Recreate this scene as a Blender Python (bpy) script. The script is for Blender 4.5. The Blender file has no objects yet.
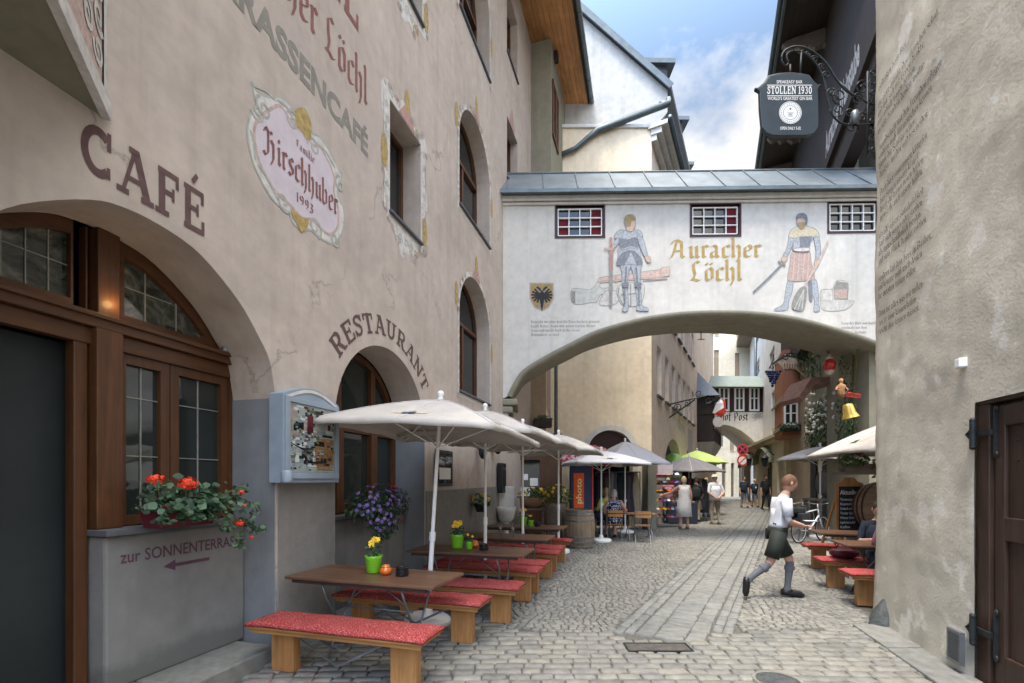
import bpy, bmesh, math, random
from mathutils import Vector, Matrix, noise
R = math.radians
scene = bpy.context.scene
COL = scene.collection
random.seed(7)

# ------------------------------------------------------------------ camera, sky, sun, exposure
F, CX, HY, EYE = 465.0, 512.0, 480.0, 1.65
cd = bpy.data.cameras.new('camera'); cam = bpy.data.objects.new('camera', cd); COL.objects.link(cam)
cam.location = (0, 0, EYE); cam.rotation_euler = (R(90), 0, 0)
cd.sensor_width = 36; cd.lens = F / 1024 * 36; cd.shift_y = (HY - 341.5) / 1024
cd.clip_start = .05; cd.clip_end = 2000
scene.camera = cam

SUN_EL, SUN_AZ = R(69), R(212)          # azimuth clockwise from +Y: the sun stands high behind the camera
w = bpy.data.worlds.new('World'); scene.world = w; w.use_nodes = True
nt = w.node_tree; N = nt.nodes; L = nt.links; N.clear()
def nd(tree, typ, **k):
    n = tree.nodes.new(typ)
    for a, v in k.items():
        if a.startswith('i_'):
            n.inputs[a[2:].replace('_', ' ')].default_value = v
        else: setattr(n, a, v)
    return n
out = nd(nt, 'ShaderNodeOutputWorld'); bg = nd(nt, 'ShaderNodeBackground'); bg.inputs[1].default_value = .12
sky = nd(nt, 'ShaderNodeTexSky'); sky.sky_type = 'NISHITA'; sky.sun_disc = False
sky.sun_elevation = SUN_EL; sky.sun_rotation = SUN_AZ; sky.air_density = 1.0; sky.dust_density = 1.6; sky.ozone_density = 1.2
tc = nd(nt, 'ShaderNodeTexCoord'); sep = nd(nt, 'ShaderNodeSeparateXYZ'); L.new(tc.outputs['Generated'], sep.inputs[0])
zadd = nd(nt, 'ShaderNodeMath', operation='ADD'); L.new(sep.outputs[2], zadd.inputs[0]); zadd.inputs[1].default_value = .25
dx = nd(nt, 'ShaderNodeMath', operation='DIVIDE'); L.new(sep.outputs[0], dx.inputs[0]); L.new(zadd.outputs[0], dx.inputs[1])
dy = nd(nt, 'ShaderNodeMath', operation='DIVIDE'); L.new(sep.outputs[1], dy.inputs[0]); L.new(zadd.outputs[0], dy.inputs[1])
comb = nd(nt, 'ShaderNodeCombineXYZ'); L.new(dx.outputs[0], comb.inputs[0]); L.new(dy.outputs[0], comb.inputs[1]); comb.inputs[2].default_value = 1.3
n1 = nd(nt, 'ShaderNodeTexNoise'); n1.inputs['Scale'].default_value = 2.6; n1.inputs['Detail'].default_value = 9; n1.inputs['Roughness'].default_value = .56
L.new(comb.outputs[0], n1.inputs['Vector'])
# heavier cloud low over the right-hand houses
gx = nd(nt, 'ShaderNodeMath', operation='MULTIPLY'); L.new(dx.outputs[0], gx.inputs[0]); gx.inputs[1].default_value = .26
gz = nd(nt, 'ShaderNodeMath', operation='MULTIPLY'); L.new(sep.outputs[2], gz.inputs[0]); gz.inputs[1].default_value = -.34
ga = nd(nt, 'ShaderNodeMath', operation='ADD'); L.new(gx.outputs[0], ga.inputs[0]); L.new(gz.outputs[0], ga.inputs[1])
gb = nd(nt, 'ShaderNodeMath', operation='ADD'); L.new(ga.outputs[0], gb.inputs[0]); L.new(n1.outputs[0], gb.inputs[1])
zv = nd(nt, 'ShaderNodeMapRange'); zv.inputs[1].default_value = .74; zv.inputs[2].default_value = .92; zv.inputs[3].default_value = 0; zv.inputs[4].default_value = .34; L.new(sep.outputs[2], zv.inputs[0])  # extra cloud overhead, out of view, added to warm the light
gb0 = gb; gb = nd(nt, 'ShaderNodeMath', operation='ADD'); L.new(gb0.outputs[0], gb.inputs[0]); L.new(zv.outputs[0], gb.inputs[1])
cr = nd(nt, 'ShaderNodeValToRGB'); cr.color_ramp.elements[0].position = .34; cr.color_ramp.elements[1].position = .50
L.new(gb.outputs[0], cr.inputs[0])
n2 = nd(nt, 'ShaderNodeTexNoise'); n2.inputs['Scale'].default_value = 5.5; n2.inputs['Detail'].default_value = 7
L.new(comb.outputs[0], n2.inputs['Vector'])
cc = nd(nt, 'ShaderNodeValToRGB'); cc.color_ramp.elements[0].position = .3; cc.color_ramp.elements[0].color = (5.9, 5.9, 6.0, 1)
cc.color_ramp.elements[1].position = .62; cc.color_ramp.elements[1].color = (8.8, 8.6, 8.3, 1); L.new(n2.outputs[0], cc.inputs[0])
skm = nd(nt, 'ShaderNodeMix', data_type='RGBA'); L.new(cr.outputs[0], skm.inputs[0])
haz = nd(nt, 'ShaderNodeMix', data_type='RGBA'); haz.inputs[0].default_value = .65
L.new(sky.outputs[0], haz.inputs[6]); haz.inputs[7].default_value = (3.0, 4.4, 6.7, 1)
L.new(haz.outputs[2], skm.inputs[6]); L.new(cc.outputs[0], skm.inputs[7])
# sky brightened towards the veiled sun, out of view, added to light the street
sdv = (math.sin(SUN_AZ) * math.cos(SUN_EL), math.cos(SUN_AZ) * math.cos(SUN_EL), math.sin(SUN_EL))
dp_ = nd(nt, 'ShaderNodeVectorMath', operation='DOT_PRODUCT'); L.new(tc.outputs['Generated'], dp_.inputs[0]); dp_.inputs[1].default_value = sdv
mr = nd(nt, 'ShaderNodeMapRange'); mr.interpolation_type = 'SMOOTHSTEP'; mr.inputs[1].default_value = .25; mr.inputs[2].default_value = 1.0; mr.inputs[3].default_value = .33; mr.inputs[4].default_value = 2.25
L.new(dp_.outputs['Value'], mr.inputs[0])
glow = nd(nt, 'ShaderNodeVectorMath', operation='SCALE'); L.new(skm.outputs[2], glow.inputs[0]); L.new(mr.outputs[0], glow.inputs['Scale'])
L.new(glow.outputs[0], bg.inputs[0]); L.new(bg.outputs[0], out.inputs[0])

sd = bpy.data.lights.new('sun', 'SUN'); sun = bpy.data.objects.new('sun', sd); COL.objects.link(sun)
sd.energy = 1.5; sd.angle = R(14); sd.color = (1, .93, .82)
sdir = Vector((math.sin(SUN_AZ) * math.cos(SUN_EL), math.cos(SUN_AZ) * math.cos(SUN_EL), math.sin(SUN_EL)))
sun.rotation_euler = sdir.to_track_quat('Z', 'Y').to_euler()

scene.view_settings.view_transform = 'Standard'; scene.view_settings.look = 'None'
scene.view_settings.gamma = 1; scene.view_settings.use_curve_mapping = False
scene.view_settings.exposure = 1.82
scene.render.engine = 'CYCLES'
scene.cycles.max_bounces = 7; scene.cycles.diffuse_bounces = 4

# ------------------------------------------------------------------ frames: local x runs right as seen from the street, y into the building, z up
class Frame:
    def __init__(s, ox, oy, ang):
        s.o = Vector((ox, oy)); s.a = ang; s.u = Vector((math.cos(ang), math.sin(ang))); s.n = Vector((-s.u.y, s.u.x))
    def at(s, px, py, d=0.0):                 # where the sight line through a pixel of the photo meets the plane y = d
        o = s.o + s.n * d; r = Vector(((px - CX) / F, 1.0))
        # r*Y = o + u*x
        det = r.x * (-s.u.y) - (-s.u.x) * r.y
        Y = (o.x * (-s.u.y) - (-s.u.x) * o.y) / det
        p = r * Y - o
        return (p.dot(s.u), EYE - (py - HY) / F * Y)
    def pts(s, pl, d=0.0): return [s.at(a, b, d) for a, b in pl]
    def wp(s, x, y, z): 
        v = s.o + s.u * x + s.n * y
        return Vector((v.x, v.y, z))
def W(px, py, Y): return Vector(((px - CX) / F * Y, Y, EYE - (py - HY) / F * Y))
def G(px, py, z=0.0):                          # the point at height z under a pixel
    Y = F * (EYE - z) / (py - HY); return Vector(((px - CX) / F * Y, Y, z))
TH = math.atan(.286)
FL = Frame(-3.483, 0, math.pi / 2 - TH)        # restaurant front
FR = Frame(2.73 + .286 * 5.60, 5.60, math.pi * 1.5 - TH)   # rough wall on the right, x = 0 at its far corner
FB = Frame(-.30, 11.42, -.021)                 # bridge front
FY = Frame(1.2, 16, 0)                         # yellow house, end wall
FP = Frame(4.8, 16, math.pi / 2 - math.atan(.533))   # its street front
_vd = Vector((-.43, -1)).normalized()
FV = Frame(8.9 + .43 * 28, 40, math.atan2(_vd.y, _vd.x))   # right-hand row, x grows towards the camera

# ------------------------------------------------------------------ mesh builder
class MB:
    def __init__(s): s.v = []; s.f = []; s.m = []; s.cur = 0
    def add(s, vs, fs, M=None):
        b = len(s.v)
        s.v += [tuple(M @ Vector(p)) for p in vs] if M is not None else [tuple(p) for p in vs]
        for f in fs: s.f.append(tuple(i + b for i in f)); s.m.append(s.cur)
        return s
    def box(s, x0, x1, y0, y1, z0, z1, M=None):
        return s.add([(x0,y0,z0),(x1,y0,z0),(x1,y1,z0),(x0,y1,z0),(x0,y0,z1),(x1,y0,z1),(x1,y1,z1),(x0,y1,z1)],
                     [(0,3,2,1),(4,5,6,7),(0,1,5,4),(1,2,6,5),(2,3,7,6),(3,0,4,7)], M)
    def cbox(s, c, d, M=None):
        return s.box(c[0]-d[0]/2, c[0]+d[0]/2, c[1]-d[1]/2, c[1]+d[1]/2, c[2]-d[2]/2, c[2]+d[2]/2, M)
    def bar(s, p, q, wd, ht=None, up=(0,0,1)):
        p, q = Vector(p), Vector(q); d = (q - p); ln = d.length; d.normalize(); ht = ht or wd
        sd_ = d.cross(Vector(up))
        if sd_.length < 1e-4: sd_ = d.cross(Vector((1,0,0)))
        sd_.normalize(); u2 = sd_.cross(d)
        M = Matrix((sd_, d, u2)).transposed().to_4x4(); M.translation = p
        return s.box(-wd/2, wd/2, 0, ln, -ht/2, ht/2, M)
    def tube(s, pts, r, n=8, cap=True, closed=False):
        P = [Vector(p) for p in pts]; k = len(P); rs = r if isinstance(r, (list, tuple)) else [r] * k
        vs = []; ref = None
        for i in range(k):
            if closed: d = P[(i+1) % k] - P[i-1]
            else: d = P[min(i+1, k-1)] - P[max(i-1, 0)]
            d.normalize()
            if ref is None: ref = Vector((0,0,1)) if abs(d.z) < .9 else Vector((1,0,0))
            a = d.cross(ref)
            if a.length < 1e-5: a = d.cross(Vector((0,1,0)))
            a.normalize(); b = d.cross(a); ref = -b if False else ref
            for j in range(n):
                t = 2 * math.pi * j / n
                vs.append(P[i] + (a * math.cos(t) + b * math.sin(t)) * rs[i])
        fs = []
        for i in range(k if closed else k - 1):
            i2 = (i + 1) % k
            for j in range(n): fs.append((i*n+j, i2*n+j, i2*n+(j+1) % n, i*n+(j+1) % n))
        if cap and not closed: fs += [tuple(range(n)), tuple(range((k-1)*n, k*n))[::-1]]
        return s.add(vs, fs)
    def lathe(s, prof, c=(0,0,0), n=20, sx=1, sy=1, M=None):
        vs = []; fs = []; k = len(prof)
        for r, z in prof:
            for j in range(n):
                t = 2*math.pi*j/n; vs.append((c[0]+r*sx*math.cos(t), c[1]+r*sy*math.sin(t), c[2]+z))
        for i in range(k-1):
            for j in range(n): fs.append((i*n+j, i*n+(j+1)%n, (i+1)*n+(j+1)%n, (i+1)*n+j))
        if prof[0][0] > 1e-4: fs.append(tuple(range(n))[::-1])
        if prof[-1][0] > 1e-4: fs.append(tuple(range((k-1)*n, k*n)))
        return s.add(vs, fs, M)
    def ball(s, c, r, n=12, M=None):
        rx, ry, rz = r if isinstance(r, (list, tuple)) else (r, r, r); m = max(4, n//2+1)
        return s.lathe([(math.sin(math.pi*i/m) if 0 < i < m else 1e-5, -math.cos(math.pi*i/m)*rz/1.0) for i in range(m+1)], (0,0,0), n, rx, ry,
                       (Matrix.Translation(c) if M is None else M @ Matrix.Translation(c)))
    def disc(s, c, r, n=24, y=None, sx=1.0):     # flat disc facing local -y
        return s.add([(c[0]+r*sx*math.cos(-2*math.pi*i/n), c[1], c[2]+r*math.sin(-2*math.pi*i/n)) for i in range(n)], [tuple(range(n))])

def polyfill(outline, holes=(), thick=0.0, yf=0.0, bev=0.0):
    """verts, faces of a flat plate in x,z with holes; its front lies at y = yf and it is `thick` deep"""
    cu = bpy.data.curves.new('t', 'CURVE'); cu.dimensions = '2D'; cu.fill_mode = 'BOTH'; cu.extrude = thick / 2
    for pl in [outline] + list(holes):
        sp = cu.splines.new('POLY'); sp.points.add(len(pl) - 1)
        for p, (a, b) in zip(sp.points, pl): p.co = (a, b, 0, 1)
        sp.use_cyclic_u = True
    o = bpy.data.objects.new('t', cu); me = o.to_mesh()
    vs = [(v.co.x, yf + thick/2 - v.co.z, v.co.y) for v in me.vertices]; fs = [tuple(p.vertices) for p in me.polygons]
    o.to_mesh_clear(); bpy.data.objects.remove(o); bpy.data.curves.remove(cu)
    return vs, fs
def plate(outline, holes=(), thick=.02, yf=0.0, mb=None):
    mb = mb or MB(); return mb.add(*polyfill(outline, holes, thick, yf))

def mesh(name, mb, mats):
    me = bpy.data.meshes.new(name); me.from_pydata(mb.v, [], mb.f)
    for m in (mats if isinstance(mats, (list, tuple)) else [mats]): me.materials.append(m)
    if max(mb.m, default=0) > 0: me.polygons.foreach_set('material_index', mb.m)
    me.update(); return me
def obj(name, mb, mats, parent=None, smooth=False, bevel=0.0, seg=2, kind=None, weld=False, autos=None):
    me = mesh(name, mb, mats)
    if weld or bevel:
        b = bmesh.new(); b.from_mesh(me); bmesh.ops.remove_doubles(b, verts=b.verts, dist=1e-5); b.to_mesh(me); b.free()
    if smooth: me.polygons.foreach_set('use_smooth', [True] * len(me.polygons))
    if autos is not None:
        me.polygons.foreach_set('use_smooth', [True] * len(me.polygons)); me.set_sharp_from_angle(angle=R(autos))
    o = bpy.data.objects.new(name, me); COL.objects.link(o)
    if parent is not None: o.parent = parent
    if bevel:
        md = o.modifiers.new('bevel', 'BEVEL'); md.width = bevel; md.segments = seg; md.limit_method = 'ANGLE'; md.angle_limit = R(40)
    if kind: o['kind'] = kind
    return o
def tag(o, label, cat, group=None):
    o['label'] = label; o['category'] = cat
    if group: o['group'] = group
    return o
def thing(name, label, cat, loc=(0,0,0), rz=0.0, group=None, frame=None):
    o = bpy.data.objects.new(name, None); COL.objects.link(o); o.empty_display_size = .2
    if frame is not None: loc = (frame.o.x, frame.o.y, 0); rz = frame.a
    o.location = loc; o.rotation_euler = (0, 0, rz)
    return tag(o, label, cat, group)
KIDS = {}
def kids(o): return [c for c in bpy.data.objects if c.parent == o]
def dup(root, loc=None, rz=None, label=None, scale=None):
    def cp(o, par):
        c = o.copy(); COL.objects.link(c)
        if par is not None: c.parent = par
        for k in kids(o): 
            if k != c: cp(k, c)
        return c
    r = cp(root, None)
    if loc is not None: r.location = loc
    if rz is not None: r.rotation_euler = (0, 0, rz)
    if label: r['label'] = label
    if scale: r.scale = scale
    return r
# ------------------------------------------------------------------ materials
def ramp(t, fac, stops):
    r = t.nodes.new('ShaderNodeValToRGB'); e = r.color_ramp.elements
    while len(e) < len(stops): e.new(.5)
    for x, (p, c) in zip(e, stops): x.position = p; x.color = (*c, 1) if len(c) == 3 else c
    t.links.new(fac, r.inputs[0]); return r.outputs[0]
def noise_node(t, vec, sc, det=4, rough=.55, dist=0.0):
    n = t.nodes.new('ShaderNodeTexNoise'); n.inputs['Scale'].default_value = sc; n.inputs['Detail'].default_value = det
    n.inputs['Roughness'].default_value = rough; n.inputs['Distortion'].default_value = dist
    if vec is not None: t.links.new(vec, n.inputs['Vector'])
    return n.outputs[0]
def mixc(t, fac, a, b, mode='MIX'):
    m = t.nodes.new('ShaderNodeMix'); m.data_type = 'RGBA'; m.blend_type = mode
    for sk, v in ((0, fac), (6, a), (7, b)):
        if isinstance(v, (int, float)): m.inputs[sk].default_value = v
        elif isinstance(v, tuple): m.inputs[sk].default_value = (*v, 1) if len(v) == 3 else v
        else: t.links.new(v, m.inputs[sk])
    return m.outputs[2]
def mathn(t, op, a, b=0.0, c=None):
    m = t.nodes.new('ShaderNodeMath'); m.operation = op
    for i, v in enumerate((a, b) if c is None else (a, b, c)):
        if isinstance(v, (int, float)): m.inputs[i].default_value = v
        else: t.links.new(v, m.inputs[i])
    return m.outputs[0]
def sc3(c, k): return tuple(min(1, x * k) for x in c)
def base(name, rough=.8, metal=0.0, spec=.35):
    m = bpy.data.materials.new(name); m.use_nodes = True; t = m.node_tree; p = t.nodes['Principled BSDF']
    p.inputs['Roughness'].default_value = rough; p.inputs['Metallic'].default_value = metal; p.inputs['Specular IOR Level'].default_value = spec
    c = t.nodes.new('ShaderNodeTexCoord')
    return m, t, p, c.outputs['Object']
def bumpn(t, p, h, strength=.4, dist=.01, prev=None):
    b = t.nodes.new('ShaderNodeBump'); b.inputs['Strength'].default_value = strength; b.inputs['Distance'].default_value = dist
    t.links.new(h, b.inputs['Height'])
    if prev is not None: t.links.new(prev, b.inputs['Normal'])
    t.links.new(b.outputs[0], p.inputs['Normal']); return b.outputs[0]
def mat(name, col, rough=.7, var=.18, scale=6.0, bump=0.0, bscale=60.0, bdist=.004, metal=0.0, spec=.35, island=0.0, coat=0.0):
    m, t, p, v = base(name, rough, metal, spec)
    n = noise_node(t, v, scale, 5, .6)
    c = ramp(t, n, [(.3, sc3(col, 1 - var)), (.7, sc3(col, 1 + var))])
    if island:
        g = t.nodes.new('ShaderNodeNewGeometry'); k = ramp(t, g.outputs['Random Per Island'], [(0, (1-island,)*3), (1, (1+island,)*3)])
        c = mixc(t, 1.0, c, k, 'MULTIPLY')
    t.links.new(c, p.inputs['Base Color'])
    if bump: bumpn(t, p, noise_node(t, v, bscale, 5, .6), bump, bdist)
    if coat: p.inputs['Coat Weight'].default_value = coat; p.inputs['Coat Roughness'].default_value = .08
    return m
def plaster(name, col, dirt=None, big=.7, fine=45.0, bs=.35, bd=.012, patch=None, low=None, crack=False):
    m, t, p, v = base(name, .92, 0, .15)
    a = noise_node(t, v, big, 6, .62, .6); b = noise_node(t, v, fine * .12, 5, .6); c = noise_node(t, v, fine, 4, .6)
    base_c = ramp(t, a, [(.32, sc3(col, .86)), (.52, col), (.72, sc3(col, 1.09))])
    k = ramp(t, b, [(.3, (.88, .88, .88)), (.7, (1.06, 1.05, 1.04))])
    colr = mixc(t, 1.0, base_c, k, 'MULTIPLY')
    # rain streaks: noise stretched down the wall
    mp = t.nodes.new('ShaderNodeMapping'); mp.inputs['Scale'].default_value = (5, 5, .22); t.links.new(v, mp.inputs[0])
    s = ramp(t, noise_node(t, mp.outputs[0], 1.0, 5, .6), [(.5, (1, 1, 1)), (.78, (.8, .79, .76))])
    colr = mixc(t, .7, colr, mixc(t, 1.0, colr, s, 'MULTIPLY'))
    sepz = t.nodes.new('ShaderNodeSeparateXYZ'); t.links.new(v, sepz.inputs[0])
    if low:      # painted or flaking band near the foot: (height, colour, softness, patchiness)
        zz = mathn(t, 'MULTIPLY_ADD', noise_node(t, v, 2.6, 6, .65), low[3], sepz.outputs[2])
        f = t.nodes.new('ShaderNodeMapRange'); f.inputs[1].default_value = low[0] - low[2] + low[3]*.5; f.inputs[2].default_value = low[0] + low[2] + low[3]*.5
        t.links.new(zz, f.inputs[0]); colr = mixc(t, f.outputs[0], low[1], colr)
    if patch:
        f = ramp(t, noise_node(t, v, patch[1], 7, .62), [(patch[2], (0, 0, 0)), (patch[2] + .06, (1, 1, 1))]); colr = mixc(t, mathn(t, 'MULTIPLY', f, patch[3]), colr, patch[0])
    if crack:
        vo = t.nodes.new('ShaderNodeTexVoronoi'); vo.feature = 'DISTANCE_TO_EDGE'; vo.inputs['Scale'].default_value = .33
        wv = t.nodes.new('ShaderNodeMapping'); t.links.new(v, wv.inputs[0])
        nn = t.nodes.new('ShaderNodeTexNoise'); nn.inputs['Scale'].default_value = 2.2; nn.inputs['Detail'].default_value = 6; t.links.new(v, nn.inputs['Vector'])
        va = t.nodes.new('ShaderNodeVectorMath'); va.operation = 'MULTIPLY_ADD'; t.links.new(nn.outputs['Color'], va.inputs[0]); va.inputs[1].default_value = (.9, .9, .9); t.links.new(v, va.inputs[2])
        t.links.new(va.outputs[0], vo.inputs['Vector'])
        f = ramp(t, vo.outputs['Distance'], [(0, (1, 1, 1)), (.0055, (0, 0, 0))]); gate = ramp(t, a, [(.5, (0, 0, 0)), (.6, (1, 1, 1))])
        colr = mixc(t, mathn(t, 'MULTIPLY', mathn(t, 'MULTIPLY', f, gate), .7), colr, sc3(col, .45))
    t.links.new(colr, p.inputs['Base Color'])
    n_ = bumpn(t, p, b, bs * .5, bd * 1.2); bumpn(t, p, c, bs, bd * .5, n_)
    return m
def wood(name, col, dark=.6, axis=0, scale=1.0, rough=.55, bump=.15, coat=0.0, planks=None):
    m, t, p, v = base(name, rough, 0, .35)
    mp = t.nodes.new('ShaderNodeMapping'); s = [26 * scale] * 3; s[axis] = 1.6 * scale; mp.inputs['Scale'].default_value = s; t.links.new(v, mp.inputs[0])
    g = noise_node(t, mp.outputs[0], 1.0, 7, .62, .5); a = noise_node(t, v, 3 * scale, 4, .6)
    c = ramp(t, g, [(.28, sc3(col, dark)), (.55, col), (.8, sc3(col, 1.25))])
    c = mixc(t, 1.0, c, ramp(t, a, [(.3, (.8, .8, .8)), (.7, (1.1, 1.1, 1.1))]), 'MULTIPLY')
    if planks:      # (axis across the boards, board width)
        sp = t.nodes.new('ShaderNodeSeparateXYZ'); t.links.new(v, sp.inputs[0])
        q = mathn(t, 'DIVIDE', sp.outputs[planks[0]], planks[1]); fr = mathn(t, 'FRACT', q)
        dd = mathn(t, 'ABSOLUTE', mathn(t, 'SUBTRACT', fr, .5)); gap = ramp(t, dd, [(.455, (0, 0, 0)), (.49, (1, 1, 1))])
        c = mixc(t, gap, c, sc3(col, .16))
        fl = mathn(t, 'FLOOR', q); wn = t.nodes.new('ShaderNodeTexWhiteNoise'); wn.noise_dimensions = '1D'; t.links.new(fl, wn.inputs['W'])
        c = mixc(t, 1.0, c, ramp(t, wn.outputs[0], [(0, (.78, .78, .78)), (1, (1.15, 1.12, 1.1))]), 'MULTIPLY')
    t.links.new(c, p.inputs['Base Color'])
    if bump: bumpn(t, p, g, bump, .003)
    if coat: p.inputs['Coat Weight'].default_value = coat; p.inputs['Coat Roughness'].default_value = .15
    return m
def glass(name, col=(.012, .016, .018), rough=.03, wob=.02):
    m, t, p, v = base(name, rough, 0, .6); p.inputs['Base Color'].default_value = (*col, 1)
    if wob: bumpn(t, p, noise_node(t, v, 3.0, 2, .5), wob, .05)
    return m
def stones(name, cols, rough=.75):
    m, t, p, v = base(name, rough, 0, .3)
    g = t.nodes.new('ShaderNodeNewGeometry')
    c = ramp(t, g.outputs['Random Per Island'], [(i / (len(cols) - 1), k) for i, k in enumerate(cols)])
    n = noise_node(t, v, 9.0, 6, .65); c = mixc(t, 1.0, c, ramp(t, n, [(.28, (.68, .67, .65)), (.72, (1.2, 1.2, 1.19))]), 'MULTIPLY')
    n3 = noise_node(t, v, .55, 4, .6); c = mixc(t, 1.0, c, ramp(t, n3, [(.3, (.8, .8, .8)), (.7, (1.12, 1.11, 1.08))]), 'MULTIPLY')
    t.links.new(c, p.inputs['Base Color']); bumpn(t, p, noise_node(t, v, 55, 5, .65), .45, .006)
    return m
def leafmat(name, col, var=.5, rough=.5):
    m, t, p, v = base(name, rough, 0, .3)
    g = t.nodes.new('ShaderNodeNewGeometry')
    c = ramp(t, g.outputs['Random Per Island'], [(0, sc3(col, 1 - var)), (.6, col), (1, sc3((col[0]*1.2, col[1], col[2]), 1 + var))])
    t.links.new(c, p.inputs['Base Color']); return m
def speck(name, a, b, sc=120, lo=.54, hi=.62, rough=.95):
    m, t, p, v = base(name, rough, 0, .1)
    n = noise_node(t, v, sc, 2, .5); f = ramp(t, n, [(lo, (0, 0, 0)), (hi, (1, 1, 1))]); big = noise_node(t, v, 9, 4, .6)
    c = mixc(t, f, a, b); c = mixc(t, 1.0, c, ramp(t, big, [(.3, (.82, .82, .82)), (.7, (1.12, 1.1, 1.1))]), 'MULTIPLY')
    t.links.new(c, p.inputs['Base Color']); bumpn(t, p, n, .5, .006); return m
def dots(name, a, b, sc=26, r=.3):
    m, t, p, v = base(name, .9, 0, .1)
    vo = t.nodes.new('ShaderNodeTexVoronoi'); vo.inputs['Scale'].default_value = sc; vo.inputs['Randomness'].default_value = .25; t.links.new(v, vo.inputs['Vector'])
    f = ramp(t, vo.outputs['Distance'], [(r, (1, 1, 1)), (r + .05, (0, 0, 0))]); t.links.new(mixc(t, f, a, b), p.inputs['Base Color']); return m

M = {}
M['wall_left'] = plaster('beige_plaster', (.435, .372, .327), crack=True, bs=.32, bd=.01, low=(.75, (.27, .265, .255), .12, .9))
M['wall_grey'] = plaster('grey_blue_plaster', (.185, .197, .212), bs=.3, bd=.008)
M['parapet'] = plaster('grey_plaster', (.205, .203, .20), bs=.45, bd=.010, low=(.30, (.135, .135, .13), .05, .35))
M['pier'] = plaster('rough_grey_plaster', (.225, .215, .20), fine=60, bs=.8, bd=.020)
M['wall_right'] = plaster('rough_lime_plaster', (.575, .525, .435), fine=34, bs=.55, bd=.016, low=(.95, (.45, .415, .345), .18, 1.3), patch=((.69, .66, .59), 2.0, .56, .75), crack=True)
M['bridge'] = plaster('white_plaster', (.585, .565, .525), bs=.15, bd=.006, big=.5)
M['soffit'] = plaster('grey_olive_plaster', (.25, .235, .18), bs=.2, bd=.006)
M['yellow'] = plaster('yellow_plaster', (.84, .72, .55), bs=.15, bd=.006)
M['pink'] = plaster('apricot_plaster', (.80, .67, .565), bs=.15, bd=.006)
M['white_wall'] = plaster('white_roughcast', (.50, .495, .475), bs=.3, bd=.01)
M['cream'] = plaster('cream_plaster', (.76, .68, .53), bs=.15, bd=.006)
M['greywall'] = plaster('pale_grey_plaster', (.66, .65, .63), bs=.15, bd=.006)
M['arcade'] = plaster('ochre_plaster', (.58, .50, .33), bs=.2, bd=.008)
M['redhouse'] = plaster('terracotta_plaster', (.36, .16, .10), bs=.2, bd=.008)
M['brownwall'] = plaster('brown_plaster', (.36, .28, .20), bs=.2, bd=.008)
M['stone'] = mat('dressed_stone', (.42, .40, .35), .85, .22, 4, .5, 30, .012)
M['guard'] = mat('dark_granite', (.065, .07, .068), .8, .4, 14, .6, 30, .02)
M['slab'] = stones('pavement_slab', [(.195, .195, .184), (.228, .225, .21), (.18, .182, .176), (.24, .235, .217)])
M['joint'] = mat('joint_grit', (.11, .104, .09), .95, .4, 30, .6, 120, .01)
M['sett'] = stones('granite_sett', [(.178, .174, .158), (.224, .214, .190), (.196, .192, .178), (.252, .236, .200), (.206, .200, .182), (.236, .226, .203), (.162, .160, .150)])
M['sett2'] = stones('small_granite_sett', [(.178, .172, .156), (.232, .220, .196), (.197, .191, .176), (.258, .244, .213), (.155, .152, .144)])
M['wood'] = wood('oiled_brown_wood', (.088, .034, .012), axis=2, coat=.15)
M['woodx'] = wood('oiled_brown_wood_across', (.088, .034, .012), axis=0, coat=.15)
M['bench'] = wood('honey_wood', (.40, .19, .066), axis=2, rough=.5)
M['benchx'] = wood('honey_wood_along', (.38, .18, .06), axis=0, rough=.5)
M['table'] = wood('brown_table_boards', (.165, .088, .052), axis=0, rough=.42, planks=(1, .13))
M['doorwood'] = wood('dark_door_wood', (.050, .028, .019), axis=2, rough=.5)
M['soffitwood'] = wood('pine_soffit', (.36, .165, .06), axis=0, planks=(0, .55), rough=.6)
M['soffitwood'] = wood('pine_soffit', (.50, .24, .09), axis=0, planks=(1, .14), rough=.6)
M['darkwood'] = wood('black_brown_beam', (.038, .026, .020), axis=0, rough=.7)
M['greywood'] = wood('weathered_wood', (.20, .165, .135), axis=0, rough=.8)
M['barrel'] = wood('weathered_staves', (.25, .185, .12), axis=2, rough=.75, bump=.4)
M['steel'] = mat('grey_steel', (.19, .20, .21), .42, .15, 8, metal=.6)
M['iron'] = mat('wrought_iron', (.022, .026, .028), .5, .3, 20, .2, 90, metal=.3)
M['zinc'] = mat('zinc_sheet', (.125, .147, .160), .62, .25, 2.2, .1, 14)
M['gutter'] = mat('grey_gutter', (.11, .135, .145), .4, .2, 4, metal=.35)
M['slate'] = mat('slate_roof', (.085, .09, .10), .7, .3, 5, .4, 20)
M['case'] = mat('grey_blue_enamel', (.235, .285, .34), .42, .12, 4, .1, 30)
M['glass'] = glass('dark_window_glass')
M['glass2'] = glass('pale_window_glass', (.020, .026, .024), .04, .05)
M['curtained'] = glass('curtained_window_glass', (.34, .35, .36), .12, .02)
def reflection_glass(name):  # grey-green mottling painted in for reflections on the fanlight panes
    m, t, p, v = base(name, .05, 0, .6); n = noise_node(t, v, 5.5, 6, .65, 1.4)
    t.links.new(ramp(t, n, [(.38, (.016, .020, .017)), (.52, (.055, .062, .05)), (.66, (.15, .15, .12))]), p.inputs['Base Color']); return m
M['reflection_glass'] = reflection_glass('painted_reflection_glass')
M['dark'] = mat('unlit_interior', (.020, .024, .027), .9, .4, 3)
M['doorpanel'] = mat('dark_grey_door_paint', (.020, .025, .027), .6, .3, .8, .1, 6)
M['white'] = mat('white_paint', (.78, .77, .74), .5, .05, 5)
M['offwhite'] = mat('umbrella_canvas', (.465, .425, .385), .9, .10, 4, .35, 7, .03)
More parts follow.
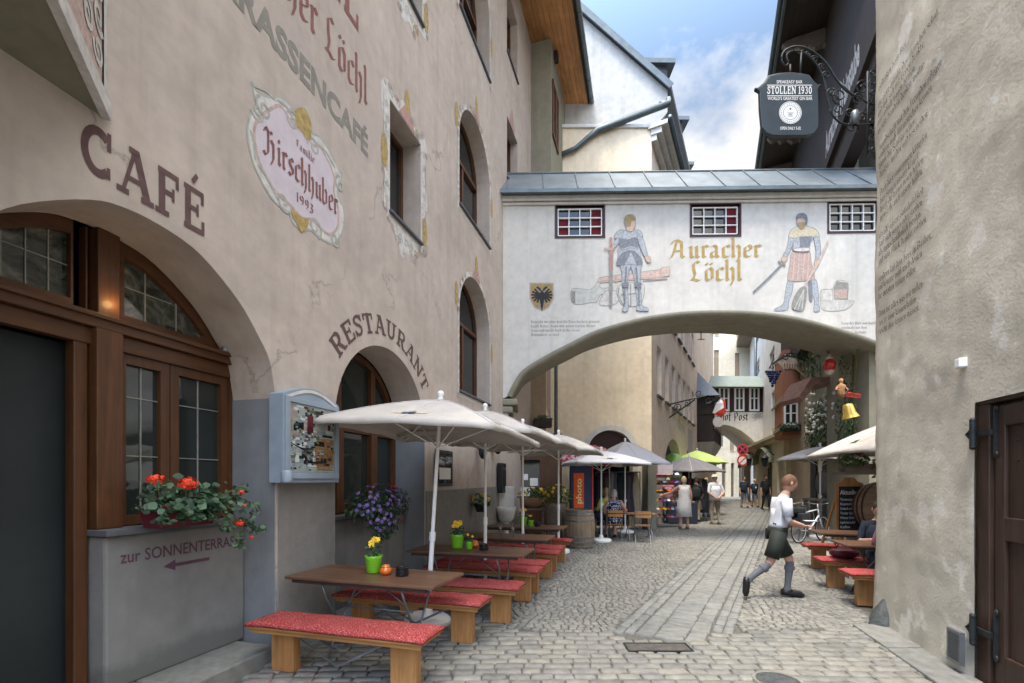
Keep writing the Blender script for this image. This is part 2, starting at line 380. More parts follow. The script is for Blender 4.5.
M['greycanvas'] = mat('grey_canvas', (.52, .50, .51), .9, .06, 3)
M['darkcanvas'] = mat('dark_grey_canvas', (.20, .19, .20), .9, .1, 4)
M['lime'] = mat('lime_canvas', (.55, .72, .20), .85, .08, 3)
M['limecloth'] = mat('lime_banner_cloth', (.42, .72, .20), .85, .2, 4)
M['cushion'] = speck('red_speckled_cushion', (.27, .028, .028), (.44, .20, .18))
M['pot_green'] = mat('lime_green_plastic', (.17, .46, .02), .35, .06, 6, spec=.5)
M['orange_glass'] = mat('orange_glass', (.62, .13, .015), .12, .1, 6, spec=.6)
M['black'] = mat('black_ceramic', (.012, .012, .013), .25, .2, 6, spec=.5)
M['blackcloth'] = mat('black_fabric', (.018, .019, .022), .9, .3, 12)
M['leaf'] = leafmat('mid_green_leaf', (.060, .125, .035))
M['leafd'] = leafmat('dark_green_leaf', (.050, .10, .046))
M['leafb'] = leafmat('blue_green_leaf', (.036, .080, .040), .6)
M['leafy'] = leafmat('bright_leaf', (.11, .21, .04))
M['red_flower'] = leafmat('scarlet_petal', (.72, .055, .018), .3)
M['violet'] = leafmat('violet_petal', (.25, .17, .46), .5)
M['yellow_flower'] = leafmat('yellow_petal', (.78, .50, .02), .3)
M['pink_flower'] = leafmat('magenta_petal', (.42, .05, .13), .4)
M['stem'] = mat('stem', (.09, .10, .035), .8)
M['trough'] = mat('wine_red_plastic', (.10, .012, .022), .4, .15, 5)
M['terracotta'] = mat('terracotta', (.30, .17, .11), .85, .2, 6, .2, 40)
M['basin'] = mat('white_stoneware', (.60, .60, .58), .5, .1, 6)
M['p_text'] = mat('brown_wall_paint', (.105, .060, .058), .9, .25, 12)
M['p_maroon'] = mat('maroon_wall_paint', (.20, .082, .072), .9, .22, 12)
M['p_olive'] = mat('faded_grey_paint', (.205, .19, .165), .9, .15, 8)
M['p_purple'] = mat('plum_paint', (.095, .045, .070), .9, .15, 8)
M['p_gold'] = mat('gold_paint', (.35, .245, .085), .7, .25, 10)
M['p_ochre'] = mat('ochre_paint', (.34, .245, .095), .9, .35, 18)
M['p_light'] = mat('pale_grey_paint', (.50, .475, .445), .9, .22, 12)
M['p_lilac'] = mat('lilac_paint', (.50, .44, .475), .9, .1, 5)
M['p_red'] = mat('faded_red_paint', (.36, .215, .19), .9, .25, 12)
M['p_shade'] = mat('scroll_green_grey_paint', (.34, .345, .31), .9, .2, 12)
M['p_grey'] = mat('faded_black_paint', (.075, .068, .058), .9, .4, 30)
M['p_armour'] = mat('blue_grey_paint', (.34, .36, .385), .9, .3, 24)
M['p_armourd'] = mat('dark_blue_grey_paint', (.185, .195, .22), .9, .3, 24)
M['p_skin'] = mat('painted_flesh', (.52, .36, .28), .9, .12, 10)
M['p_hair'] = mat('painted_ochre_hair', (.30, .22, .11), .9, .2, 16)
M['p_rose'] = mat('dusty_rose_paint', (.42, .31, .275), .9, .25, 24)
M['p_bronze'] = mat('bronze_rose_paint', (.50, .38, .325), .9, .25, 22)
M['p_wash'] = mat('grey_wash_paint', (.47, .465, .43), .9, .18, 10)
M['p_washd'] = mat('dark_grey_wash_paint', (.25, .245, .225), .9, .2, 14)
M['p_cream'] = mat('straw_paint', (.52, .46, .33), .9, .2, 20)
M['p_black'] = mat('black_wall_paint', (.035, .035, .04), .9, .2, 12)
M['sign'] = mat('slate_blue_sign_paint', (.040, .055, .068), .5, .15, 5, .1, 30)
M['maroon'] = mat('maroon_window_paint', (.05, .018, .018), .5, .15, 8)
M['redcurtain'] = mat('red_curtain', (.13, .010, .018), .9, .3, 9)
M['red'] = mat('signal_red', (.60, .05, .03), .5, .12, 6)
M['navy'] = mat('navy_paint', (.018, .03, .09), .45, .15, 6)
M['orange'] = mat('orange_print', (.75, .16, .02), .5, .35, 3)
M['skin'] = mat('skin', (.52, .30, .215), .55, .08, 12, .05, 200)
M['skin2'] = mat('tanned_skin', (.46, .255, .17), .55, .08, 12)
M['hair_red'] = mat('reddish_hair', (.115, .052, .024), .6, .4, 60, .5, 200)
M['hair_blond'] = mat('blond_hair', (.46, .34, .18), .6, .3, 60, .5, 200)
M['hair_dark'] = mat('dark_hair', (.045, .028, .018), .6, .4, 60, .5, 200)
M['hair_grey'] = mat('grey_hair', (.38, .35, .31), .6, .3, 60, .5, 200)
M['shirt_white'] = mat('white_cotton', (.54, .54, .56), .9, .10, 9, .25, 14, .02)
M['shirt_beige'] = mat('beige_cotton', (.46, .40, .35), .9, .1, 9, .25, 14, .02)
M['shirt_mauve'] = mat('mauve_cotton', (.36, .17, .20), .9, .12, 9, .25, 14, .02)
M['shirt_dark'] = mat('dark_navy_cotton', (.022, .030, .045), .9, .2, 9, .25, 14, .02)
M['shirt_lime'] = mat('yellow_green_cotton', (.50, .56, .10), .9, .1, 9)
M['dress_white'] = mat('cream_dress', (.68, .62, .55), .9, .08, 9, .3, 16, .02)
M['polka'] = dots('polka_dot_dress', (.022, .026, .06), (.72, .72, .74))
M['khaki'] = mat('khaki_trousers', (.25, .20, .135), .9, .12, 9)
M['lederhose'] = mat('dark_green_leather', (.017, .021, .016), .7, .25, 9, .2, 60)
M['sock'] = mat('grey_wool_sock', (.12, .125, .135), .95, .12, 30, .4, 200)
M['jeans'] = mat('blue_denim', (.065, .10, .17), .9, .2, 20)
M['shoe'] = mat('black_leather', (.012, .012, .013), .4, .2, 12)
M['bike'] = mat('silver_bike_paint', (.62, .63, .62), .35, .06, 6, spec=.5)
M['rubber'] = mat('tyre_rubber', (.016, .016, .017), .85, .2, 12)
M['chalkboard'] = mat('chalkboard', (.022, .026, .026), .85, .4, 4)
M['chalk'] = mat('chalk', (.62, .62, .60), .95, .2, 30)
M['brass'] = mat('brass', (.62, .42, .11), .32, .2, 6, metal=.75)
M['flower_white'] = mat('pale_bud', (.62, .62, .58), .8)
# ------------------------------------------------------------------ lettering
def text_geo(s, size=1.0, bold=0.0, xs=1.0, align='LEFT', space=1.0):
    cu = bpy.data.curves.new('t', 'FONT'); cu.body = s; cu.size = size; cu.offset = bold; cu.align_x = align; cu.space_character = space; cu.resolution_u = 3
    o = bpy.data.objects.new('t', cu); me = o.to_mesh()
    vs = [(v.co.x * xs, v.co.y) for v in me.vertices]; fs = [tuple(p.vertices) for p in me.polygons]
    o.to_mesh_clear(); bpy.data.objects.remove(o); bpy.data.curves.remove(cu)
    return vs, fs
def put_text(mb, s, x, z, size, yf=-.003, bold=0.0, xs=1.0, align='LEFT', space=1.0, fn=None):
    vs, fs = text_geo(s, size, bold, xs, align, space)
    fn = fn or (lambda u, v: (x + u, z + v))
    return mb.add([(fn(u, v)[0], yf, fn(u, v)[1]) for u, v in vs], fs)

def arcp(cx, cy, r, a0, a1, n=10, ry=None):
    return [(cx + r * math.cos(R(a0 + (a1 - a0) * i / n)), cy + (ry or r) * math.sin(R(a0 + (a1 - a0) * i / n))) for i in range(n + 1)]
# broad-nib blackletter: each glyph is (advance, [polylines]) in units of the x-height
def minim(x, top=.86): return [(x - .09, top), (x + .02, top + .02), (x + .02, .14), (x + .13, .05)]
BL = {
 'a': (.66, [[(.06,.84),(.26,.96),(.42,.84),(.42,.16),(.55,.05)], [(.42,.56),(.12,.42),(.1,.16),(.24,.05),(.42,.18)]]),
 'b': (.66, [[(.06,1.5),(.12,1.44),(.12,.14),(.28,.04),(.5,.18),(.5,.8),(.36,.95),(.14,.78)]]),
 'c': (.54, [[(.5,.82),(.36,.95),(.12,.8),(.12,.16),(.28,.04),(.5,.14)]]),
 'd': (.66, [[(.1,1.42),(.3,1.3),(.5,.98),(.5,.18),(.28,.04),(.12,.16),(.12,.8),(.34,.95),(.48,.84)]]),
 'e': (.56, [[(.14,.46),(.48,.62),(.48,.82),(.34,.95),(.12,.8),(.12,.16),(.28,.04),(.5,.14)]]),
 'f': (.46, [[(.5,1.38),(.34,1.5),(.18,1.36),(.18,-.12)], [(.02,.88),(.42,.88)]]),
 'g': (.66, [[(.48,.18),(.28,.06),(.12,.18),(.12,.8),(.32,.95),(.5,.82),(.5,-.22),(.32,-.42),(.1,-.3)]]),
 'h': (.66, [[(.06,1.5),(.12,1.44),(.12,.14),(.2,.05)], [(.14,.78),(.36,.95),(.5,.8),(.5,.05),(.36,-.28)]]),
 'i': (.34, [minim(.14), [(.1,1.28),(.2,1.18)]]),
 'j': (.34, [[(.06,.86),(.16,.86),(.16,-.2),(.02,-.4)], [(.1,1.28),(.2,1.18)]]),
 'k': (.62, [[(.06,1.5),(.12,1.44),(.12,.14),(.2,.05)], [(.14,.6),(.34,.95),(.5,.82),(.16,.52),(.5,.1),(.6,.05)]]),
 'l': (.34, [[(.06,1.5),(.14,1.42),(.14,.14),(.26,.05)]]),
 'm': (1.0, [minim(.14), [(.16,.76),(.34,.95),(.48,.82),(.48,.14),(.56,.05)], [(.5,.76),(.68,.95),(.82,.82),(.82,.14),(.94,.05)]]),
 'n': (.66, [minim(.14), [(.16,.76),(.34,.95),(.5,.82),(.5,.14),(.62,.05)]]),
 'o': (.64, [[(.34,.95),(.12,.8),(.12,.16),(.28,.04),(.5,.18),(.5,.8),(.34,.95)]]),
 'p': (.66, [[(.04,.86),(.12,.86),(.12,-.42)], [(.14,.78),(.36,.95),(.5,.8),(.5,.18),(.28,.04),(.14,.14)]]),
 'q': (.66, [[(.5,.82),(.34,.95),(.12,.8),(.12,.16),(.28,.04),(.5,.18)], [(.5,.9),(.5,-.42)]]),
 'r': (.48, [minim(.14), [(.16,.76),(.3,.95),(.46,.82)]]),
 's': (.56, [[(.48,.82),(.32,.95),(.14,.82),(.16,.62),(.46,.4),(.46,.18),(.28,.04),(.08,.14)]]),
 't': (.46, [[(.18,1.2),(.18,.16),(.3,.04),(.44,.14)], [(.03,.9),(.4,.9)]]),
 'u': (.68, [minim(.14)[:3] + [(.28,.04),(.48,.18)], [(.4,.86),(.5,.88),(.5,.14),(.62,.05)]]),
 'v': (.64, [[(.04,1.02),(.14,.86),(.14,.18),(.3,.04),(.5,.2),(.5,.8),(.36,.95)]]),
 'w': (.96, [[(.04,1.02),(.14,.86),(.14,.16),(.3,.05),(.46,.18)], [(.36,1.0),(.46,.86),(.46,.18),(.62,.04),(.82,.2),(.82,.8),(.68,.95)]]),
 'z': (.56, [[(.08,.9),(.46,.9),(.14,.5),(.46,.4),(.44,.06),(.1,.06)]]),
 'y': (.64, [[(.04,1.02),(.14,.86),(.14,.18),(.3,.04),(.5,.2)], [(.42,.95),(.5,.85),(.5,-.1),(.2,-.42)]]),
 'ß': (.66, [[(.14,-.1),(.14,1.3),(.3,1.45),(.46,1.3),(.3,.9),(.5,.6),(.46,.15),(.28,.04)]]),
 'A': (1.0, [[(-.14,-.04),(.02,.06),(.18,.5),(.34,1.3)], [(.0,1.06),(.14,1.32),(.34,1.38),(.64,1.2),(.64,.16),(.78,.05)], [(.17,.56),(.64,.56)]]),
 'L': (.82, [[(.56,1.3),(.4,1.42),(.22,1.28),(.22,.9),(.3,.5),(.2,.14),(.02,.0)], [(.06,.14),(.3,.12),(.5,.02),(.72,.14)], [(.3,.95),(.12,.8)]]),
 'H': (1.0, [[(-.02,1.12),(.12,1.38),(.32,1.24),(.32,.2),(.14,.0),(-.06,.12)], [(.33,1.2),(.5,1.34),(.62,1.26)], [(.33,.74),(.54,.93),(.74,.78),(.74,.08),(.56,-.26)]]),
 'F': (.76, [[(.1,1.15),(.3,1.4),(.7,1.32)], [(.3,1.36),(.3,.16),(.1,.0)], [(.3,.74),(.6,.76)]]),
 'P': (.86, [[(.02,1.1),(.22,1.3),(.22,.0),(.06,-.2)], [(.22,1.2),(.5,1.4),(.7,1.2),(.7,.7),(.5,.55),(.26,.62)]]),
 'G': (.86, [[(.7,1.2),(.5,1.4),(.16,1.2),(.14,.25),(.4,.02),(.7,.2),(.7,.7),(.44,.66)]]),
 'D': (.86, [[(.06,1.3),(.4,1.36),(.7,1.1),(.7,.25),(.4,.02),(.08,.16),(.2,.4),(.2,1.0)]]),
 'B': (.86, [[(.06,1.1),(.22,1.36),(.22,.1),(.45,.02),(.7,.2),(.66,.6),(.3,.72),(.62,.95),(.55,1.3),(.24,1.3)]]),
 'M': (1.1, [[(.0,1.1),(.16,1.3),(.16,.1),(.04,.0)], [(.16,1.2),(.4,1.38),(.52,1.2),(.52,.1)], [(.52,1.2),(.76,1.38),(.9,1.2),(.9,.1),(1.02,.02)]]),
 'E': (.8, [[(.66,1.25),(.4,1.4),(.14,1.15),(.14,.25),(.4,.02),(.68,.18)], [(.16,.7),(.56,.74)]]),
 'S': (.8, [[(.64,1.22),(.4,1.4),(.14,1.2),(.2,.85),(.62,.6),(.62,.2),(.36,.02),(.06,.16)]]),
 'W': (1.1, [[(.0,1.3),(.14,1.1),(.14,.2),(.34,.02),(.52,.2)], [(.4,1.36),(.52,1.15),(.52,.2),(.74,.02),(.94,.25),(.94,1.1),(.8,1.36)]]),
 'R': (.9, [[(.02,1.1),(.22,1.3),(.22,.1),(.06,.0)], [(.22,1.2),(.5,1.4),(.66,1.15),(.5,.8),(.26,.74),(.62,.14),(.8,.04)]]),
 'N': (.9, [[(.0,1.2),(.16,1.3),(.16,.1),(.04,0)], [(.16,1.2),(.6,.2),(.66,1.3)]]),
 '1': (.46, [[(.06,1.1),(.24,1.3),(.24,.05)]]),
 '9': (.66, [[(.5,.75),(.3,.62),(.12,.78),(.14,1.15),(.34,1.3),(.52,1.1),(.5,.4),(.2,.03)]]),
 '3': (.62, [[(.1,1.2),(.3,1.3),(.48,1.1),(.24,.72),(.5,.5),(.46,.15),(.26,.02),(.06,.14)]]),
 '5': (.62, [[(.5,1.28),(.16,1.28),(.14,.75),(.46,.62),(.48,.2),(.26,.02),(.06,.14)]]),
 "'": (.2, [[(.06,1.4),(.12,1.2)]]), ',': (.26, [[(.1,.1),(.06,-.18)]]), '.': (.26, [[(.08,.1),(.18,.02)]]),
}
for a_, b_ in (('ä', 'a'), ('ö', 'o'), ('ü', 'u')):
    BL[a_] = (BL[b_][0], BL[b_][1] + [[(.12,1.26),(.2,1.18)], [(.4,1.26),(.48,1.18)]])
def nib_strip(mb, pts, n, fn, yf):
    vs = []
    for u, v in pts:
        a = fn(u - n[0], v - n[1]); b = fn(u + n[0], v + n[1]); vs += [(a[0], yf, a[1]), (b[0], yf, b[1])]
    k = len(pts); mb.add(vs, [(2*i, 2*i+1, 2*i+3, 2*i+2) for i in range(k - 1)])
def blackletter(mb, s, fn, nib=.095, ang=38, yf=-.003, gap=.06, dy=.0005):
    """fn(u, v) maps letter units to x, z; returns the length"""
    x = 0; n = (nib * math.cos(R(ang)), nib * math.sin(R(ang))); k = 0
    for ch in s:
        if ch == ' ': x += .42; continue
        adv, pls = BL.get(ch) or BL.get(ch.lower()) or BL['n']
        for pl in pls:
            nib_strip(mb, pl, n, lambda u, v, x0=x: fn(x0 + u, v), yf - dy * (k % 5)); k += 1
        x += adv + gap
    return x
def bl_len(s, gap=.06): return sum(.42 if c == ' ' else (BL.get(c) or BL.get(c.lower()) or BL['n'])[0] + gap for c in s)
# slab-serif capitals: bars and bowls in a cell 1 high
def _bar(a, b, w): return ('bar', a, b, w)
def _ser(x, y, w=.34, h=.11): return ('bar', (x - w/2, y), (x + w/2, y), h)
T_ = .2
SL = {
 'C': (.82, [('arc', arcp(.42, .5, .32, 48, 312, 18, .40), T_*.85), _bar((.68,.62),(.68,.98),.1), _bar((.66,.08),(.66,.3),.09)]),
 'A': (.98, [_bar((.16,.05),(.48,.97),.1), _bar((.82,.05),(.5,.97),.2), _bar((.28,.36),(.72,.36),.1), _ser(.15,.055,.32), _ser(.82,.055,.36), _ser(.44,.945,.26)]),
 'F': (.78, [_bar((.22,0),(.22,1),T_), _bar((.1,.94),(.74,.94),.12), _bar((.22,.52),(.56,.52),.11), _bar((.69,.7),(.69,.95),.1), _bar((.56,.38),(.56,.66),.08), _ser(.22,.055,.42), ]),
 'E': (.82, [_bar((.22,0),(.22,1),T_), _bar((.08,.94),(.76,.94),.12), _bar((.22,.52),(.54,.52),.11), _bar((.08,.06),(.78,.06),.12), _bar((.71,.7),(.71,.95),.1), _bar((.54,.38),(.54,.66),.08), _bar((.73,.05),(.73,.32),.1)]),
 'R': (.92, [_bar((.22,0),(.22,1),T_), _bar((.08,.94),(.5,.94),.12), _bar((.22,.48),(.5,.48),.11), ('arc', arcp(.48, .71, .19, 90, -90, 10, .23), .17), _bar((.46,.48),(.72,.05),.18), _ser(.22,.055,.4), _ser(.78,.055,.28)]),
 'S': (.74, [('arc', [(.62,.74),(.58,.86),(.46,.93),(.3,.92),(.18,.84),(.17,.7),(.28,.58),(.46,.48),(.57,.37),(.56,.2),(.44,.09),(.28,.07),(.15,.15),(.1,.27)], .155), _bar((.64,.66),(.64,.97),.08), _bar((.08,.03),(.08,.34),.08)]),
 'T': (.84, [_bar((.42,0),(.42,1),T_), _bar((.06,.94),(.78,.94),.12), _bar((.1,.68),(.1,.95),.1), _bar((.74,.68),(.74,.95),.1), _ser(.42,.055,.44)]),
 'U': (.94, [('arc', [(.22,.98),(.22,.3),(.26,.16),(.38,.08),(.52,.08),(.64,.16),(.69,.3),(.69,.98)], .17), _ser(.22,.945,.4), _ser(.7,.945,.34)]),
 'N': (1.0, [_bar((.2,0),(.2,1),.13), _bar((.8,0),(.8,1),.13), _bar((.17,.97),(.83,.03),.2), _ser(.2,.055,.34), _ser(.16,.945,.3), _ser(.8,.945,.34)]),
 'L': (.78, [_bar((.22,0),(.22,1),T_), _ser(.22,.945,.42), _bar((.08,.06),(.74,.06),.12), _bar((.69,.05),(.69,.34),.1)]),
 'O': (.86, [('arc', arcp(.43, .5, .30, 0, 360, 22, .41), .17)]),
 'H': (1.0, [_bar((.22,0),(.22,1),T_), _bar((.76,0),(.76,1),T_), _bar((.22,.5),(.76,.5),.11), _ser(.22,.055,.4), _ser(.76,.055,.4), _ser(.22,.945,.4), _ser(.76,.945,.4)]),
 '1': (.52, [_bar((.28,0),(.28,1),.2), _ser(.28,.055,.44), _bar((.08,.8),(.28,.95),.12)]),
 '9': (.76, [('arc', arcp(.37, .67, .21, 0, 360, 16, .25), .15), ('arc', [(.58,.7),(.56,.3),(.42,.1),(.16,.12)], .16)]),
 '3': (.72, [('arc', [(.12,.82),(.26,.92),(.46,.9),(.54,.74),(.46,.58),(.3,.52),(.48,.46),(.58,.28),(.48,.1),(.28,.06),(.1,.18)], .15)]),
 '0': (.78, [('arc', arcp(.38, .5, .24, 0, 360, 20, .42), .17)]),
}
SL['É'] = (SL['E'][0], SL['E'][1] + [_bar((.36,1.12),(.52,1.32),.11)])
def slab_text(mb, s, fn, yf=-.003, gap=.05, dy=.0006):
    x = 0
    for ch in s:
        if ch == ' ': x += .4; continue
        adv, sh = SL[ch]
        for k, q in enumerate(sh):
            pts = [q[1], q[2]] if q[0] == 'bar' else q[1]; wd = q[-1]; vs = []
            closed = q[0] == 'arc' and math.dist(pts[0], pts[-1]) < 1e-6
            for i, p in enumerate(pts):
                a = pts[max(i-1, 0)]; b = pts[min(i+1, len(pts)-1)]
                if closed and i in (0, len(pts)-1): a, b = pts[-2], pts[1]
                d = Vector((b[0]-a[0], b[1]-a[1])).normalized(); nn = Vector((-d.y, d.x)) * wd / 2
                for sg in (1, -1):
                    u, v = fn(x + p[0] + nn.x*sg, p[1] + nn.y*sg); vs.append((u, yf - dy*k, v))
            mb.add(vs, [(2*i, 2*i+1, 2*i+3, 2*i+2) for i in range(len(pts)-1)])
        x += adv + gap
    return x
def slab_len(s, gap=.05): return sum(.4 if c == ' ' else SL[c][0] + gap for c in s)
def ribbon(mb, pts, wd, yf=-.003, closed=False):
    vs = []; k = len(pts)
    for i, p in enumerate(pts):
        a = pts[i-1] if (i or closed) else p; b = pts[(i+1) % k] if (i < k-1 or closed) else p
        d = Vector((b[0]-a[0], b[1]-a[1])); d.normalize(); w_ = (wd[i] if isinstance(wd, (list, tuple)) else wd) / 2
        vs += [(p[0]-d.y*w_, yf, p[1]+d.x*w_), (p[0]+d.y*w_, yf, p[1]-d.x*w_)]
    mb.add(vs, [(2*i, 2*i+1, 2*((i+1) % k)+1, 2*((i+1) % k)) for i in range(k if closed else k-1)]); return mb
def flat(mb, pts, yf=-.003): return mb.add(*polyfill(pts, (), 0.0, yf))
def spiral(cx, cz, r, turns=1.4, a0=0, sg=1, n=18):
    return [(cx + r*(1-.82*i/n)*math.cos(R(a0)+sg*turns*2*math.pi*i/n), cz + r*(1-.82*i/n)*math.sin(R(a0)+sg*turns*2*math.pi*i/n)) for i in range(n+1)]
def smooth_poly(pts, closed=True, k=4):
    out_ = []; n = len(pts)
    for i in range(n if closed else n - 1):
        p0, p1, p2, p3 = (pts[(i-1) % n] if closed or i else pts[i]), pts[i], pts[(i+1) % n], (pts[(i+2) % n] if closed or i < n-2 else pts[i+1])
        for j in range(k):
            t = j / k
            out_.append(tuple(.5*((2*p1[c]) + (-p0[c]+p2[c])*t + (2*p0[c]-5*p1[c]+4*p2[c]-p3[c])*t*t + (-p0[c]+3*p1[c]-3*p2[c]+p3[c])*t**3) for c in (0, 1)))
    if not closed: out_.append(pts[-1])
    return out_

# ------------------------------------------------------------------ leaves and blossoms
def leaf(mb, c, nrm, up, ln, wd, fold=.25):
    n = Vector(nrm).normalized(); u = Vector(up); u = (u - n * u.dot(n))
    if u.length < 1e-3: u = n.orthogonal()
    u.normalize(); s = n.cross(u); c = Vector(c); k = n * wd * fold
    mb.add([c, c + u*ln*.45 + s*wd*.5 + k, c + u*ln, c + u*ln*.45 - s*wd*.5 + k, c + u*ln*.5], [(0, 1, 4), (1, 2, 4), (2, 3, 4), (3, 0, 4)])
def rnd(a=1.0): return random.uniform(-a, a)
def bush(c, rad, n, size, mb=None, droop=.0, shell=.5):
    mb = mb or MB()
    for i in range(n):
        d = Vector((random.gauss(0, 1), random.gauss(0, 1), random.gauss(0, 1))).normalized(); q = random.uniform(shell, 1) ** .6
        p = Vector((c[0] + d.x*rad[0]*q, c[1] + d.y*rad[1]*q, c[2] + d.z*rad[2]*q))
        s = size * random.uniform(.6, 1.25)
        leaf(mb, p, d + Vector((rnd(.6), rnd(.6), .5 + rnd(.5))), d + Vector((rnd(), rnd(), rnd() - droop)), s, s * .7)
    return mb
def blossom(mb, c, r, n=7, dirv=(0, 0, 1)):
    d = Vector(dirv).normalized(); a = d.orthogonal().normalized(); b = d.cross(a)
    for i in range(n):
        t = 2*math.pi*i/n + rnd(.2); u = a*math.cos(t) + b*math.sin(t)
        leaf(mb, Vector(c), d + u*.3, u, r, r*.9, .1)
def flowerhead(mb, c, r, n=40):
    for i in range(n):
        d = Vector((random.gauss(0, 1), random.gauss(0, 1), random.gauss(0, 1))).normalized()
        blossom(mb, Vector(c) + Vector((d.x, d.y, d.z*.7))*r*random.uniform(.7, 1), r*.28, 5, d)

# ------------------------------------------------------------------ people
def seg_d(p, a, b):
    ab = b - a; t = max(0, min(1, (p - a).dot(ab) / max(ab.length_squared, 1e-9))); return (p - (a + ab*t)).length
def head_geo(mb, c, yaw=0.0, h=.235, tilt=0.0):
    """a head facing local -y: skull, jaw, nose, ears; c = middle of the head"""
    Mx = Matrix.Translation(c) @ Matrix.Rotation(yaw, 4, 'Z') @ Matrix.Rotation(tilt, 4, 'X'); n = 18; m = 14; vs = []; fs = []
    for i in range(m + 1):
        ph = math.pi * i / m; z = math.cos(ph)
        for j in range(n):
            t = 2*math.pi*j/n; x = math.sin(ph)*math.sin(t); y = -math.sin(ph)*math.cos(t)
            jaw = max(0, -z)
            X = x * h*.33 * (1 - .32*jaw*jaw); Y = y * h*.42; Z = z*h*.5
            if y < 0:
                Y *= 1 - .10*jaw
                Y += -h*.09*math.exp(-((x/.16)**2 + ((z+.16)/.16)**2))          # nose
                Y += h*.035*math.exp(-(((abs(x)-.38)/.16)**2 + ((z-.08)/.12)**2)) # eye sockets
                Y += -h*.03*math.exp(-((x/.22)**2 + ((z+.55)/.10)**2))           # lips
                Y += -h*.04*math.exp(-((x/.26)**2 + ((z+.86)/.16)**2))           # chin
            else: Y += h*.06*max(0, z+.2)*y
            vs.append((X, Y, Z))
    for i in range(m):
        for j in range(n): fs.append((i*n+j, (i+1)*n+j, (i+1)*n+(j+1)%n, i*n+(j+1)%n))
    mb.add(vs, fs, Mx)
    for sg in (-1, 1): mb.ball((0, 0, 0), (h*.035, h*.09, h*.13), 8, Mx @ Matrix.Translation((sg*h*.335, h*.03, -h*.02)))
    return Mx
def hand_geo(mb, wrist, dirv, palm_n, side, size=.18, curl=.35):
    d = Vector(dirv).normalized(); pn = Vector(palm_n); pn = (pn - d*pn.dot(d))
    if pn.length < 1e-3: pn = d.orthogonal()
    pn.normalize(); s = d.cross(pn) * side; w_ = Vector(wrist); k = size / .18
    Mx = Matrix((s, d, pn)).transposed().to_4x4(); Mx.translation = w_
    mb.ball((0, .045*k, 0), (.040*k, .055*k, .017*k), 10, Mx)
    for i, (off, ln) in enumerate(((-.030, .066), (-.010, .078), (.011, .073), (.030, .056))):
        a = Vector((off*k, .082*k, 0)); P = [Mx @ a]; ang = 0; q = a.copy()
        for j in range(3):
            ang += curl * (.6 + .5*j); q = q + Vector((0, math.cos(ang), math.sin(ang))) * ln*k/3; P.append(Mx @ q)
        mb.tube(P, [.0095*k, .009*k, .008*k, .006*k], 6)
    mb.tube([Mx @ Vector(p) for p in ((-.030*k, .018*k, .004*k), (-.052*k, .045*k, .014*k), (-.056*k, .075*k, .024*k))], [.012*k, .0105*k, .007*k], 6)

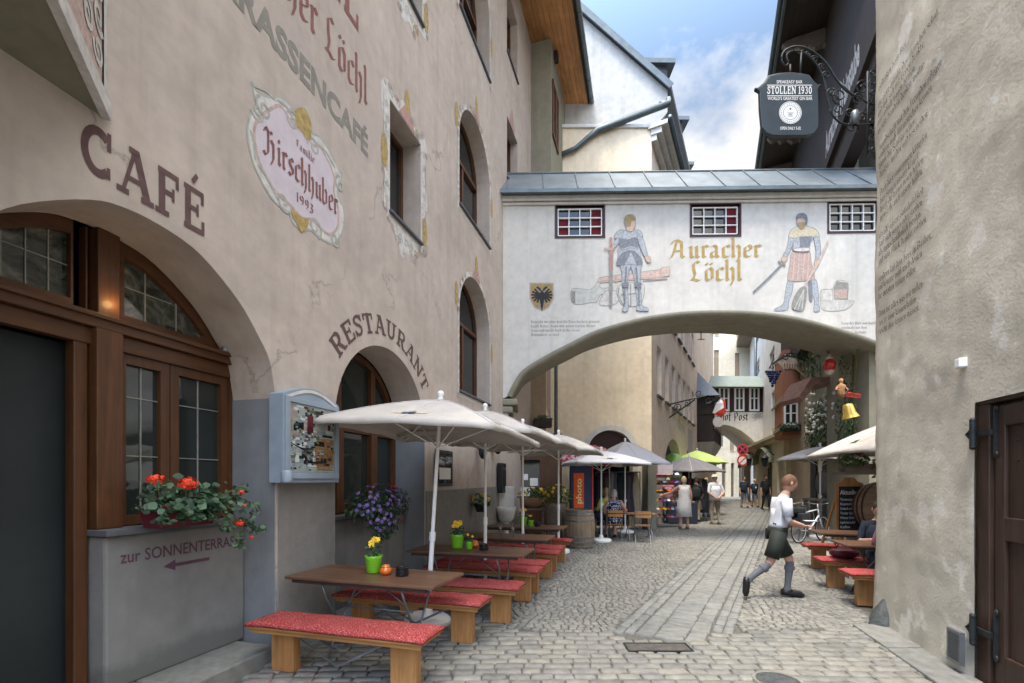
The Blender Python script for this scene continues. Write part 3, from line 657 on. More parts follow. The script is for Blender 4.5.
def person(name, label, loc, rz, J, regions, hair=None, scale=1.0, yaw=0.0, tilt=0.0, fat=1.0, hairlen=.0, group=None, cat='person', hatm=None, curl=.35):
    """J: joint positions in metres, figure faces local -y. regions: material for each limb group"""
    root = thing(name, label, cat, loc, rz, group); root.scale = (scale,)*3
    V = {k: Vector(v) for k, v in J.items()}
    if 'chest' not in V: V['chest'] = (V['neck'] * .72 + V['pelvis'] * .28)
    V['waist'] = V['pelvis'] * .6 + V['chest'] * .4
    for s in 'LR':
        V['knuck'+s] = V['wrist'+s] + (V['wrist'+s] - V['elbow'+s]).normalized() * .02
        V['toe'+s] = V.get('toe'+s, V['ankle'+s] + Vector((0, -.17, -.045)))
        V['mt'+s] = V['thigh'+s] = V['hip'+s] * .55 + V['knee'+s] * .45
        V['calf'+s] = V['knee'+s] * .68 + V['ankle'+s] * .32
        V['heel'+s] = V['ankle'+s] + (V['ankle'+s] - V['toe'+s]).normalized()*.05 + Vector((0, 0, -.045))
    rad = {'pelvis': (.150*fat, .118*fat), 'waist': (.135*fat, .105*fat), 'chest': (.165*fat, .118*fat), 'neck': (.058, .058), 'head0': (.052, .052)}
    V['head0'] = V['neck'] * .4 + V['head'] * .6
    for s in 'LR':
        rad.update({'sho'+s: (.062*fat,)*2, 'elbow'+s: (.043*fat,)*2, 'wrist'+s: (.029,)*2, 'knuck'+s: (.028,)*2, 'hip'+s: (.092*fat,)*2, 'thigh'+s: (.083*fat,)*2,
                    'knee'+s: (.058*fat,)*2, 'calf'+s: (.056,)*2, 'ankle'+s: (.038,)*2, 'toe'+s: (.034,)*2, 'heel'+s: (.034,)*2})
    ed = [('pelvis','waist'),('waist','chest'),('chest','neck'),('neck','head0')]
    for s in 'LR': ed += [('chest','sho'+s),('sho'+s,'elbow'+s),('elbow'+s,'wrist'+s),('wrist'+s,'knuck'+s),('pelvis','hip'+s),('hip'+s,'thigh'+s),('thigh'+s,'knee'+s),('knee'+s,'calf'+s),('calf'+s,'ankle'+s),('ankle'+s,'toe'+s),('ankle'+s,'heel'+s)]
    nm = list(rad); me = bpy.data.meshes.new('sk'); me.from_pydata([V[k] for k in nm], [(nm.index(a), nm.index(b)) for a, b in ed], []); me.update()
    o = bpy.data.objects.new('sk', me); COL.objects.link(o)
    sm = o.modifiers.new('s', 'SKIN'); sm.use_smooth_shade = True
    if not me.skin_vertices: 
        bpy.context.view_layer.objects.active = o; bpy.ops.mesh.customdata_skin_add()
    for i, k in enumerate(nm):
        sv = me.skin_vertices[0].data[i]; sv.radius = rad[k]; sv.use_root = (k == 'pelvis')
    ss = o.modifiers.new('u', 'SUBSURF'); ss.levels = 2; ss.render_levels = 2
    dg = bpy.context.evaluated_depsgraph_get(); em = o.evaluated_get(dg).to_mesh()
    mb = MB(); mats_ = []; order = ['skin', 'torso', 'upper', 'fore', 'hips', 'thigh', 'calf', 'foot']
    mats_ = [M[regions.get(k, regions['skin'])] for k in order]
    segs = [('torso','waist','chest'),('torso','chest','neck'),('skin','neck','head0'),('hips','pelvis','waist')]
    for s in 'LR': segs += [('upper','sho'+s,'elbow'+s),('torso','chest','sho'+s),('fore','elbow'+s,'wrist'+s),('skin','wrist'+s,'knuck'+s),('hips','pelvis','hip'+s),('thigh','hip'+s,'knee'+s),('calf','knee'+s,'ankle'+s),('foot','ankle'+s,'toe'+s),('foot','ankle'+s,'heel'+s)]
    vv = [v.co.copy() for v in em.vertices]
    mb.v = [tuple(v) for v in vv]
    for p in em.polygons:
        c = p.center; best = min(segs, key=lambda g: seg_d(c, V[g[1]], V[g[2]]) - .0*0); mb.f.append(tuple(p.vertices)); mb.m.append(order.index(best[0]))
    o.evaluated_get(dg).to_mesh_clear(); bpy.data.objects.remove(o)
    mb.cur = 0; hm = head_geo(mb, V['head'], yaw, .235, tilt)
    for s, sd_ in (('L', 1), ('R', -1)):
        d = V['wrist'+s] - V['elbow'+s]; hd = V.get('hand'+s, None)
        hand_geo(mb, V['wrist'+s], hd if hd is not None else d, V.get('palm'+s, Vector((-sd_, 0, 0))), sd_, .18, curl)
    obj('body', mb, mats_, root, smooth=True)
    eyes = MB()
    for sg in (-1, 1): eyes.ball((0, 0, 0), (.0115, .006, .0065), 8, hm @ Matrix.Translation((sg*.031, -.083, .010)))
    obj('eyes', eyes, M['black'], root, smooth=True)
    mo = MB(); mo.ball((0, 0, 0), (.024, .006, .006), 8, hm @ Matrix.Translation((0, -.089, -.066))); obj('mouth', mo, M['p_red'], root, smooth=True)
    if hair:
        hb = MB(); n = 20; m = 10; vs = []; fs = []
        for i in range(m + 1):
            ph = math.pi * .5 * i / m * 1.2
            for j in range(n):
                t = 2*math.pi*j/n; fr = max(0, math.cos(t)); ph2 = ph * (1 - .46*fr**1.3) ; z = math.cos(ph2); q = math.sin(ph2); jit = 1 + .05*noise.noise(Vector((j*.9, i*.9, 3.1)))
                X = q*math.sin(t)*.0835*jit; Y = -q*math.cos(t)*.107*jit + .008; Z = z*.125*jit - (hairlen if (i == m and fr < .3) else 0)
                vs.append((X, Y, Z))
        for i in range(m):
            for j in range(n): fs.append((i*n+j, (i+1)*n+j, (i+1)*n+(j+1)%n, i*n+(j+1)%n))
        hb.add(vs, fs, hm); obj('hair', hb, M[hair], root, smooth=True)
    if hatm:
        hb = MB(); hb.lathe([(.14,.052),(.138,.058),(.105,.062),(.098,.11),(.07,.135),(.0001,.14)], (0,.008,0), 20, 1, 1.1, hm); obj('hat', hb, M[hatm], root, smooth=True)
    return root
def garment(root, name, rings, m, n=22, cap=False, wob=.0, fold=7):
    """loft through elliptical rings (cx, cy, z, rx, ry)"""
    mb = MB(); vs = []; fs = []
    for k, (cx, cy, z, rx, ry) in enumerate(rings):
        for j in range(n):
            t = 2*math.pi*j/n; q = 1 + wob*k/len(rings)*math.sin(t*fold + k*.4); vs.append((cx + rx*math.cos(t)*q, cy + ry*math.sin(t)*q, z))
    for k in range(len(rings)-1):
        for j in range(n): fs.append((k*n+j, k*n+(j+1)%n, (k+1)*n+(j+1)%n, (k+1)*n+j))
    mb.add(vs, fs); o = obj(name, mb, m, root, smooth=True)
    md = o.modifiers.new('s', 'SOLIDIFY'); md.thickness = .006; return o
STAND = dict(pelvis=(0,0,.95), neck=(0,.01,1.47), head=(0,-.02,1.635), shoL=(.185,0,1.42), elbowL=(.235,.02,1.13), wristL=(.245,-.06,.88), shoR=(-.185,0,1.42), elbowR=(-.235,.02,1.13), wristR=(-.245,-.06,.88),
             hipL=(.095,0,.90), kneeL=(.105,-.02,.50), ankleL=(.11,.03,.09), hipR=(-.095,0,.90), kneeR=(-.105,-.02,.50), ankleR=(-.11,.03,.09))
# ================================================================== GROUND
gm = MB(); gm.add([(-300,-40,-.022),(300,-40,-.022),(300,420,-.022),(-300,420,-.022)], [(0,1,2,3)])
obj('ground', gm, M['joint'], kind='structure')
def wallL(Y): return -3.483 + .286*Y
def wallR(Y): return 2.73 + .286*Y
def stone(mb, cx, cy, hx, hy, a, h=.0, pil=.012):
    ca, sa = math.cos(a), math.sin(a); b = len(mb.v)
    jx = [rnd(.09)*hx for _ in range(4)]; jy = [rnd(.09)*hy for _ in range(4)]
    tx, ty = rnd(.02), rnd(.02)
    for k, (q, z) in enumerate(((1.0, -.03), (.975, -pil*.75), (.86, 0.0))):
        for i, (sx, sy) in enumerate(((-1,-1),(1,-1),(1,1),(-1,1))):
            x = sx*hx*q + jx[i]; y = sy*hy*q + jy[i]
            mb.v.append((cx + x*ca - y*sa, cy + x*sa + y*ca, h + z + (x*tx + y*ty if k == 2 else 0)))
    for k in (0, 4):
        for i in range(4): j = (i+1) % 4; mb.f.append((b+k+i, b+k+j, b+k+4+j, b+k+4+i)); mb.m.append(0)
    mb.f.append((b+8, b+9, b+10, b+11)); mb.m.append(0)
def strip_d(X, Y): return (X - (1.6 + .585*(Y - 4.8))) / 1.1586
def Yb(X): return 8.6 - .3*X if X < -.15 + .28*(min(8, 8.6-.3*X)-5.2)*.0 else 5.0 + .10*abs(X-1.5)
big = MB(); y = 1.2; row = 0
while y < 9.5:
    hgt = random.uniform(.105, .135); x = wallL(y) - .3 + random.random()*.2
    while x < wallR(y) + .2:
        ln = random.uniform(.15, .27); cx, cy = x + ln/2, y + hgt/2 + .045*math.sin(x*.9 + 1) + rnd(.006)
        if wallL(cy) + .06 < cx < wallR(cy) - .02 and cy < Yb(cx) - .04 and not (strip_d(cx, cy) > -.34 and strip_d(cx, cy) < .34 and cy > 4.78):
            stone(big, cx, cy, ln/2 - .005, hgt/2 - .005, rnd(.03), rnd(.004))
        x += ln
    y += hgt
obj('paving_of_large_setts', big, M['sett'], smooth=True, kind='structure')
sm_ = MB(); y = 3.6
while y < 46:
    far = y > 19; hgt = random.uniform(.075, .1) * (1.8 if far else 1); x = wallL(y) - .5
    lim = 10.2 + (y - 12)*.44 if y > 6 else wallR(y)
    if y > 16: x = max(x, 4.6 + .53*(y-16))
    while x < lim:
        ln = random.uniform(.07, .115) * (1.8 if far else 1); cx = x + ln/2
        ph = ((cx*.72 - y*.2) % 1.0) - .5; cy = y + hgt/2 + (.55*ph*ph if not far else 0) + rnd(.006)
        sd2 = abs(strip_d(cx, cy))
        ok = cx > wallL(cy) + .05 and (cy > 5.4 or cx < wallR(cy)) and cy > Yb(cx) and (sd2 > .60)
        if ok and not (cy > 16 and cx < 4.8 + .533*(cy-16)): stone(sm_, cx, cy, ln/2 - .006, hgt/2 - .006, 1.1*ph*(.72 if not far else 0) + rnd(.1), rnd(.0035), .010)
        x += ln
    y += hgt
obj('paving_of_small_setts', sm_, M['sett2'], smooth=True, kind='structure')
# smooth slab lane with narrow gutters, running up the street
ln_ = MB(); a_l = math.atan2(1, .585); t = -.35
def lane_pt(t, off): return (1.6 + .5049*t + .8632*off, 4.8 + .8632*t - .5049*off)
while t < 46:
    L_ = random.uniform(.34, .5)
    for o0, o1 in ((-.34, -.155), (-.155, .155), (.155, .34)):
        if o0 == -.155:
            k = 0
            while k < L_ - .02:
                q = min(.13, L_ - k); c = lane_pt(t + k + q/2, 0)
                if c[1] > Yb(c[0]) - .2: stone(ln_, c[0], c[1], q/2 - .004, .148, a_l, rnd(.002), .006)
                k += q
        else:
            c = lane_pt(t + L_/2, (o0+o1)/2)
            if c[1] > Yb(c[0]) - .2: stone(ln_, c[0], c[1], L_/2 - .005, (o1-o0)/2 - .006, a_l, rnd(.002), .005)
    t += L_
t = 0
while t < 46:
    L_ = random.uniform(.16, .26)
    for o in (-.515, -.41, .41, .515):
        c = lane_pt(t + L_/2 + rnd(.03), o)
        if c[1] > Yb(c[0]): stone(ln_, c[0], c[1], L_/2 - .005, .048, a_l, rnd(.003), .007)
    t += L_
obj('paved_lane', ln_, M['slab'], smooth=True, kind='structure')
# pavement slabs at the foot of both walls
kb = MB(); y = 1.0
while y < 5.2:
    L_ = random.uniform(.7, 1.0)
    for w0, w1 in ((.03, .36),):
        for a, b in (((y, y+L_-.012)),): 
            p = [(wallR(a)-w1*1.04, a), (wallR(a)-.0, a+.0), (wallR(b)-.0, b), (wallR(b)-w1*1.04, b)]
            kb.add([(q[0], q[1], -.03) for q in p] + [(q[0], q[1], .022+rnd(.004)) for q in p], [(4,5,6,7),(0,1,5,4),(1,2,6,5),(2,3,7,6),(3,0,4,7)])
    y += L_
y = 4.45
while y < 11.2:
    L_ = random.uniform(.6, .9); a, b = y, y+L_-.012
    p = [(wallL(a)-.02, a), (wallL(a)+.24, a), (wallL(b)+.24, b), (wallL(b)-.02, b)]
    kb.add([(q[0], q[1], -.03) for q in p] + [(q[0], q[1], .05+rnd(.004)) for q in p], [(4,5,6,7),(0,1,5,4),(1,2,6,5),(2,3,7,6),(3,0,4,7)])
    y += L_
obj('pavement_kerb', kb, M['slab'], kind='structure', bevel=.012)
sl = MB(); 
for a, b in ((1.2, 2.4), (2.412, 3.4), (3.412, 4.3)):
    p = [(wallL(a)-1.4, a+.4), (wallL(a)+.10, a), (wallL(b)+.10, b), (wallL(b)-1.4, b+.4)]
    sl.add([(q[0], q[1], -.03) for q in p] + [(q[0], q[1], .125) for q in p], [(4,5,6,7),(0,1,5,4),(1,2,6,5),(2,3,7,6),(3,0,4,7)])
obj('entrance_step', sl, M['slab'], kind='structure', bevel=.015)

# ================================================================== RESTAURANT (left)
def arch_outline(x0, x1, z0, zs, rise, n=20):
    c = (x0+x1)/2; r = (x1-x0)/2
    return [(x0, z0), (x1, z0)] + [(c + r*math.cos(math.pi*i/n), zs + rise*math.sin(math.pi*i/n)) for i in range(n+1)]
def rect(x0, x1, z0, z1): return [(x0, z0), (x1, z0), (x1, z1), (x0, z1)]
def inset_arch(x0, x1, z0, zs, rise, k): return arch_outline(x0+k, x1-k, z0+k, zs, rise-k)
def win(parent, x0, x1, z0, z1, d=.25, fw=.06, nx=1, nz=2, mt='wood', arch=None, sill=True, gl='glass', mun=.022, leaves=2, sillm='slate', name='window', mm=None, th=.06):
    """frame mesh with its pane and sill as sub-parts; arch = height of the springing"""
    mm = mm or mt
    if arch: o_ = arch_outline(x0, x1, z0, arch, z1-arch); i_ = inset_arch(x0, x1, z0, arch, z1-arch, fw)
    else: o_ = rect(x0, x1, z0, z1); i_ = rect(x0+fw, x1-fw, z0+fw, z1-fw)
    mb = plate(o_, [i_], th, d)
    top = lambda x: z1 - fw if not arch else arch + (z1-arch-fw)*math.sqrt(max(0, 1-((x-(x0+x1)/2)/((x1-x0)/2-fw))**2))
    wl = (x1-x0-2*fw)/leaves
    for i in range(1, leaves):
        x = x0+fw+wl*i; mb.box(x-fw*.6, x+fw*.6, d-.012, d+th*.8, z0+fw, (arch or top(x)) - .002)
    if arch: mb.box(x0+fw, x1-fw, d-.02, d+th*.8, arch-fw*.6, arch+fw*.6)
    ztop = arch - fw*.6 if arch else z1-fw
    for i in range(leaves):
        for k in range(1, nx+1 if nx > 1 else 1):
            if k < nx: x = x0+fw+wl*i+wl*k/nx; mb.box(x-mun/2, x+mun/2, d+.008, d+th*.7, z0+fw, ztop)
    for k in range(1, nz): z = z0+fw+(ztop-z0-fw)*k/nz; mb.box(x0+fw, x1-fw, d+.011, d+th*.65, z-mun/2, z+mun/2)
    f = obj(name, mb, [M[mt]], parent)
    pb = plate(o_ if arch else rect(x0+.01, x1-.01, z0+.01, z1-.01), [], .004, d+th*.75); obj('pane', pb, M[gl], f)
    if sill:
        s = MB(); s.box(x0-.03, x1+.03, -.045, d+.01, z0-.035, z0+.004); obj('sill', s, M[sillm], f, bevel=.005)
    return f
rb = thing('restaurant_building', 'beige plastered old inn with painted cafe lettering, cartouche and arched brown windows', 'building', frame=FL)
A1o = [(0,187),(44,184),(84,190),(128,209),(168,230),(202,256),(238,300),(258,335),(270,362),(276,385),(276,400)]
a1 = FL.pts(A1o); a1 = [p for p in a1 if p[0] > 2.8]
xr = a1[-1][0]; xap = 3.42
left_ = [(2*xap - x, z) for x, z in a1 if x > xap + .05]
A1 = [(xr, .02)] + list(reversed(a1)) + [p for p in left_[::1]] 
A1 = [(xr, .02)] + sorted([p for p in a1 if p[0] > xap-.2], key=lambda p: -p[0]) 
A1 += [(2*xap-.0 - x, z) for x, z in sorted([p for p in a1 if p[0] > xap + .22], key=lambda p: p[0])] + [(2*xap - xr, .02)]
xl1 = 2*xap - xr
x2a, x2b = FL.at(335, 480)[0], FL.at(425, 480)[0]
A2 = arch_outline(x2a, x2b, .02, 2.33, 1.10, 26)
def px_rect(Fr, p0, p1, p2, p3): 
    q = [Fr.at(*p) for p in (p0, p1, p2, p3)]; return min(q[0][0], q[3][0]), max(q[1][0], q[2][0]), (q[2][1]+q[3][1])/2, (q[0][1]+q[1][1])/2
w1 = (FL.at(390, 99)[0], FL.at(420.5, 145)[0], 5.33, 6.85)
w1u = (w1[0], FL.at(422, 24)[0], 8.76, 10.3)
xa, xb = FL.at(459.5, 207)[0], FL.at(489.5, 240)[0]
cols = [(3.34, 4.85, 5.76), (6.85, 8.15, 9.05), (10.58, 11.8, 12.75)]
xc, xd = FL.at(507, 130)[0], FL.at(517.5, 172)[0]
w3 = [(xc, xd, 9.3, 10.85), (xc, xd, 12.5, 14.1), (FL.at(553.5,100)[0], FL.at(558,160)[0], 11.5, 13.3)]
A1 = [A1[0]] + smooth_poly(A1[1:-1], False, 4) + [A1[-1]]
holes = [A1, A2, rect(*w1), rect(*w1u)] + [arch_outline(xa, xb, z0, zs, z1-zs, 18) for z0, zs, z1 in cols] + [rect(*w3[0]), rect(*w3[1])]
wl_ = plate(rect(-.6, 20.4, -.02, 15.0), holes, .50, 0)
obj('wall', wl_, M['wall_left'], rb)
# reveals of the two ground-floor arches carry a grey wash: thin skins set 3 mm inside the openings
def reveal_skin(path, y0, y1, inset=.003):
    mb = MB(); n = len(path); vs = []
    for x, z in path: vs += [(x, y0, z), (x, y1, z)]
    mb.add(vs, [(2*i, 2*i+1, 2*i+3, 2*i+2) for i in range(n-1)]); return mb
def shrink(path, c, k=.004): return [(x + (c[0]-x)/max(.01, math.hypot(c[0]-x, c[1]-z))*k, z + (c[1]-z)/max(.01, math.hypot(c[0]-x, c[1]-z))*k) for x, z in path]
jam = [(xr, .02), (xr, 2.55)]
obj('arch_jamb', reveal_skin([(xr-.004, .02), (xr-.004, 2.5)], .012, .6), M['wall_grey'], rb)
obj('arch_jamb', reveal_skin([(x2b-.004, .02), (x2b-.004, 2.33)], .012, .6), M['wall_grey'], rb)
# grey rough pier between the arches, a skin of plaster set proud of the wall
obj('pier', plate([(xr+.02, .0), (x2a-.02, .0), (x2a-.02, 2.02), (xr+.25, 2.10), (xr+.02, 2.0)], [], .014, -.012), M['pier'], rb)
xg = FL.at(497, 480)[0]
obj('plinth', plate([(x2b+.02, 0), (11.8, 0), (11.8, 1.5), (x2b+.02, 1.47)], [], .022, -.020), M['pier'], rb)
# ---- first arch: dark doorway, wooden screen, window over a parapet
dW = .52
tz = 2.80
def arch_in(path, k): return shrink(path, (xap, 2.3), k)
xpost0, xpost1 = FL.at(88, 400, dW)[0], FL.at(117, 400, dW-.02)[0]
xj0 = FL.at(75, 500, dW)[0]
def a1top(x):
    pp = sorted(A1[1:-1])
    for (xa_, za_), (xb_, zb_) in zip(pp, pp[1:]):
        if xa_ <= x <= xb_: return za_ + (zb_-za_)*(x-xa_)/max(1e-6, xb_-xa_)
    return pp[0][1] if x < pp[0][0] else pp[-1][1]
def arc_between(x0, x1, k, n=14): return [(x0 + (x1-x0)*i/n, a1top(min(xr-.001, max(xl1+.001, x0 + (x1-x0)*i/n))) - k) for i in range(n+1)]
scr = MB(); zs_0 = 1.28
scr.box(xpost0, xpost1, dW-.09, dW+.06, zs_0+.013, tz-.05)                   # broad post
scr.box(xpost0+.02, xpost1-.01, dW-.07, dW+.05, tz+.05, a1top(xpost0)+.0)
scr.box(xj0-.02, xpost0-.012, dW-.02, dW+.07, .13, tz-.05)             # door jamb
scr.box(xj0+.06, xpost0-.004, dW-.01, dW+.07, tz+.05, a1top(xj0))
obj('window_post', scr, M['wood'], rb, bevel=.008)
tr = MB(); tr.box(xl1, xr, dW-.08, dW+.05, tz-.05, tz+.05); tr.box(xl1, xr, dW-.11, dW-.07, tz+.015, tz+.05); tr.box(xl1, xr, dW-.03, dW+.05, tz-.17, tz-.052)
obj('transom', tr, M['woodx'], rb, bevel=.006)
def arched_light(x0, x1, name='window', lead=(3, 2)):
    """fanlight between the transom and the arch"""
    o_ = [(x0, tz+.05), (x1, tz+.05)] + list(reversed(arc_between(x0, x1, -.02)))
    o_ = [p for p in o_]
    fw = .075; ins = [(x0+fw, tz+.05+fw)]
    top = [(x, z-fw) for x, z in arc_between(x0+fw, x1-fw*.2, .02) if z-fw > tz+.05+fw+.03]
    ins = [(x0+fw, tz+.05+fw), (top[-1][0], tz+.05+fw)] + list(reversed(top))
    f = obj(name, plate(o_, [ins], .06, dW), M['woodx'], rb)
    obj('pane', plate([p for p in o_], [], .004, dW+.045), M['reflection_glass'], f)
    ld = MB()
    for i in range(1, lead[0]+1):
        x = x0 + (x1-x0)*i/(lead[0]+1); zt = a1top(min(x, xr-.01)) - fw
        if zt > tz + .2: ld.box(x-.0035, x+.0035, dW+.036, dW+.046, tz+.05+fw, zt)
    for k in range(1, lead[1]+1):
        z = tz + .1 + .26*k; xs = [x for x, zz in top if zz > z]
        if xs: ld.box(min(xs), max(xs), dW+.035, dW+.0455, z-.0035, z+.0035)
    obj('leading', ld, M['p_washd'], f); return f
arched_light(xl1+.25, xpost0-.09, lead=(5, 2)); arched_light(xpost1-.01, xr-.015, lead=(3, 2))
xs0, xs1 = xpost1, xr
zs_ = 1.28
midx = FL.at(170, 430, dW)[0]
for x0, x1 in ((xs0+.004, midx-.004), (midx+.004, xs1-.05)):
    fw = .075; f = obj('window', plate(rect(x0, x1, zs_+.02, tz-.172), [rect(x0+fw, x1-fw, zs_+.02+fw, tz-.172-fw)], .06, dW), M['wood'], rb)
    obj('pane', plate(rect(x0+.02, x1-.02, zs_+.04, tz-.19), [], .004, dW+.045), M['glass2'], f)
    ld = MB(); xm = (x0+x1)/2; ld.box(xm-.0035, xm+.0035, dW+.034, dW+.046, zs_+.09, tz-.25)
    for k in (1, 2): z = zs_ + .1 + .46*k; ld.box(x0+fw, x1-fw, dW+.033, dW+.0455, z-.0035, z+.0035)
    obj('leading', ld, M['p_washd'], f)
jb = MB(); jb.box(xs1-.048, xs1-.006, dW-.01, dW+.06, zs_, tz-.06); obj('window_jamb', jb, M['wood'], rb)
xp0 = FL.at(105, 600, .36)[0]
pa = MB(); pa.box(xp0, xr-.006, .36, .585, .12, zs_-.04); obj('parapet', pa, M['parapet'], rb, bevel=.02)
sb = MB(); sb.box(xpost0-.02, xr-.008, .30, dW+.02, zs_-.035, zs_+.012); obj('sill', sb, M['slate'], rb, bevel=.006)
# doorway: grey painted side and dark leaf further in
dr = MB(); dr.box(xl1-.3, xj0+.2, .66, .72, .12, tz-.17); obj('door', dr, M['doorpanel'], rb)
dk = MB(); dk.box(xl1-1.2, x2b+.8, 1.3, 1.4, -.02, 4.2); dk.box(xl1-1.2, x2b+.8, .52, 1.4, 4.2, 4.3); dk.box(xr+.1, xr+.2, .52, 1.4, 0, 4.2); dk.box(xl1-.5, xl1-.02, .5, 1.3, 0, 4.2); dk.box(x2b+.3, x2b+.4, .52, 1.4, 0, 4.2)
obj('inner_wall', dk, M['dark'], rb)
gp = MB(); gp.box(xj0-.42, xj0-.12, .60, .63, 2.05, 2.4)
# ---- second arch
c2 = (x2a+x2b)/2; fw = .08
parts2 = plate(arch_outline(x2a, x2b-.0, 1.2, 2.33, 1.09), [inset_arch(x2a, x2b, 1.2, 2.33, 1.09, .09)], .07, dW)
f2 = obj('window', parts2, M['wood'], rb)
m2 = MB(); m2.box(x2a+.02, x2b-.02, dW-.05, dW+.04, 2.38, 2.50); 
for q in (.34, .70): x = x2a + (x2b-x2a)*q; m2.box(x-.075, x+.075, dW-.04, dW+.05, 1.22, 2.378); m2.box(x-.05, x+.05, dW-.02, dW+.05, 2.502, 2.33+1.0*math.sqrt(1-((x-c2)/(1.10))**2))
m2.box(x2a+.09, x2b-.09, dW-.01, dW+.045, 1.22, 1.34); m2.box(x2a+.09, x2b-.09, dW-.012, dW+.04, 2.30, 2.376)
obj('mullion', m2, M['wood'], f2, bevel=.006)
obj('pane', plate(arch_outline(x2a, x2b, 1.2, 2.33, 1.08), [], .004, dW+.05), M['glass2'], f2)
pa = MB(); pa.box(x2a+.006, x2b-.006, .36, .9, 0, 1.15); obj('parapet', pa, M['parapet'], rb, bevel=.02)
sb = MB(); sb.box(x2a+.008, x2b-.008, .29, dW+.02, 1.15, 1.2); obj('sill', sb, M['slate'], rb, bevel=.006)
# ---- upper windows
win(rb, *w1, d=.30, nz=1); win(rb, *w1u, d=.30, nz=1)
for z0, zs, z1 in cols: win(rb, xa, xb, z0, z1, d=.30, arch=zs, nz=1)
win(rb, *w3[0], d=.2, nz=1); win(rb, *w3[1], d=.2, nz=1)
# ---- painted surrounds
def surround(kind, x0, x1, z0, z1, zs=None, seed=0):
    rs = random.Random(seed); c = (x0+x1)/2
    mb = MB()      # 0 light, 1 shade, 2 ochre, 3 red
    inner = rect(x0-.012, x1+.012, z0-.07, z1+.012) if kind == 'rect' else arch_outline(x0-.012, x1+.012, z0-.07, zs, z1-zs+.012, 18)
    e = .16 if kind == 'rect' else .10
    if kind == 'rect': ol = [(x0-e,z0-.1),(x0-.2,z0+.15),(x0-e*.8,z0+.4),(x0-.24,z0+.62),(x0-e*.8,z0+.9),(x0-.2,z0+1.2),(x0-.22,z1+.06),(x0-.06,z1+.22),(c-.3,z1+.1),(c-.1,z1+.26),(c+.12,z1+.24),(c+.3,z1+.1),(x1+.06,z1+.22),(x1+.22,z1+.04),(x1+e*.8,z0+1.1),(x1+.24,z0+.7),(x1+e*.8,z0+.45),(x1+.22,z0+.2),(x1+e,z0-.1),(c+.34,z0-.18),(c+.22,z0-.42),(c+.05,z0-.36),(c-.12,z0-.5),(c-.28,z0-.3),(c-.4,z0-.16)]
    else: ol = [(x, z) for x, z in arch_outline(x0-e, x1+e, z0-.12, zs, z1-zs+e, 18)]
    mb.cur = 0; mb.add(*polyfill(smooth_poly(ol, True, 4) if kind == 'rect' else ol, [inner], 0, -.002))
    mb.cur = 1
    n = 7 if kind == 'rect' else 9
    for sx, xx in ((-1, x0-e*.55), (1, x1+e*.55)):
        zt = z1 if kind == 'rect' else zs
        for i in range(n):
            z = z0 + (zt-z0)*(i+.5)/n; ribbon(mb, spiral(xx, z, .055, 1.1, 90*i, sx*(1 if i % 2 else -1), 10), .014, -.0045)
        ribbon(mb, [(xx+sx*e*.5, z0-.05), (xx+sx*e*.5, zt)], .012, -.0052)
    mb.cur = 3
    flat(mb, [(c-.22, z1+.015), (c+.26, z1+.015), (c+.16, z1+.20), (c+.02, z1+.30), (c-.08, z1+.20)], -.0058)
    mb.cur = 2
    zc = z1 - .06 if kind != 'rect' else z0 + .72
    for xx, zz in ((x0-.15, zc if kind == 'rect' else zs+.25), (x1+.13, zc-.5 if kind == 'rect' else zs-.35)):
        flat(mb, smooth_poly([(xx-.08,zz),(xx-.05,zz-.2),(xx+.04,zz-.19),(xx+.085,zz-.02),(xx+.05,zz+.2),(xx-.04,zz+.21)], True, 3), -.0065)
    flat(mb, smooth_poly([(c-.03,z1+.2),(c+.06,z1+.18),(c+.1,z1+.34),(c+.02,z1+.52),(c-.05,z1+.36)], True, 3), -.0068)
    mb.cur = 1
    if kind == 'rect':
        for q in (-.18, 0, .14): ribbon(mb, spiral(c+q, z0-.24, .07, 1.2, 200*q, 1, 10), .016, -.0045)
        for q in (-.4, .4): ribbon(mb, spiral(c+q, z1+.11, .06, 1.2, 90, 1 if q < 0 else -1, 10), .016, -.0045)
    per = (smooth_poly(ol, True, 4) if kind == 'rect' else ol); dy_ = .0072
    for i in range(46):
        k_ = rs.randrange(len(per)); x_, z_ = per[k_]; q = rs.uniform(.55, 1.0); ci = min(inner, key=lambda v: math.hypot(v[0]-x_, v[1]-z_)); x_, z_ = ci[0]+(x_-ci[0])*q, ci[1]+(z_-ci[1])*q
        if x0-.02 < x_ < x1+.02 and z0-.08 < z_ < z1+.02 and (kind == 'rect' or z_ < zs): continue
        mb.cur = rs.choice((1, 1, 3, 4, 4, 2)); dy_ += .00012; ribbon(mb, spiral(x_, z_, rs.uniform(.03, .075), rs.uniform(.7, 1.3), rs.uniform(0, 360), rs.choice((1, -1)), 9), rs.uniform(.010, .02), -dy_)
    obj('painted_surround', mb, [M['p_light'], M['p_shade'], M['p_ochre'], M['p_red'], M['p_rose']], rb)
surround('rect', *w1, seed=1); surround('rect', *w1u, seed=2)
for k, (z0, zs, z1) in enumerate(cols): surround('arch', xa, xb, z0, z1, zs, 3+k)
mb = MB(); mb.cur = 0
for q in (0, 1): flat(mb, smooth_poly([(xc+.2,w3[q][3]+.03),(xc+.7,w3[q][3]+.03),(xc+.6,w3[q][3]+.3),(xc+.45,w3[q][3]+.5),(xc+.3,w3[q][3]+.25)], True, 3), -.003)
obj('painted_surround', mb, M['p_red'], rb)
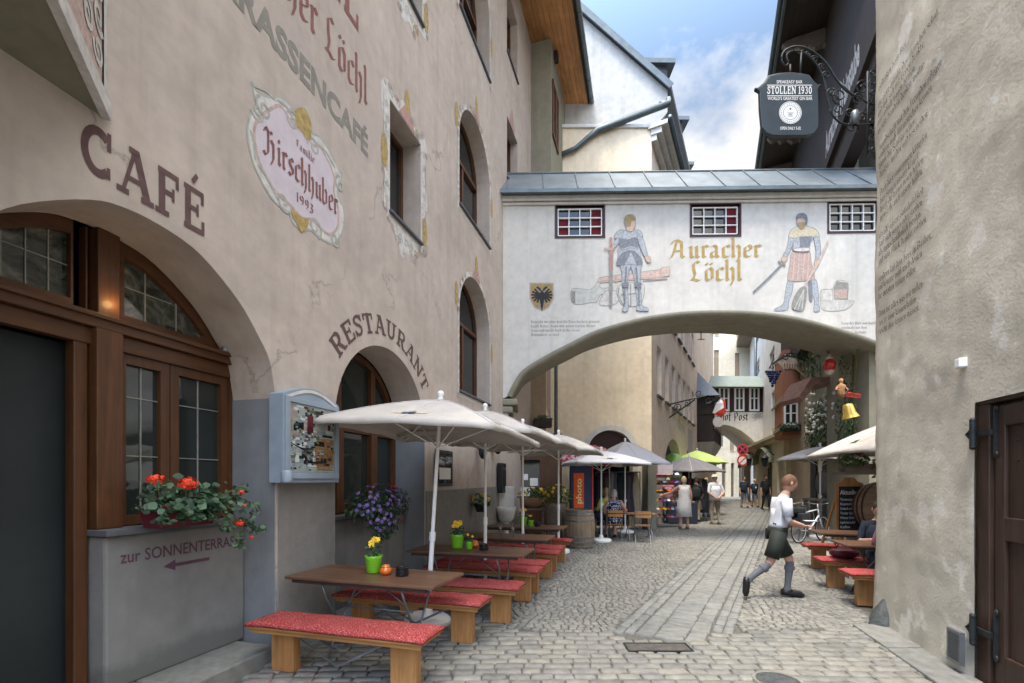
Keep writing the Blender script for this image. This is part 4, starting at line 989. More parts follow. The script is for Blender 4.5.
# ---- lettering
mb = MB(); x0, x1_ = 2.98, 3.84; k = (x1_-x0)/slab_len('CAFÉ'); slab_text(mb, 'CAFÉ', lambda u, v: (x0+u*k, 3.57+v*.335)); obj('cafe_lettering', mb, M['p_text'], rb)
mb = MB(); cx2, cz2, rad2 = c2, 2.33, 1.25; ln2 = slab_len('RESTAURANT'); t0, t1 = 146, 33
def ra(u, v): t = R(t0 + (t1-t0)*u/ln2); r = rad2 + v*.245; return (cx2 + r*math.cos(t), cz2 + r*math.sin(t))
slab_text(mb, 'RESTAURANT', ra); obj('restaurant_lettering', mb, M['p_text'], rb)
mb = MB(); vs, fs = text_geo('TERRASSENCAFÉ', 1, .036); wx = max(v[0] for v in vs); hz = .72
xe = FL.at(368, 150)[0]; xst = FL.at(235, 5)[0] - .55; mb.add([(xst + v[0]/wx*(xe-xst), -.003, 5.71 + v[1]/hz*.27) for v in vs], fs); obj('terrace_lettering', mb, M['p_olive'], rb)
mb = MB(); xe = FL.at(368, 100)[0]; kk = .245; ln3 = bl_len('Auracher Löchl'); xst = 5.22 - bl_len('Auracher ')*.243
blackletter(mb, 'Auracher Löchl', lambda u, v: (xst + u*(xe-xst)/ln3, 6.33 + v*.31), .11); obj('house_name_lettering', mb, M['p_maroon'], rb)
mb = MB(); k = .42; xe = FL.at(360, 30)[0]; xst = xe - slab_len('HOTEL')*k; slab_text(mb, 'HOTEL', lambda u, v: (xst+u*k, 7.09+v*.55)); obj('hotel_lettering', mb, M['p_maroon'], rb)
mb = MB(); p0 = FL.at(120, 570, .36); p1 = FL.at(243, 556, .36); vs, fs = text_geo('zur SONNENTERRASSE', 1, .012); wx = max(v[0] for v in vs)
mb.add([(p0[0] + v[0]/wx*(p1[0]-p0[0]), .3565, 1.035 + v[1]*.13) for v in vs], fs)
ax0, ax1 = FL.at(163, 580, .36)[0], FL.at(209, 570, .36)[0]; az = .955
mb.add(*polyfill([(ax0, az), (ax0+.10, az+.045), (ax0+.10, az+.014), (ax1, az+.014), (ax1, az-.014), (ax0+.10, az-.014), (ax0+.10, az-.045)], (), 0, .3565))
obj('terrace_direction_lettering', mb, M['p_purple'], rb)
# ---- cartouche
cp = [(85,5),(105,45),(150,68),(200,68),(238,100),(255,140),(280,118),(300,130),(325,175),(330,215),(360,230),(400,290),(440,370),(452,372),(430,450),(455,520),(455,590),(430,645),(400,655),(350,625),(320,600),(290,605),(250,570),(235,530),(190,500),(150,450),(100,350),(75,260),(70,190),(85,130),(105,105)]
tp = lambda a, b: FL.at(230 + a/4.015, 80 + b/4.015)
CO = smooth_poly([tp(*p) for p in cp], True, 4)
ic = [(118,150),(150,125),(200,105),(240,160),(270,195),(300,215),(330,262),(360,270),(395,330),(418,400),(415,450),(432,520),(430,590),(400,620),(360,590),(330,560),(290,555),(245,505),(200,465),(165,425),(120,335),(98,250),(98,190)]
CI = smooth_poly([tp(*p) for p in ic], True, 4)
mb = MB(); flat(mb, CO, -.0025); mb.cur = 3; ribbon(mb, [(x, z) for x, z in CO], .02, -.0032, True); mb.cur = 1; flat(mb, CI, -.0042); mb.cur = 4; ribbon(mb, CI, .028, -.005, True)
mb.cur = 3
for (a, b), r, s_, a0 in (((250,165),.10,1,60),((335,270),.10,-1,200),((135,115),.10,1,120),((440,420),.09,1,90),((215,490),.10,-1,0),((340,590),.11,1,300),((420,640),.09,-1,45),((110,130),.08,1,200)):
    c_ = tp(a, b); ribbon(mb, spiral(c_[0], c_[1], r, 1.3, a0, s_, 16), .022, -.006)
for a, b, c_, d in ((90,20,180,80),(190,80,250,150),(335,240,420,350),(110,340,190,480),(80,200,100,320)):
    ribbon(mb, [tp(a,b), tp((a+c_)/2+6,(b+d)/2-8), tp(c_,d)], .02, -.0056)
mb.cur = 2
flat(mb, smooth_poly([tp(*p) for p in ((262,150),(258,125),(275,112),(290,112),(305,125),(325,180),(322,235),(305,240),(285,205),(265,185))], True, 3), -.0066)
flat(mb, smooth_poly([tp(*p) for p in ((245,520),(262,530),(285,550),(312,560),(310,590),(285,612),(262,570),(248,550))], True, 3), -.0066)
obj('painted_cartouche', mb, [M['p_light'], M['p_lilac'], M['p_ochre'], M['p_shade'], M['p_rose']], rb)
mb = MB(); xh0, xh1 = tp(135, 300)[0], tp(432, 530)[0]; lh = bl_len('Hirschhuber'); zb = 4.635
blackletter(mb, 'Hirschhuber', lambda u, v: (xh0 + u*(xh1-xh0)/lh, zb + v*.185), .12, yf=-.0075)
xf0 = tp(262, 250)[0]; blackletter(mb, 'Familie', lambda u, v: (xf0 + u*.062, 4.975 + v*.055), .10, yf=-.0075)
xf0 = tp(262, 480)[0]; blackletter(mb, '1993', lambda u, v: (xf0 + u*.10, 4.43 + v*.075), .10, yf=-.0075)
obj('family_name_lettering', mb, M['p_maroon'], rb)
# ---- roof, soffit, gutter, bay
rf = MB(); rf.box(-.6, 18.75, -1.42, .6, 15.0, 15.10); sf = obj('soffit', rf, M['soffitwood'], rb)
for x in (12.6, 15.3):
    bm_ = MB(); bm_.box(x-.11, x+.11, -.75, .0, 14.72, 14.995); bm_.box(x-.10, x+.10, -.45, 0, 14.45, 14.72); obj('eaves_bracket', bm_, M['darkwood'], rb, bevel=.03)
bm_ = MB(); bm_.box(-.6, 18.76, -1.44, -1.40, 14.98, 15.22); bm_.box(18.72, 18.76, -1.4, .5, 14.9, 15.3); obj('fascia', bm_, M['darkwood'], rb)
ro = MB(); ro.add([(-.6,-1.46,15.13),(18.8,-1.46,15.13),(18.8,5,18.6),(-.6,5,18.6),(-.6,-1.46,15.23),(18.8,-1.46,15.23),(18.8,5,18.7),(-.6,5,18.7)], [(3,2,1,0),(4,5,6,7),(0,1,5,4),(1,2,6,5),(2,3,7,6),(3,0,4,7)]); obj('roof', ro, M['slate'], rb)
gt = MB(); gt.tube([(-.6,-1.53,15.10),(18.85,-1.53,15.06)], .085, 12); 
for i in range(24): x = 1.0 + i*.78; gt.tube([(x-.02,-1.53,15.098-.002*i),(x+.02,-1.53,15.098-.002*i)], .094, 12)
g_ = obj('gutter', gt, M['gutter'], rb, autos=40)
dp = MB(); dp.tube([(18.7,-1.53,15.0),(18.72,-1.5,14.75),(18.8,-1.2,14.45),(18.9,-.6,14.1),(18.9,-.25,13.85),(18.9,-.16,13.4),(18.9,-.16,6.2)], .055, 10); obj('downpipe', dp, M['gutter'], rb, smooth=True)
xb0 = FL.at(531, 150)[0]
bay = MB(); bay.box(xb0, 18.4, -.62, .0, 9.0, 14.99); byo = obj('bay', bay, M['soffit'], rb)
win(byo, FL.at(552,120,-.62)[0], FL.at(557.5,140,-.62)[0], 12.2, 13.9, d=-.67, fw=.1, nz=2, sill=False)
# painted oriel close to the camera
ub = MB(); zo = 3.98; P3 = [(3.12, .0), (2.19, -.88), (.5, -.88), (-.4, 0)]
ub.add([(x, y, zo) for x, y in P3] + [(x, y, 8.2) for x, y in P3], [(0,1,2,3),(4,7,6,5),(0,4,5,1),(1,5,6,2),(2,6,7,3),(3,7,4,0)]); ori = obj('oriel', ub, plaster('olive_oriel_plaster', (.20,.19,.135), bs=.3), rb)
e_ = MB(); 
for p, q in ((P3[0], P3[1]), (P3[1], P3[2])): 
    e_.bar((p[0], p[1]-.012, zo+.045), (q[0], q[1]-.012, zo+.045), .05, .11)
obj('oriel_moulding', e_, M['p_light'], ori)
dv = Vector((P3[1][0]-P3[0][0], P3[1][1]-P3[0][1])); ll = dv.length; dv.normalize(); nv = Vector((-dv.y, dv.x)); 
if nv.y > 0: nv = -nv
mb = MB()
def on_cant(t, z, k=.004): return (P3[0][0]+dv.x*t+nv.x*k, P3[0][1]+dv.y*t+nv.y*k, z)
mb.cur = 0; mb.add([on_cant(.08, zo+.12), on_cant(ll-.04, zo+.12), on_cant(ll-.04, 8), on_cant(.08, 8)], [(0,1,2,3)])
mb.cur = 1
for i in range(12):
    t = .16 + (i % 3)*.19; z = zo+.32+.2*(i//3)+.06*(i % 3); sp_ = spiral(t, z, .095, 1.3, 70*i, 1 if i % 2 else -1, 14)
    a = MB(); ribbon(a, sp_, .034, 0); b = len(mb.v); mb.v += [on_cant(u, w_, .008 + .0006*i) for u, _, w_ in a.v]; mb.f += [tuple(j+b for j in f) for f in a.f]; mb.m += [1]*len(a.f)
mb.add([on_cant(.0, zo+.1, .012), on_cant(.07, zo+.1, .012), on_cant(.07, 8, .012), on_cant(.0, 8, .012)], [(0,1,2,3)])
obj('painted_panel', mb, [M['p_rose'], M['p_light']], ori)
# little up-light in the arch
ul = MB(); ul.lathe([(.035,0),(.04,.01),(.04,.05),(.03,.06)], (xr-.13, dW-.06, tz+.05), 14); u_ = obj('uplight', ul, M['steel'], rb, smooth=True)
for nm_, x_, e in (('uplight_lamp', xr-.13, 7.0), ('uplight_lamp', xpost0+.12, .3)):
    l = bpy.data.lights.new(nm_, 'POINT'); l.energy = e; l.color = (1, .62, .25); l.shadow_soft_size = .03; lo = bpy.data.objects.new(nm_, l); COL.objects.link(lo); lo.parent = rb; lo.location = (x_, dW-.13, tz+.16)

# ================================================================== ROUGH WALL (right)
sh = thing('old_house', 'old house with rough bumpy lime plaster wall, poem lettering and a dark plank door', 'building', frame=FR)
dx0, dx1, dzt = FR.at(976, 500)[0], 4.2, 2.29
gw = MB(); st = .055; nx, nz = int(5.6/st), int(9.0/st); idx = {}
def wz(x, z):
    p = Vector((x*1.1, z*1.1, 0)); q = Vector((x*4.2, z*4.2, 5)); r = Vector((x*13, z*13, 9))
    d = .022*noise.noise(p) + .008*noise.noise(q) + .005*noise.noise(r)
    d += -.05*max(0, .7 - z)*(1 if x < dx0-.1 else 0)                    # battered foot
    if x < .22: d += .8*(.22-x)**2                                     # worn corner
    if abs(x-dx0) < .1 and z < dzt: d *= .3
    return d
for i in range(-3, nx+1):
    for k in range(nz+1):
        x = max(i, 0)*st; z = k*st - .02
        y = wz(x, z)
        if i < 0: x = .0 + .03*abs(noise.noise(Vector((3, z*1.6, 1)))) ; y = wz(0, z) + [1.2, .5, .12][i+3] 
        if i == 0: x = .03*abs(noise.noise(Vector((3, z*1.6, 1))))
        idx[(i, k)] = len(gw.v); gw.v.append((x, y, z))
for i in range(-3, nx):
    for k in range(nz):
        xm, zm = (max(i,0)+.5)*st, (k+.5)*st-.02
        if dx0 < xm < dx1 and zm < dzt: continue
        gw.f.append((idx[(i,k)], idx[(i+1,k)], idx[(i+1,k+1)], idx[(i,k+1)])); gw.m.append(0)
obj('wall', gw, M['wall_right'], sh, smooth=True)
up = MB(); up.box(.02, 5.6, .02, 6, 8.9, 10.5); up.box(.06, 5.6, 1.0, 5, 0, 9); obj('upper_wall', up, M['wall_right'], sh)
xq = math.floor(dx0/st)*st
dj = MB(); x0 = dx0-.06; dj.box(x0+.02, dx1, .02, .2, dzt-.028, dzt+.01); dj.box(x0+.03, dx0+.11, .022, .2, .0, dzt-.03); obj('door_frame', dj, M['doorwood'], sh, bevel=.008)
do = MB(); xd0 = dx0 + .115; do.box(xd0, dx1, .075, .12, .03, dzt-.04)
obj_d = obj('door', do, M['doorwood'], sh, bevel=.004)
ds = MB(); wd_ = .105
xq0, xq1 = xd0+.02, dx1
for (a, b, c_, d) in ((xq0, xq0+wd_, .04, dzt-.06), (xq0+wd_+.001, xq1, .04, .28), (xq0+wd_+.001, xq1, 1.18, 1.36), (xq0+wd_+.001, xq1, dzt-.22, dzt-.06)): ds.box(a, b, .045, .076, c_, d)
obj('door_rail', ds, M['doorwood'], obj_d, bevel=.008)
nl = MB()
for a in (xd0+.22, xd0+.31):
    for z in (1.95, 2.07, 1.80): nl.ball((a, .070, z), (.012, .006, .012), 8)
obj('door_studs', nl, M['iron'], obj_d, smooth=True)
for z in (2.03, .42):
    h = MB(); h.tube([(xd0-.10, -.03, z-.10), (xd0-.10, -.03, z+.10)], .022, 10); h.tube([(xd0-.14,-.01,z+.05),(xd0-.17,-.03,z),(xd0-.14,-.01,z-.05)], .016, 8)
    h.box(xd0-.10, xd0+.06, -.012, .012, z-.022, z+.022); h.bar((xd0+.05,.038,z-.17), (xd0+.05,.038,z+.17), .036, .014); h.ball((xd0+.05,.036,z+.18), (.026,.012,.03), 8); h.ball((xd0+.05,.036,z-.18), (.026,.012,.03), 8); h.ball((xd0-.10,-.03,z+.11), .024, 8); h.ball((xd0-.10,-.03,z-.11), .024, 8)
    obj('hinge', h, M['iron'], obj_d, autos=40)
# poem
poem = [["Gedanken beim Bier"],
 ["Wie Gott erlaubt, den Menschen schuf,", "und ihm sich mit Leben dankte,", "war redlich wagen hoffen,", "an sein Handeln denken wollte."],
 ["Freundschaft mit den Freunden pflegen", "sondern muß Mitmenschen kennen", "hinter die Schläge sehen", "dankbar werden und bescheiden."],
 ["Doch die Erinnerungen kämpfen", "hier Sorgen unserer Kämpfe", "durch die Tränen neuen hoffen", "mein Leb, auch unsere hoffen."],
 ["Gerade unsere Gottähnlichkeit", "darf sich sorgen oder sterben", "als menschenähnlich werden", "und sein Glück dankbar erleben."],
 ["Sondern laß dein Herz im Glauben,", "und könnte wohl auch denken", "die meisten Tränen stillen."],
 ["Denn ist alles was wir wollen", "reicht ohne können helfen", "reicht ohne können müssen."]]
zl = [6.0, 5.70, 4.98, 4.42, 3.98, 3.58, 3.44]
zs_l = []
mb = MB(); z = 6.10
gaps = [.0, .30, .33, .33, .33, .34, .30]
z = 6.16; xl0 = .20
tops = [6.20, 5.86, 5.30, 4.74, 4.17, 3.69, 3.52]
z = 6.22
ZS = []
for s_ in range(7):
    for ln4 in poem[s_]: ZS.append((z, ln4)); z -= .112
    z -= .115
kz = (6.17-3.34)/(ZS[0][0]-ZS[-1][0])
for z, s_ in ZS:
    z = 6.17 - (ZS[0][0]-z)*kz
    blackletter(mb, s_, lambda u, v: (xl0 + u*.051, z + v*.050), .085, yf=-.004, dy=.0)
mb.v = [(x, wz(x, zz) - .010, zz) for x, y, zz in mb.v]
obj('poem_lettering', mb, M['p_grey'], sh)
gr = MB(); g0 = FR.at(950, 650, -.07); g0x = g0[0]; gr.box(g0x, g0x+.16, -.075, -.06, .10, .36); ven = obj('vent_grille', gr, M['steel'], sh)
gs = MB()
for i in range(9): gs.bar((g0x+.012+i*.017, -.084, .11), (g0x+.012+i*.017, -.084, .35), .004)
for i in range(13): gs.bar((g0x+.005, -.087, .115+i*.0185), (g0x+.155, -.087, .115+i*.0185), .004)
for a in ((g0x, .09, g0x+.16, .115), (g0x, .345, g0x+.16, .37)): gs.box(a[0]-.01, a[2]+.01, -.09, -.055, a[1], a[3])
gs.box(g0x-.012, g0x+.008, -.089, -.055, .116, .344); gs.box(g0x+.152, g0x+.172, -.089, -.055, .116, .344)
obj('grille_bars', gs, M['steel'], ven)
bx = MB(); q = FR.at(965, 364); bx.box(q[0]-.03, q[0]+.035, -.06, .02, q[1]-.03, q[1]+.05); obj('junction_box', bx, M['white'], sh, bevel=.008)
# ================================================================== BRIDGE HOUSE
br = thing('bridge_house', 'white painted bridge house spanning the lane on a flat arch, with knight murals', 'building', frame=FB)
BD = 1.45
def fb(px, py, d=0): return FB.at(px, py, d)
arc = [(508,396),(513,386),(523,371),(545,357),(570,344),(597,331),(640,319),(680,313),(720,311.5),(760,313),(800,319),(840,330),(873,341),(905,354)]
za = fb(600, 194)[1]; xR = 9.6
ol = [(-.2, za), (-.2, fb(505,402)[1])] + smooth_poly(fb and [fb(*p) for p in arc], False, 3) + [(xR, 3.3), (xR, za)]
ol = [(-.12, za), (-.12, fb(505,402)[1])] + ol[2:]
wz_ = [px_rect(FB, (a,t0_),(b,t0_),(b,t1_),(a,t1_)) for a, b, t0_, t1_ in ((556,604,206,237),(691,740,204.5,235.5),(828.5,878,201,232))]
holes = [rect(x0,x1,z0,z1) for x0,x1,z0,z1 in wz_]
obj('wall', plate(ol, holes, BD, 0), M['bridge'], br)
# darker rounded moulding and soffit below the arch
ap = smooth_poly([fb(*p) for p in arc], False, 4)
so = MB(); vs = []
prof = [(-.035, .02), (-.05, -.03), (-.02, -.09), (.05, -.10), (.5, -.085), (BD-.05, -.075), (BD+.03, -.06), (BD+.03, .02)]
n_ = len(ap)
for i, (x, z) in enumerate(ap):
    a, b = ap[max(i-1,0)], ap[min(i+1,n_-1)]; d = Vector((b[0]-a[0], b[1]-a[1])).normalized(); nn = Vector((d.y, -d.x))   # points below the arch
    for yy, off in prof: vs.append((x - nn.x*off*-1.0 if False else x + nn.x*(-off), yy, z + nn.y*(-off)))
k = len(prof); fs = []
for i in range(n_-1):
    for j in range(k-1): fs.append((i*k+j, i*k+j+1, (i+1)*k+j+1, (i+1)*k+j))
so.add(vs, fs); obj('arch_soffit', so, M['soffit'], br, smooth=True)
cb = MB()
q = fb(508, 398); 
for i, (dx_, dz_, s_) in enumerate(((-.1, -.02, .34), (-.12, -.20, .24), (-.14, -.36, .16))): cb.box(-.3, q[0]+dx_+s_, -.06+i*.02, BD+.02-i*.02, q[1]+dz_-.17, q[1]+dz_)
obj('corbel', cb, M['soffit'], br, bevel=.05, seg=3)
for i, (x0, x1, z0, z1) in enumerate(wz_):
    f = win(br, x0, x1, z0, z1, d=.045, fw=.055, nx=1, nz=1, leaves=1, mt='maroon', mm='white', mun=.03, sill=False)
    wm = MB(); fw = .055
    for j in range(0, 5): x = x0+fw+(x1-x0-2*fw)*j/4; wm.box(x-.011, x+.011, .028, .075, z0+fw, z1-fw)
    for j in range(0, 4): z = z0+fw+(z1-z0-2*fw)*j/3; wm.box(x0+fw, x1-fw, .031, .072, z-.011, z+.011)
    obj('muntins', wm, M['white'], f)
    cu_ = MB(); w4 = (x1-x0-2*fw)/4
    cu2 = MB(); cells = {0: [(0,0),(0,1),(3,0),(3,1),(3,2)], 1: [(3,0),(3,1),(3,2)], 2: []}[i]
    for a, b in cells: (cu2 if a == 3 else cu_).box(x0+fw+w4*a+.018, x0+fw+w4*(a+1)-.018, .080, .084, z0+fw+(z1-z0-2*fw)*b/3+.018, z0+fw+(z1-z0-2*fw)*(b+1)/3-.018)
    for c_m in (cu_, cu2):
        if c_m.v: obj('curtain', c_m, M['redcurtain'], f)
    fr = MB(); 
    fr.box(x0-.03, x0, -.015, .05, z0-.03, z1+.03); fr.box(x1, x1+.03, -.015, .05, z0-.03, z1+.03); fr.box(x0, x1, -.016, .05, z1, z1+.03); fr.box(x0, x1, -.016, .05, z0-.03, z0); obj('casing', fr, M['maroon'], f)
ab = MB(); ab.box(9.15, 15, .3, 1.9, -.02, za-.1); ab.box(xR+.01, 15, .3, 1.9, za-.1, za+3); obj('abutment', ab, M['soffit'], br)
# roof
rg = fb(600, 173, BD/2)[1]
rf = MB(); e0 = -.26
rf.add([(-.35,e0,za-.02),(xR,e0,za-.02),(xR,BD/2,rg),(-.35,BD/2,rg),(xR,BD+.26,za-.02),(-.35,BD+.26,za-.02),(-.35,e0,za-.06),(xR,e0,za-.06),(xR,BD+.26,za-.06),(-.35,BD+.26,za-.06)],
       [(0,1,2,3),(3,2,4,5),(6,7,1,0),(5,4,8,9),(9,8,7,6),(0,3,5,9,6),(1,7,8,4,2)])
ro = obj('roof', rf, M['zinc'], br)
sm2 = MB(); x = .2
while x < xR:
    j = rnd(.03)
    for ya, yb in ((e0, BD/2), (BD+.26, BD/2)): sm2.bar((x+j+.0, ya, za-.005), (x+j+(.03), yb, rg+.012), .022, .03)
    x += .86
sm2.tube([(-.35, BD/2, rg+.012), (xR, BD/2, rg+.012)], .03, 8)
obj('roof_seams', sm2, M['zinc'], ro)
dd = MB(); dd.box(-.3, xR, e0-.015, e0+.004, za-.10, za-.015); obj('drip_edge', dd, M['gutter'], br)
co = MB(); co.box(-.1, xR, -.11, -.003, za-.20, za-.065); co.box(-.1, xR, -.05, -.003, za-.27, za-.20); obj('cornice', co, M['bridge'], br, bevel=.03, seg=3)
# lettering
mb = MB()
def px_line(s, xa_, xb_, ybase, xh, nib=.12, **k):
    a = fb(xa_, ybase); b = fb(xb_, ybase); L_ = bl_len(s); kx = (b[0]-a[0])/L_; kz = fb(xa_, ybase-xh)[1]-a[1]
    blackletter(mb, s, lambda u, v: (a[0]+u*kx, a[1]+v*kz), nib, **k)
px_line('Auracher', 671, 762, 258.5, 13.2); px_line('Löchl', 690, 743, 281.5, 14.2)
obj('house_name_lettering', mb, M['p_gold'], br)
mb = MB(); mb.cur = 0
for i, s_ in enumerate(('Bewacht im Jahre war die Auracherloch genannt', 'kauft Ritter Hans mit seiner Gattin dieses', 'Haus und wurde bald in der Gasse', 'Bewundert in Tirol.')):
    px_line(s_, 531, 531 + len(s_)*1.53, 323.2 + i*4.3, 1.9, nib=.07, dy=0)
for i, s_ in enumerate(('Hans der Wirt und Knecht', 'einstmals vor dem', 'Rathaus')):
    px_line(s_, 841 + (i == 2)*14, 841 + (i == 2)*14 + len(s_)*1.53, 324.5 + i*4.4, 1.9, nib=.07, dy=0)
obj('small_lettering', mb, M['p_grey'], br)
# murals: flat paint, each patch a hair above the last
MUR = ['p_armour','p_armourd','p_skin','p_hair','p_rose','p_bronze','p_wash','p_washd','p_cream','p_black','p_ochre','p_light','p_red']
class Mural:
    def __init__(s, ox, oy, sc, k=0): s.mb = MB(); s.k = k; s.f = lambda a, b: fb(ox + a/sc, oy + b/sc)
    def poly(s, m, pts, sm=True): s.mb.cur = MUR.index(m); s.k += 1; P = [s.f(*p) for p in pts]; Q = smooth_poly(P, True, 3) if sm else P; flat(s.mb, Q, -.003 - .0006*s.k); s.mb.cur = MUR.index('p_armourd' if 'armour' in m else 'p_washd'); ribbon(s.mb, Q, .012, -.0033 - .0006*s.k, True); return s
    def line(s, m, pts, w_): s.mb.cur = MUR.index(m); s.k += 1; ribbon(s.mb, [s.f(*p) for p in pts], w_, -.003 - .0006*s.k); return s
    def done(s, name): return obj(name, s.mb, [M[m] for m in MUR], br)
c_ = Mural(590, 200, 5.69)     # cannon
c_.poly('p_wash', [(-100,505),(0,510),(40,470),(60,455),(60,500),(130,500),(110,530),(60,540),(40,580),(0,585),(-60,595),(-105,580)], True)
c_.poly('p_washd', [(-105,520),(-85,520),(-85,590),(-105,580)], False); c_.poly('p_light', [(60,560),(90,520),(130,515),(160,530),(150,590),(60,600)])
c_.poly('p_wash', [(150,530),(165,490),(230,470),(300,480),(310,520),(290,590),(230,607),(180,595)]); c_.line('p_washd', [(165,500),(158,540),(185,592),(235,604)], .03); c_.line('p_washd', [(230,480),(232,600)], .03); c_.line('p_washd', [(175,540),(295,530)], .03)
c_.poly('p_bronze', [(45,450),(60,440),(395,397),(415,383),(450,380),(455,405),(452,432),(400,440),(60,472),(48,465)], False); c_.line('p_rose', [(60,466),(300,446),(440,448)], .05); c_.line('p_washd', [(300,462),(435,450)], .025); c_.line('p_rose', [(145,432),(147,470)], .05); c_.line('p_rose', [(400,398),(404,440)], .04)
c_.done('painted_cannon')
k_ = Mural(590, 200, 5.69, 22)     # knight
k_.poly('p_armour', [(175,370),(182,420),(182,480),(190,540),(192,600),(180,630),(210,634),(218,600),(215,540),(212,470),(222,400),(232,370)])
k_.poly('p_armour', [(232,370),(245,420),(258,480),(262,540),(268,600),(264,628),(330,632),(325,615),(295,600),(290,540),(285,480),(288,400),(285,370)])
k_.poly('p_armour', [(165,270),(160,320),(150,370),(190,372),(230,368),(270,372),(298,362),(285,310),(272,270)]); k_.poly('p_armourd', [(160,335),(152,368),(192,371),(215,330),(230,300),(250,330),(268,371),(296,362),(280,320),(240,290),(190,300)])
k_.poly('p_armour', [(190,175),(170,185),(165,215),(172,250),(178,285),(230,275),(270,280),(268,230),(275,200),(265,175),(230,170)]); k_.poly('p_armourd', [(168,225),(215,228),(250,215),(272,225),(268,272),(230,262),(178,278)])
k_.poly('p_armour', [(190,172),(155,180),(135,215),(150,222),(175,215),(185,195)]); k_.poly('p_armour', [(262,172),(290,182),(300,215),(285,222),(268,205)])
k_.poly('p_armour', [(150,220),(160,220),(165,240),(145,270),(128,280),(125,265)]); k_.poly('p_armour', [(270,210),(300,222),(318,280),(328,322),(310,325),(290,285),(275,240)]); k_.poly('p_skin', [(312,325),(335,322),(345,345),(335,358),(320,350)]); k_.poly('p_skin', [(110,262),(132,255),(138,275),(118,290),(106,280)])
k_.poly('p_skin', [(210,130),(240,108),(256,120),(258,140),(248,165),(240,182),(210,178),(205,150)]); k_.poly('p_hair', [(198,100),(220,86),(245,88),(258,105),(255,122),(235,122),(228,150),(205,152),(198,130)])
k_.poly('p_washd', [(110,285),(128,285),(124,605),(116,612),(110,600)], False); k_.poly('p_red', [(108,285),(130,285),(128,400),(108,400)], False); k_.line('p_red', [(118,215),(119,290)], .06); k_.line('p_rose', [(80,280),(140,282)], .05)
for (a, b, c2_, d2_) in ((196,480,196,600),(275,480,278,600),(205,380,200,470),(262,385,268,470)): k_.line('p_armourd', [(a,b),(c2_,d2_)], .04)
k_.poly('p_armourd', [(184,478),(216,474),(214,495),(190,500)]); k_.poly('p_armourd', [(252,478),(288,474),(286,497),(258,498)])
k_.done('painted_knight')
s_ = Mural(740, 190, 4.55)     # man with broom
s_.poly('p_wash', [(370,455),(420,450),(440,412),(492,425),(490,500),(520,505),(480,545),(380,548),(365,500)]); s_.poly('p_washd', [(425,450),(440,415),(490,425),(490,500),(430,498)], False); s_.poly('p_rose', [(428,455),(488,450),(486,495),(432,495)], False); s_.poly('p_light', [(372,455),(420,452),(422,505),(372,505)], False)
s_.poly('p_armour', [(218,410),(240,412),(238,460),(222,505),(215,545),(160,550),(160,540),(195,520),(205,470)]); s_.poly('p_armour', [(312,410),(345,408),(355,460),(358,520),(362,550),(335,552),(338,500),(318,455)]); s_.poly('p_armourd', [(312,412),(325,412),(328,500),(318,508),(312,480)])
s_.poly('p_rose', [(240,275),(225,340),(216,408),(250,416),(300,412),(338,405),(325,330),(310,275)]); 
for a in (240, 262, 285, 305): s_.line('p_bronze', [(a+8,285),(a,408)], .03)
s_.poly('p_armour', [(232,215),(242,250),(240,275),(308,278),(318,240),(330,212)]); s_.poly('p_armourd', [(270,215),(272,270),(308,272),(318,240),(328,214)], False)
s_.poly('p_cream', [(220,215),(235,180),(275,165),(330,172),(355,195),(358,220),(320,212),(270,214),(240,222)])
s_.poly('p_armour', [(222,222),(240,222),(238,250),(215,300),(198,310),(195,298),(212,265)]); s_.poly('p_armour', [(335,215),(358,218),(366,275),(358,320),(342,322),(345,280)]); s_.poly('p_skin', [(185,315),(200,302),(215,312),(200,330)]); s_.poly('p_skin', [(338,322),(358,318),(355,345),(340,350)])
s_.poly('p_skin', [(262,130),(285,122),(295,140),(290,165),(270,170),(258,155)]); s_.poly('p_hair', [(262,155),(275,150),(292,150),(290,175),(272,180)]); s_.poly('p_armourd', [(255,130),(262,112),(285,107),(302,118),(305,145),(298,160),(292,135),(275,130)])
s_.line('p_armourd', [(198,330),(130,400),(58,468)], .045); s_.line('p_washd', [(172,325),(205,345)], .05); s_.line('p_bronze', [(400,232),(355,330),(285,450)], .05)
s_.poly('p_washd', [(290,440),(265,455),(240,500),(235,535),(255,548),(285,545),(298,500),(302,455)]); 
for a in (245, 262, 280): s_.line('p_wash', [(288,455),(a,545)], .02)
s_.poly('p_light', [(245,268),(310,264),(308,280),(250,280)])
s_.done('painted_servant')
e_ = Mural(520, 270, 7.31)     # shield
e_.poly('p_bronze', [(70,95),(245,95),(246,210),(210,275),(160,302),(105,272),(72,210)], False); e_.poly('p_ochre', [(78,102),(238,102),(238,208),(205,268),(160,292),(110,266),(80,208)], False)
e_.poly('p_black', [(150,150),(170,150),(180,200),(165,290),(155,290),(140,200)]); 
for sg in (-1, 1):
    e_.poly('p_black', [(160+sg*8,135),(160+sg*35,118),(160+sg*42,130),(160+sg*25,145),(160+sg*10,160)])
    for t_ in range(6): a = R(55 - 26*t_); e_.line('p_black', [(160+sg*12,185),(160+sg*(20+58*math.cos(a)),185-70*math.sin(a)*(.8))], .045)
    e_.line('p_red', [(160+sg*14,245),(160+sg*32,265)], .05)
e_.done('painted_shield')
# wall lamp hook below the arch
lk = MB(); a = fb(709, 329); lk.tube([(a[0], .5, a[1]+.10), (a[0], .5, a[1]-.12)], .012, 6); lk.tube([(a[0]-.09,.5,a[1]-.1),(a[0]+.09,.5,a[1]-.1)], .01, 6); obj('iron_hook', lk, M['iron'], br)

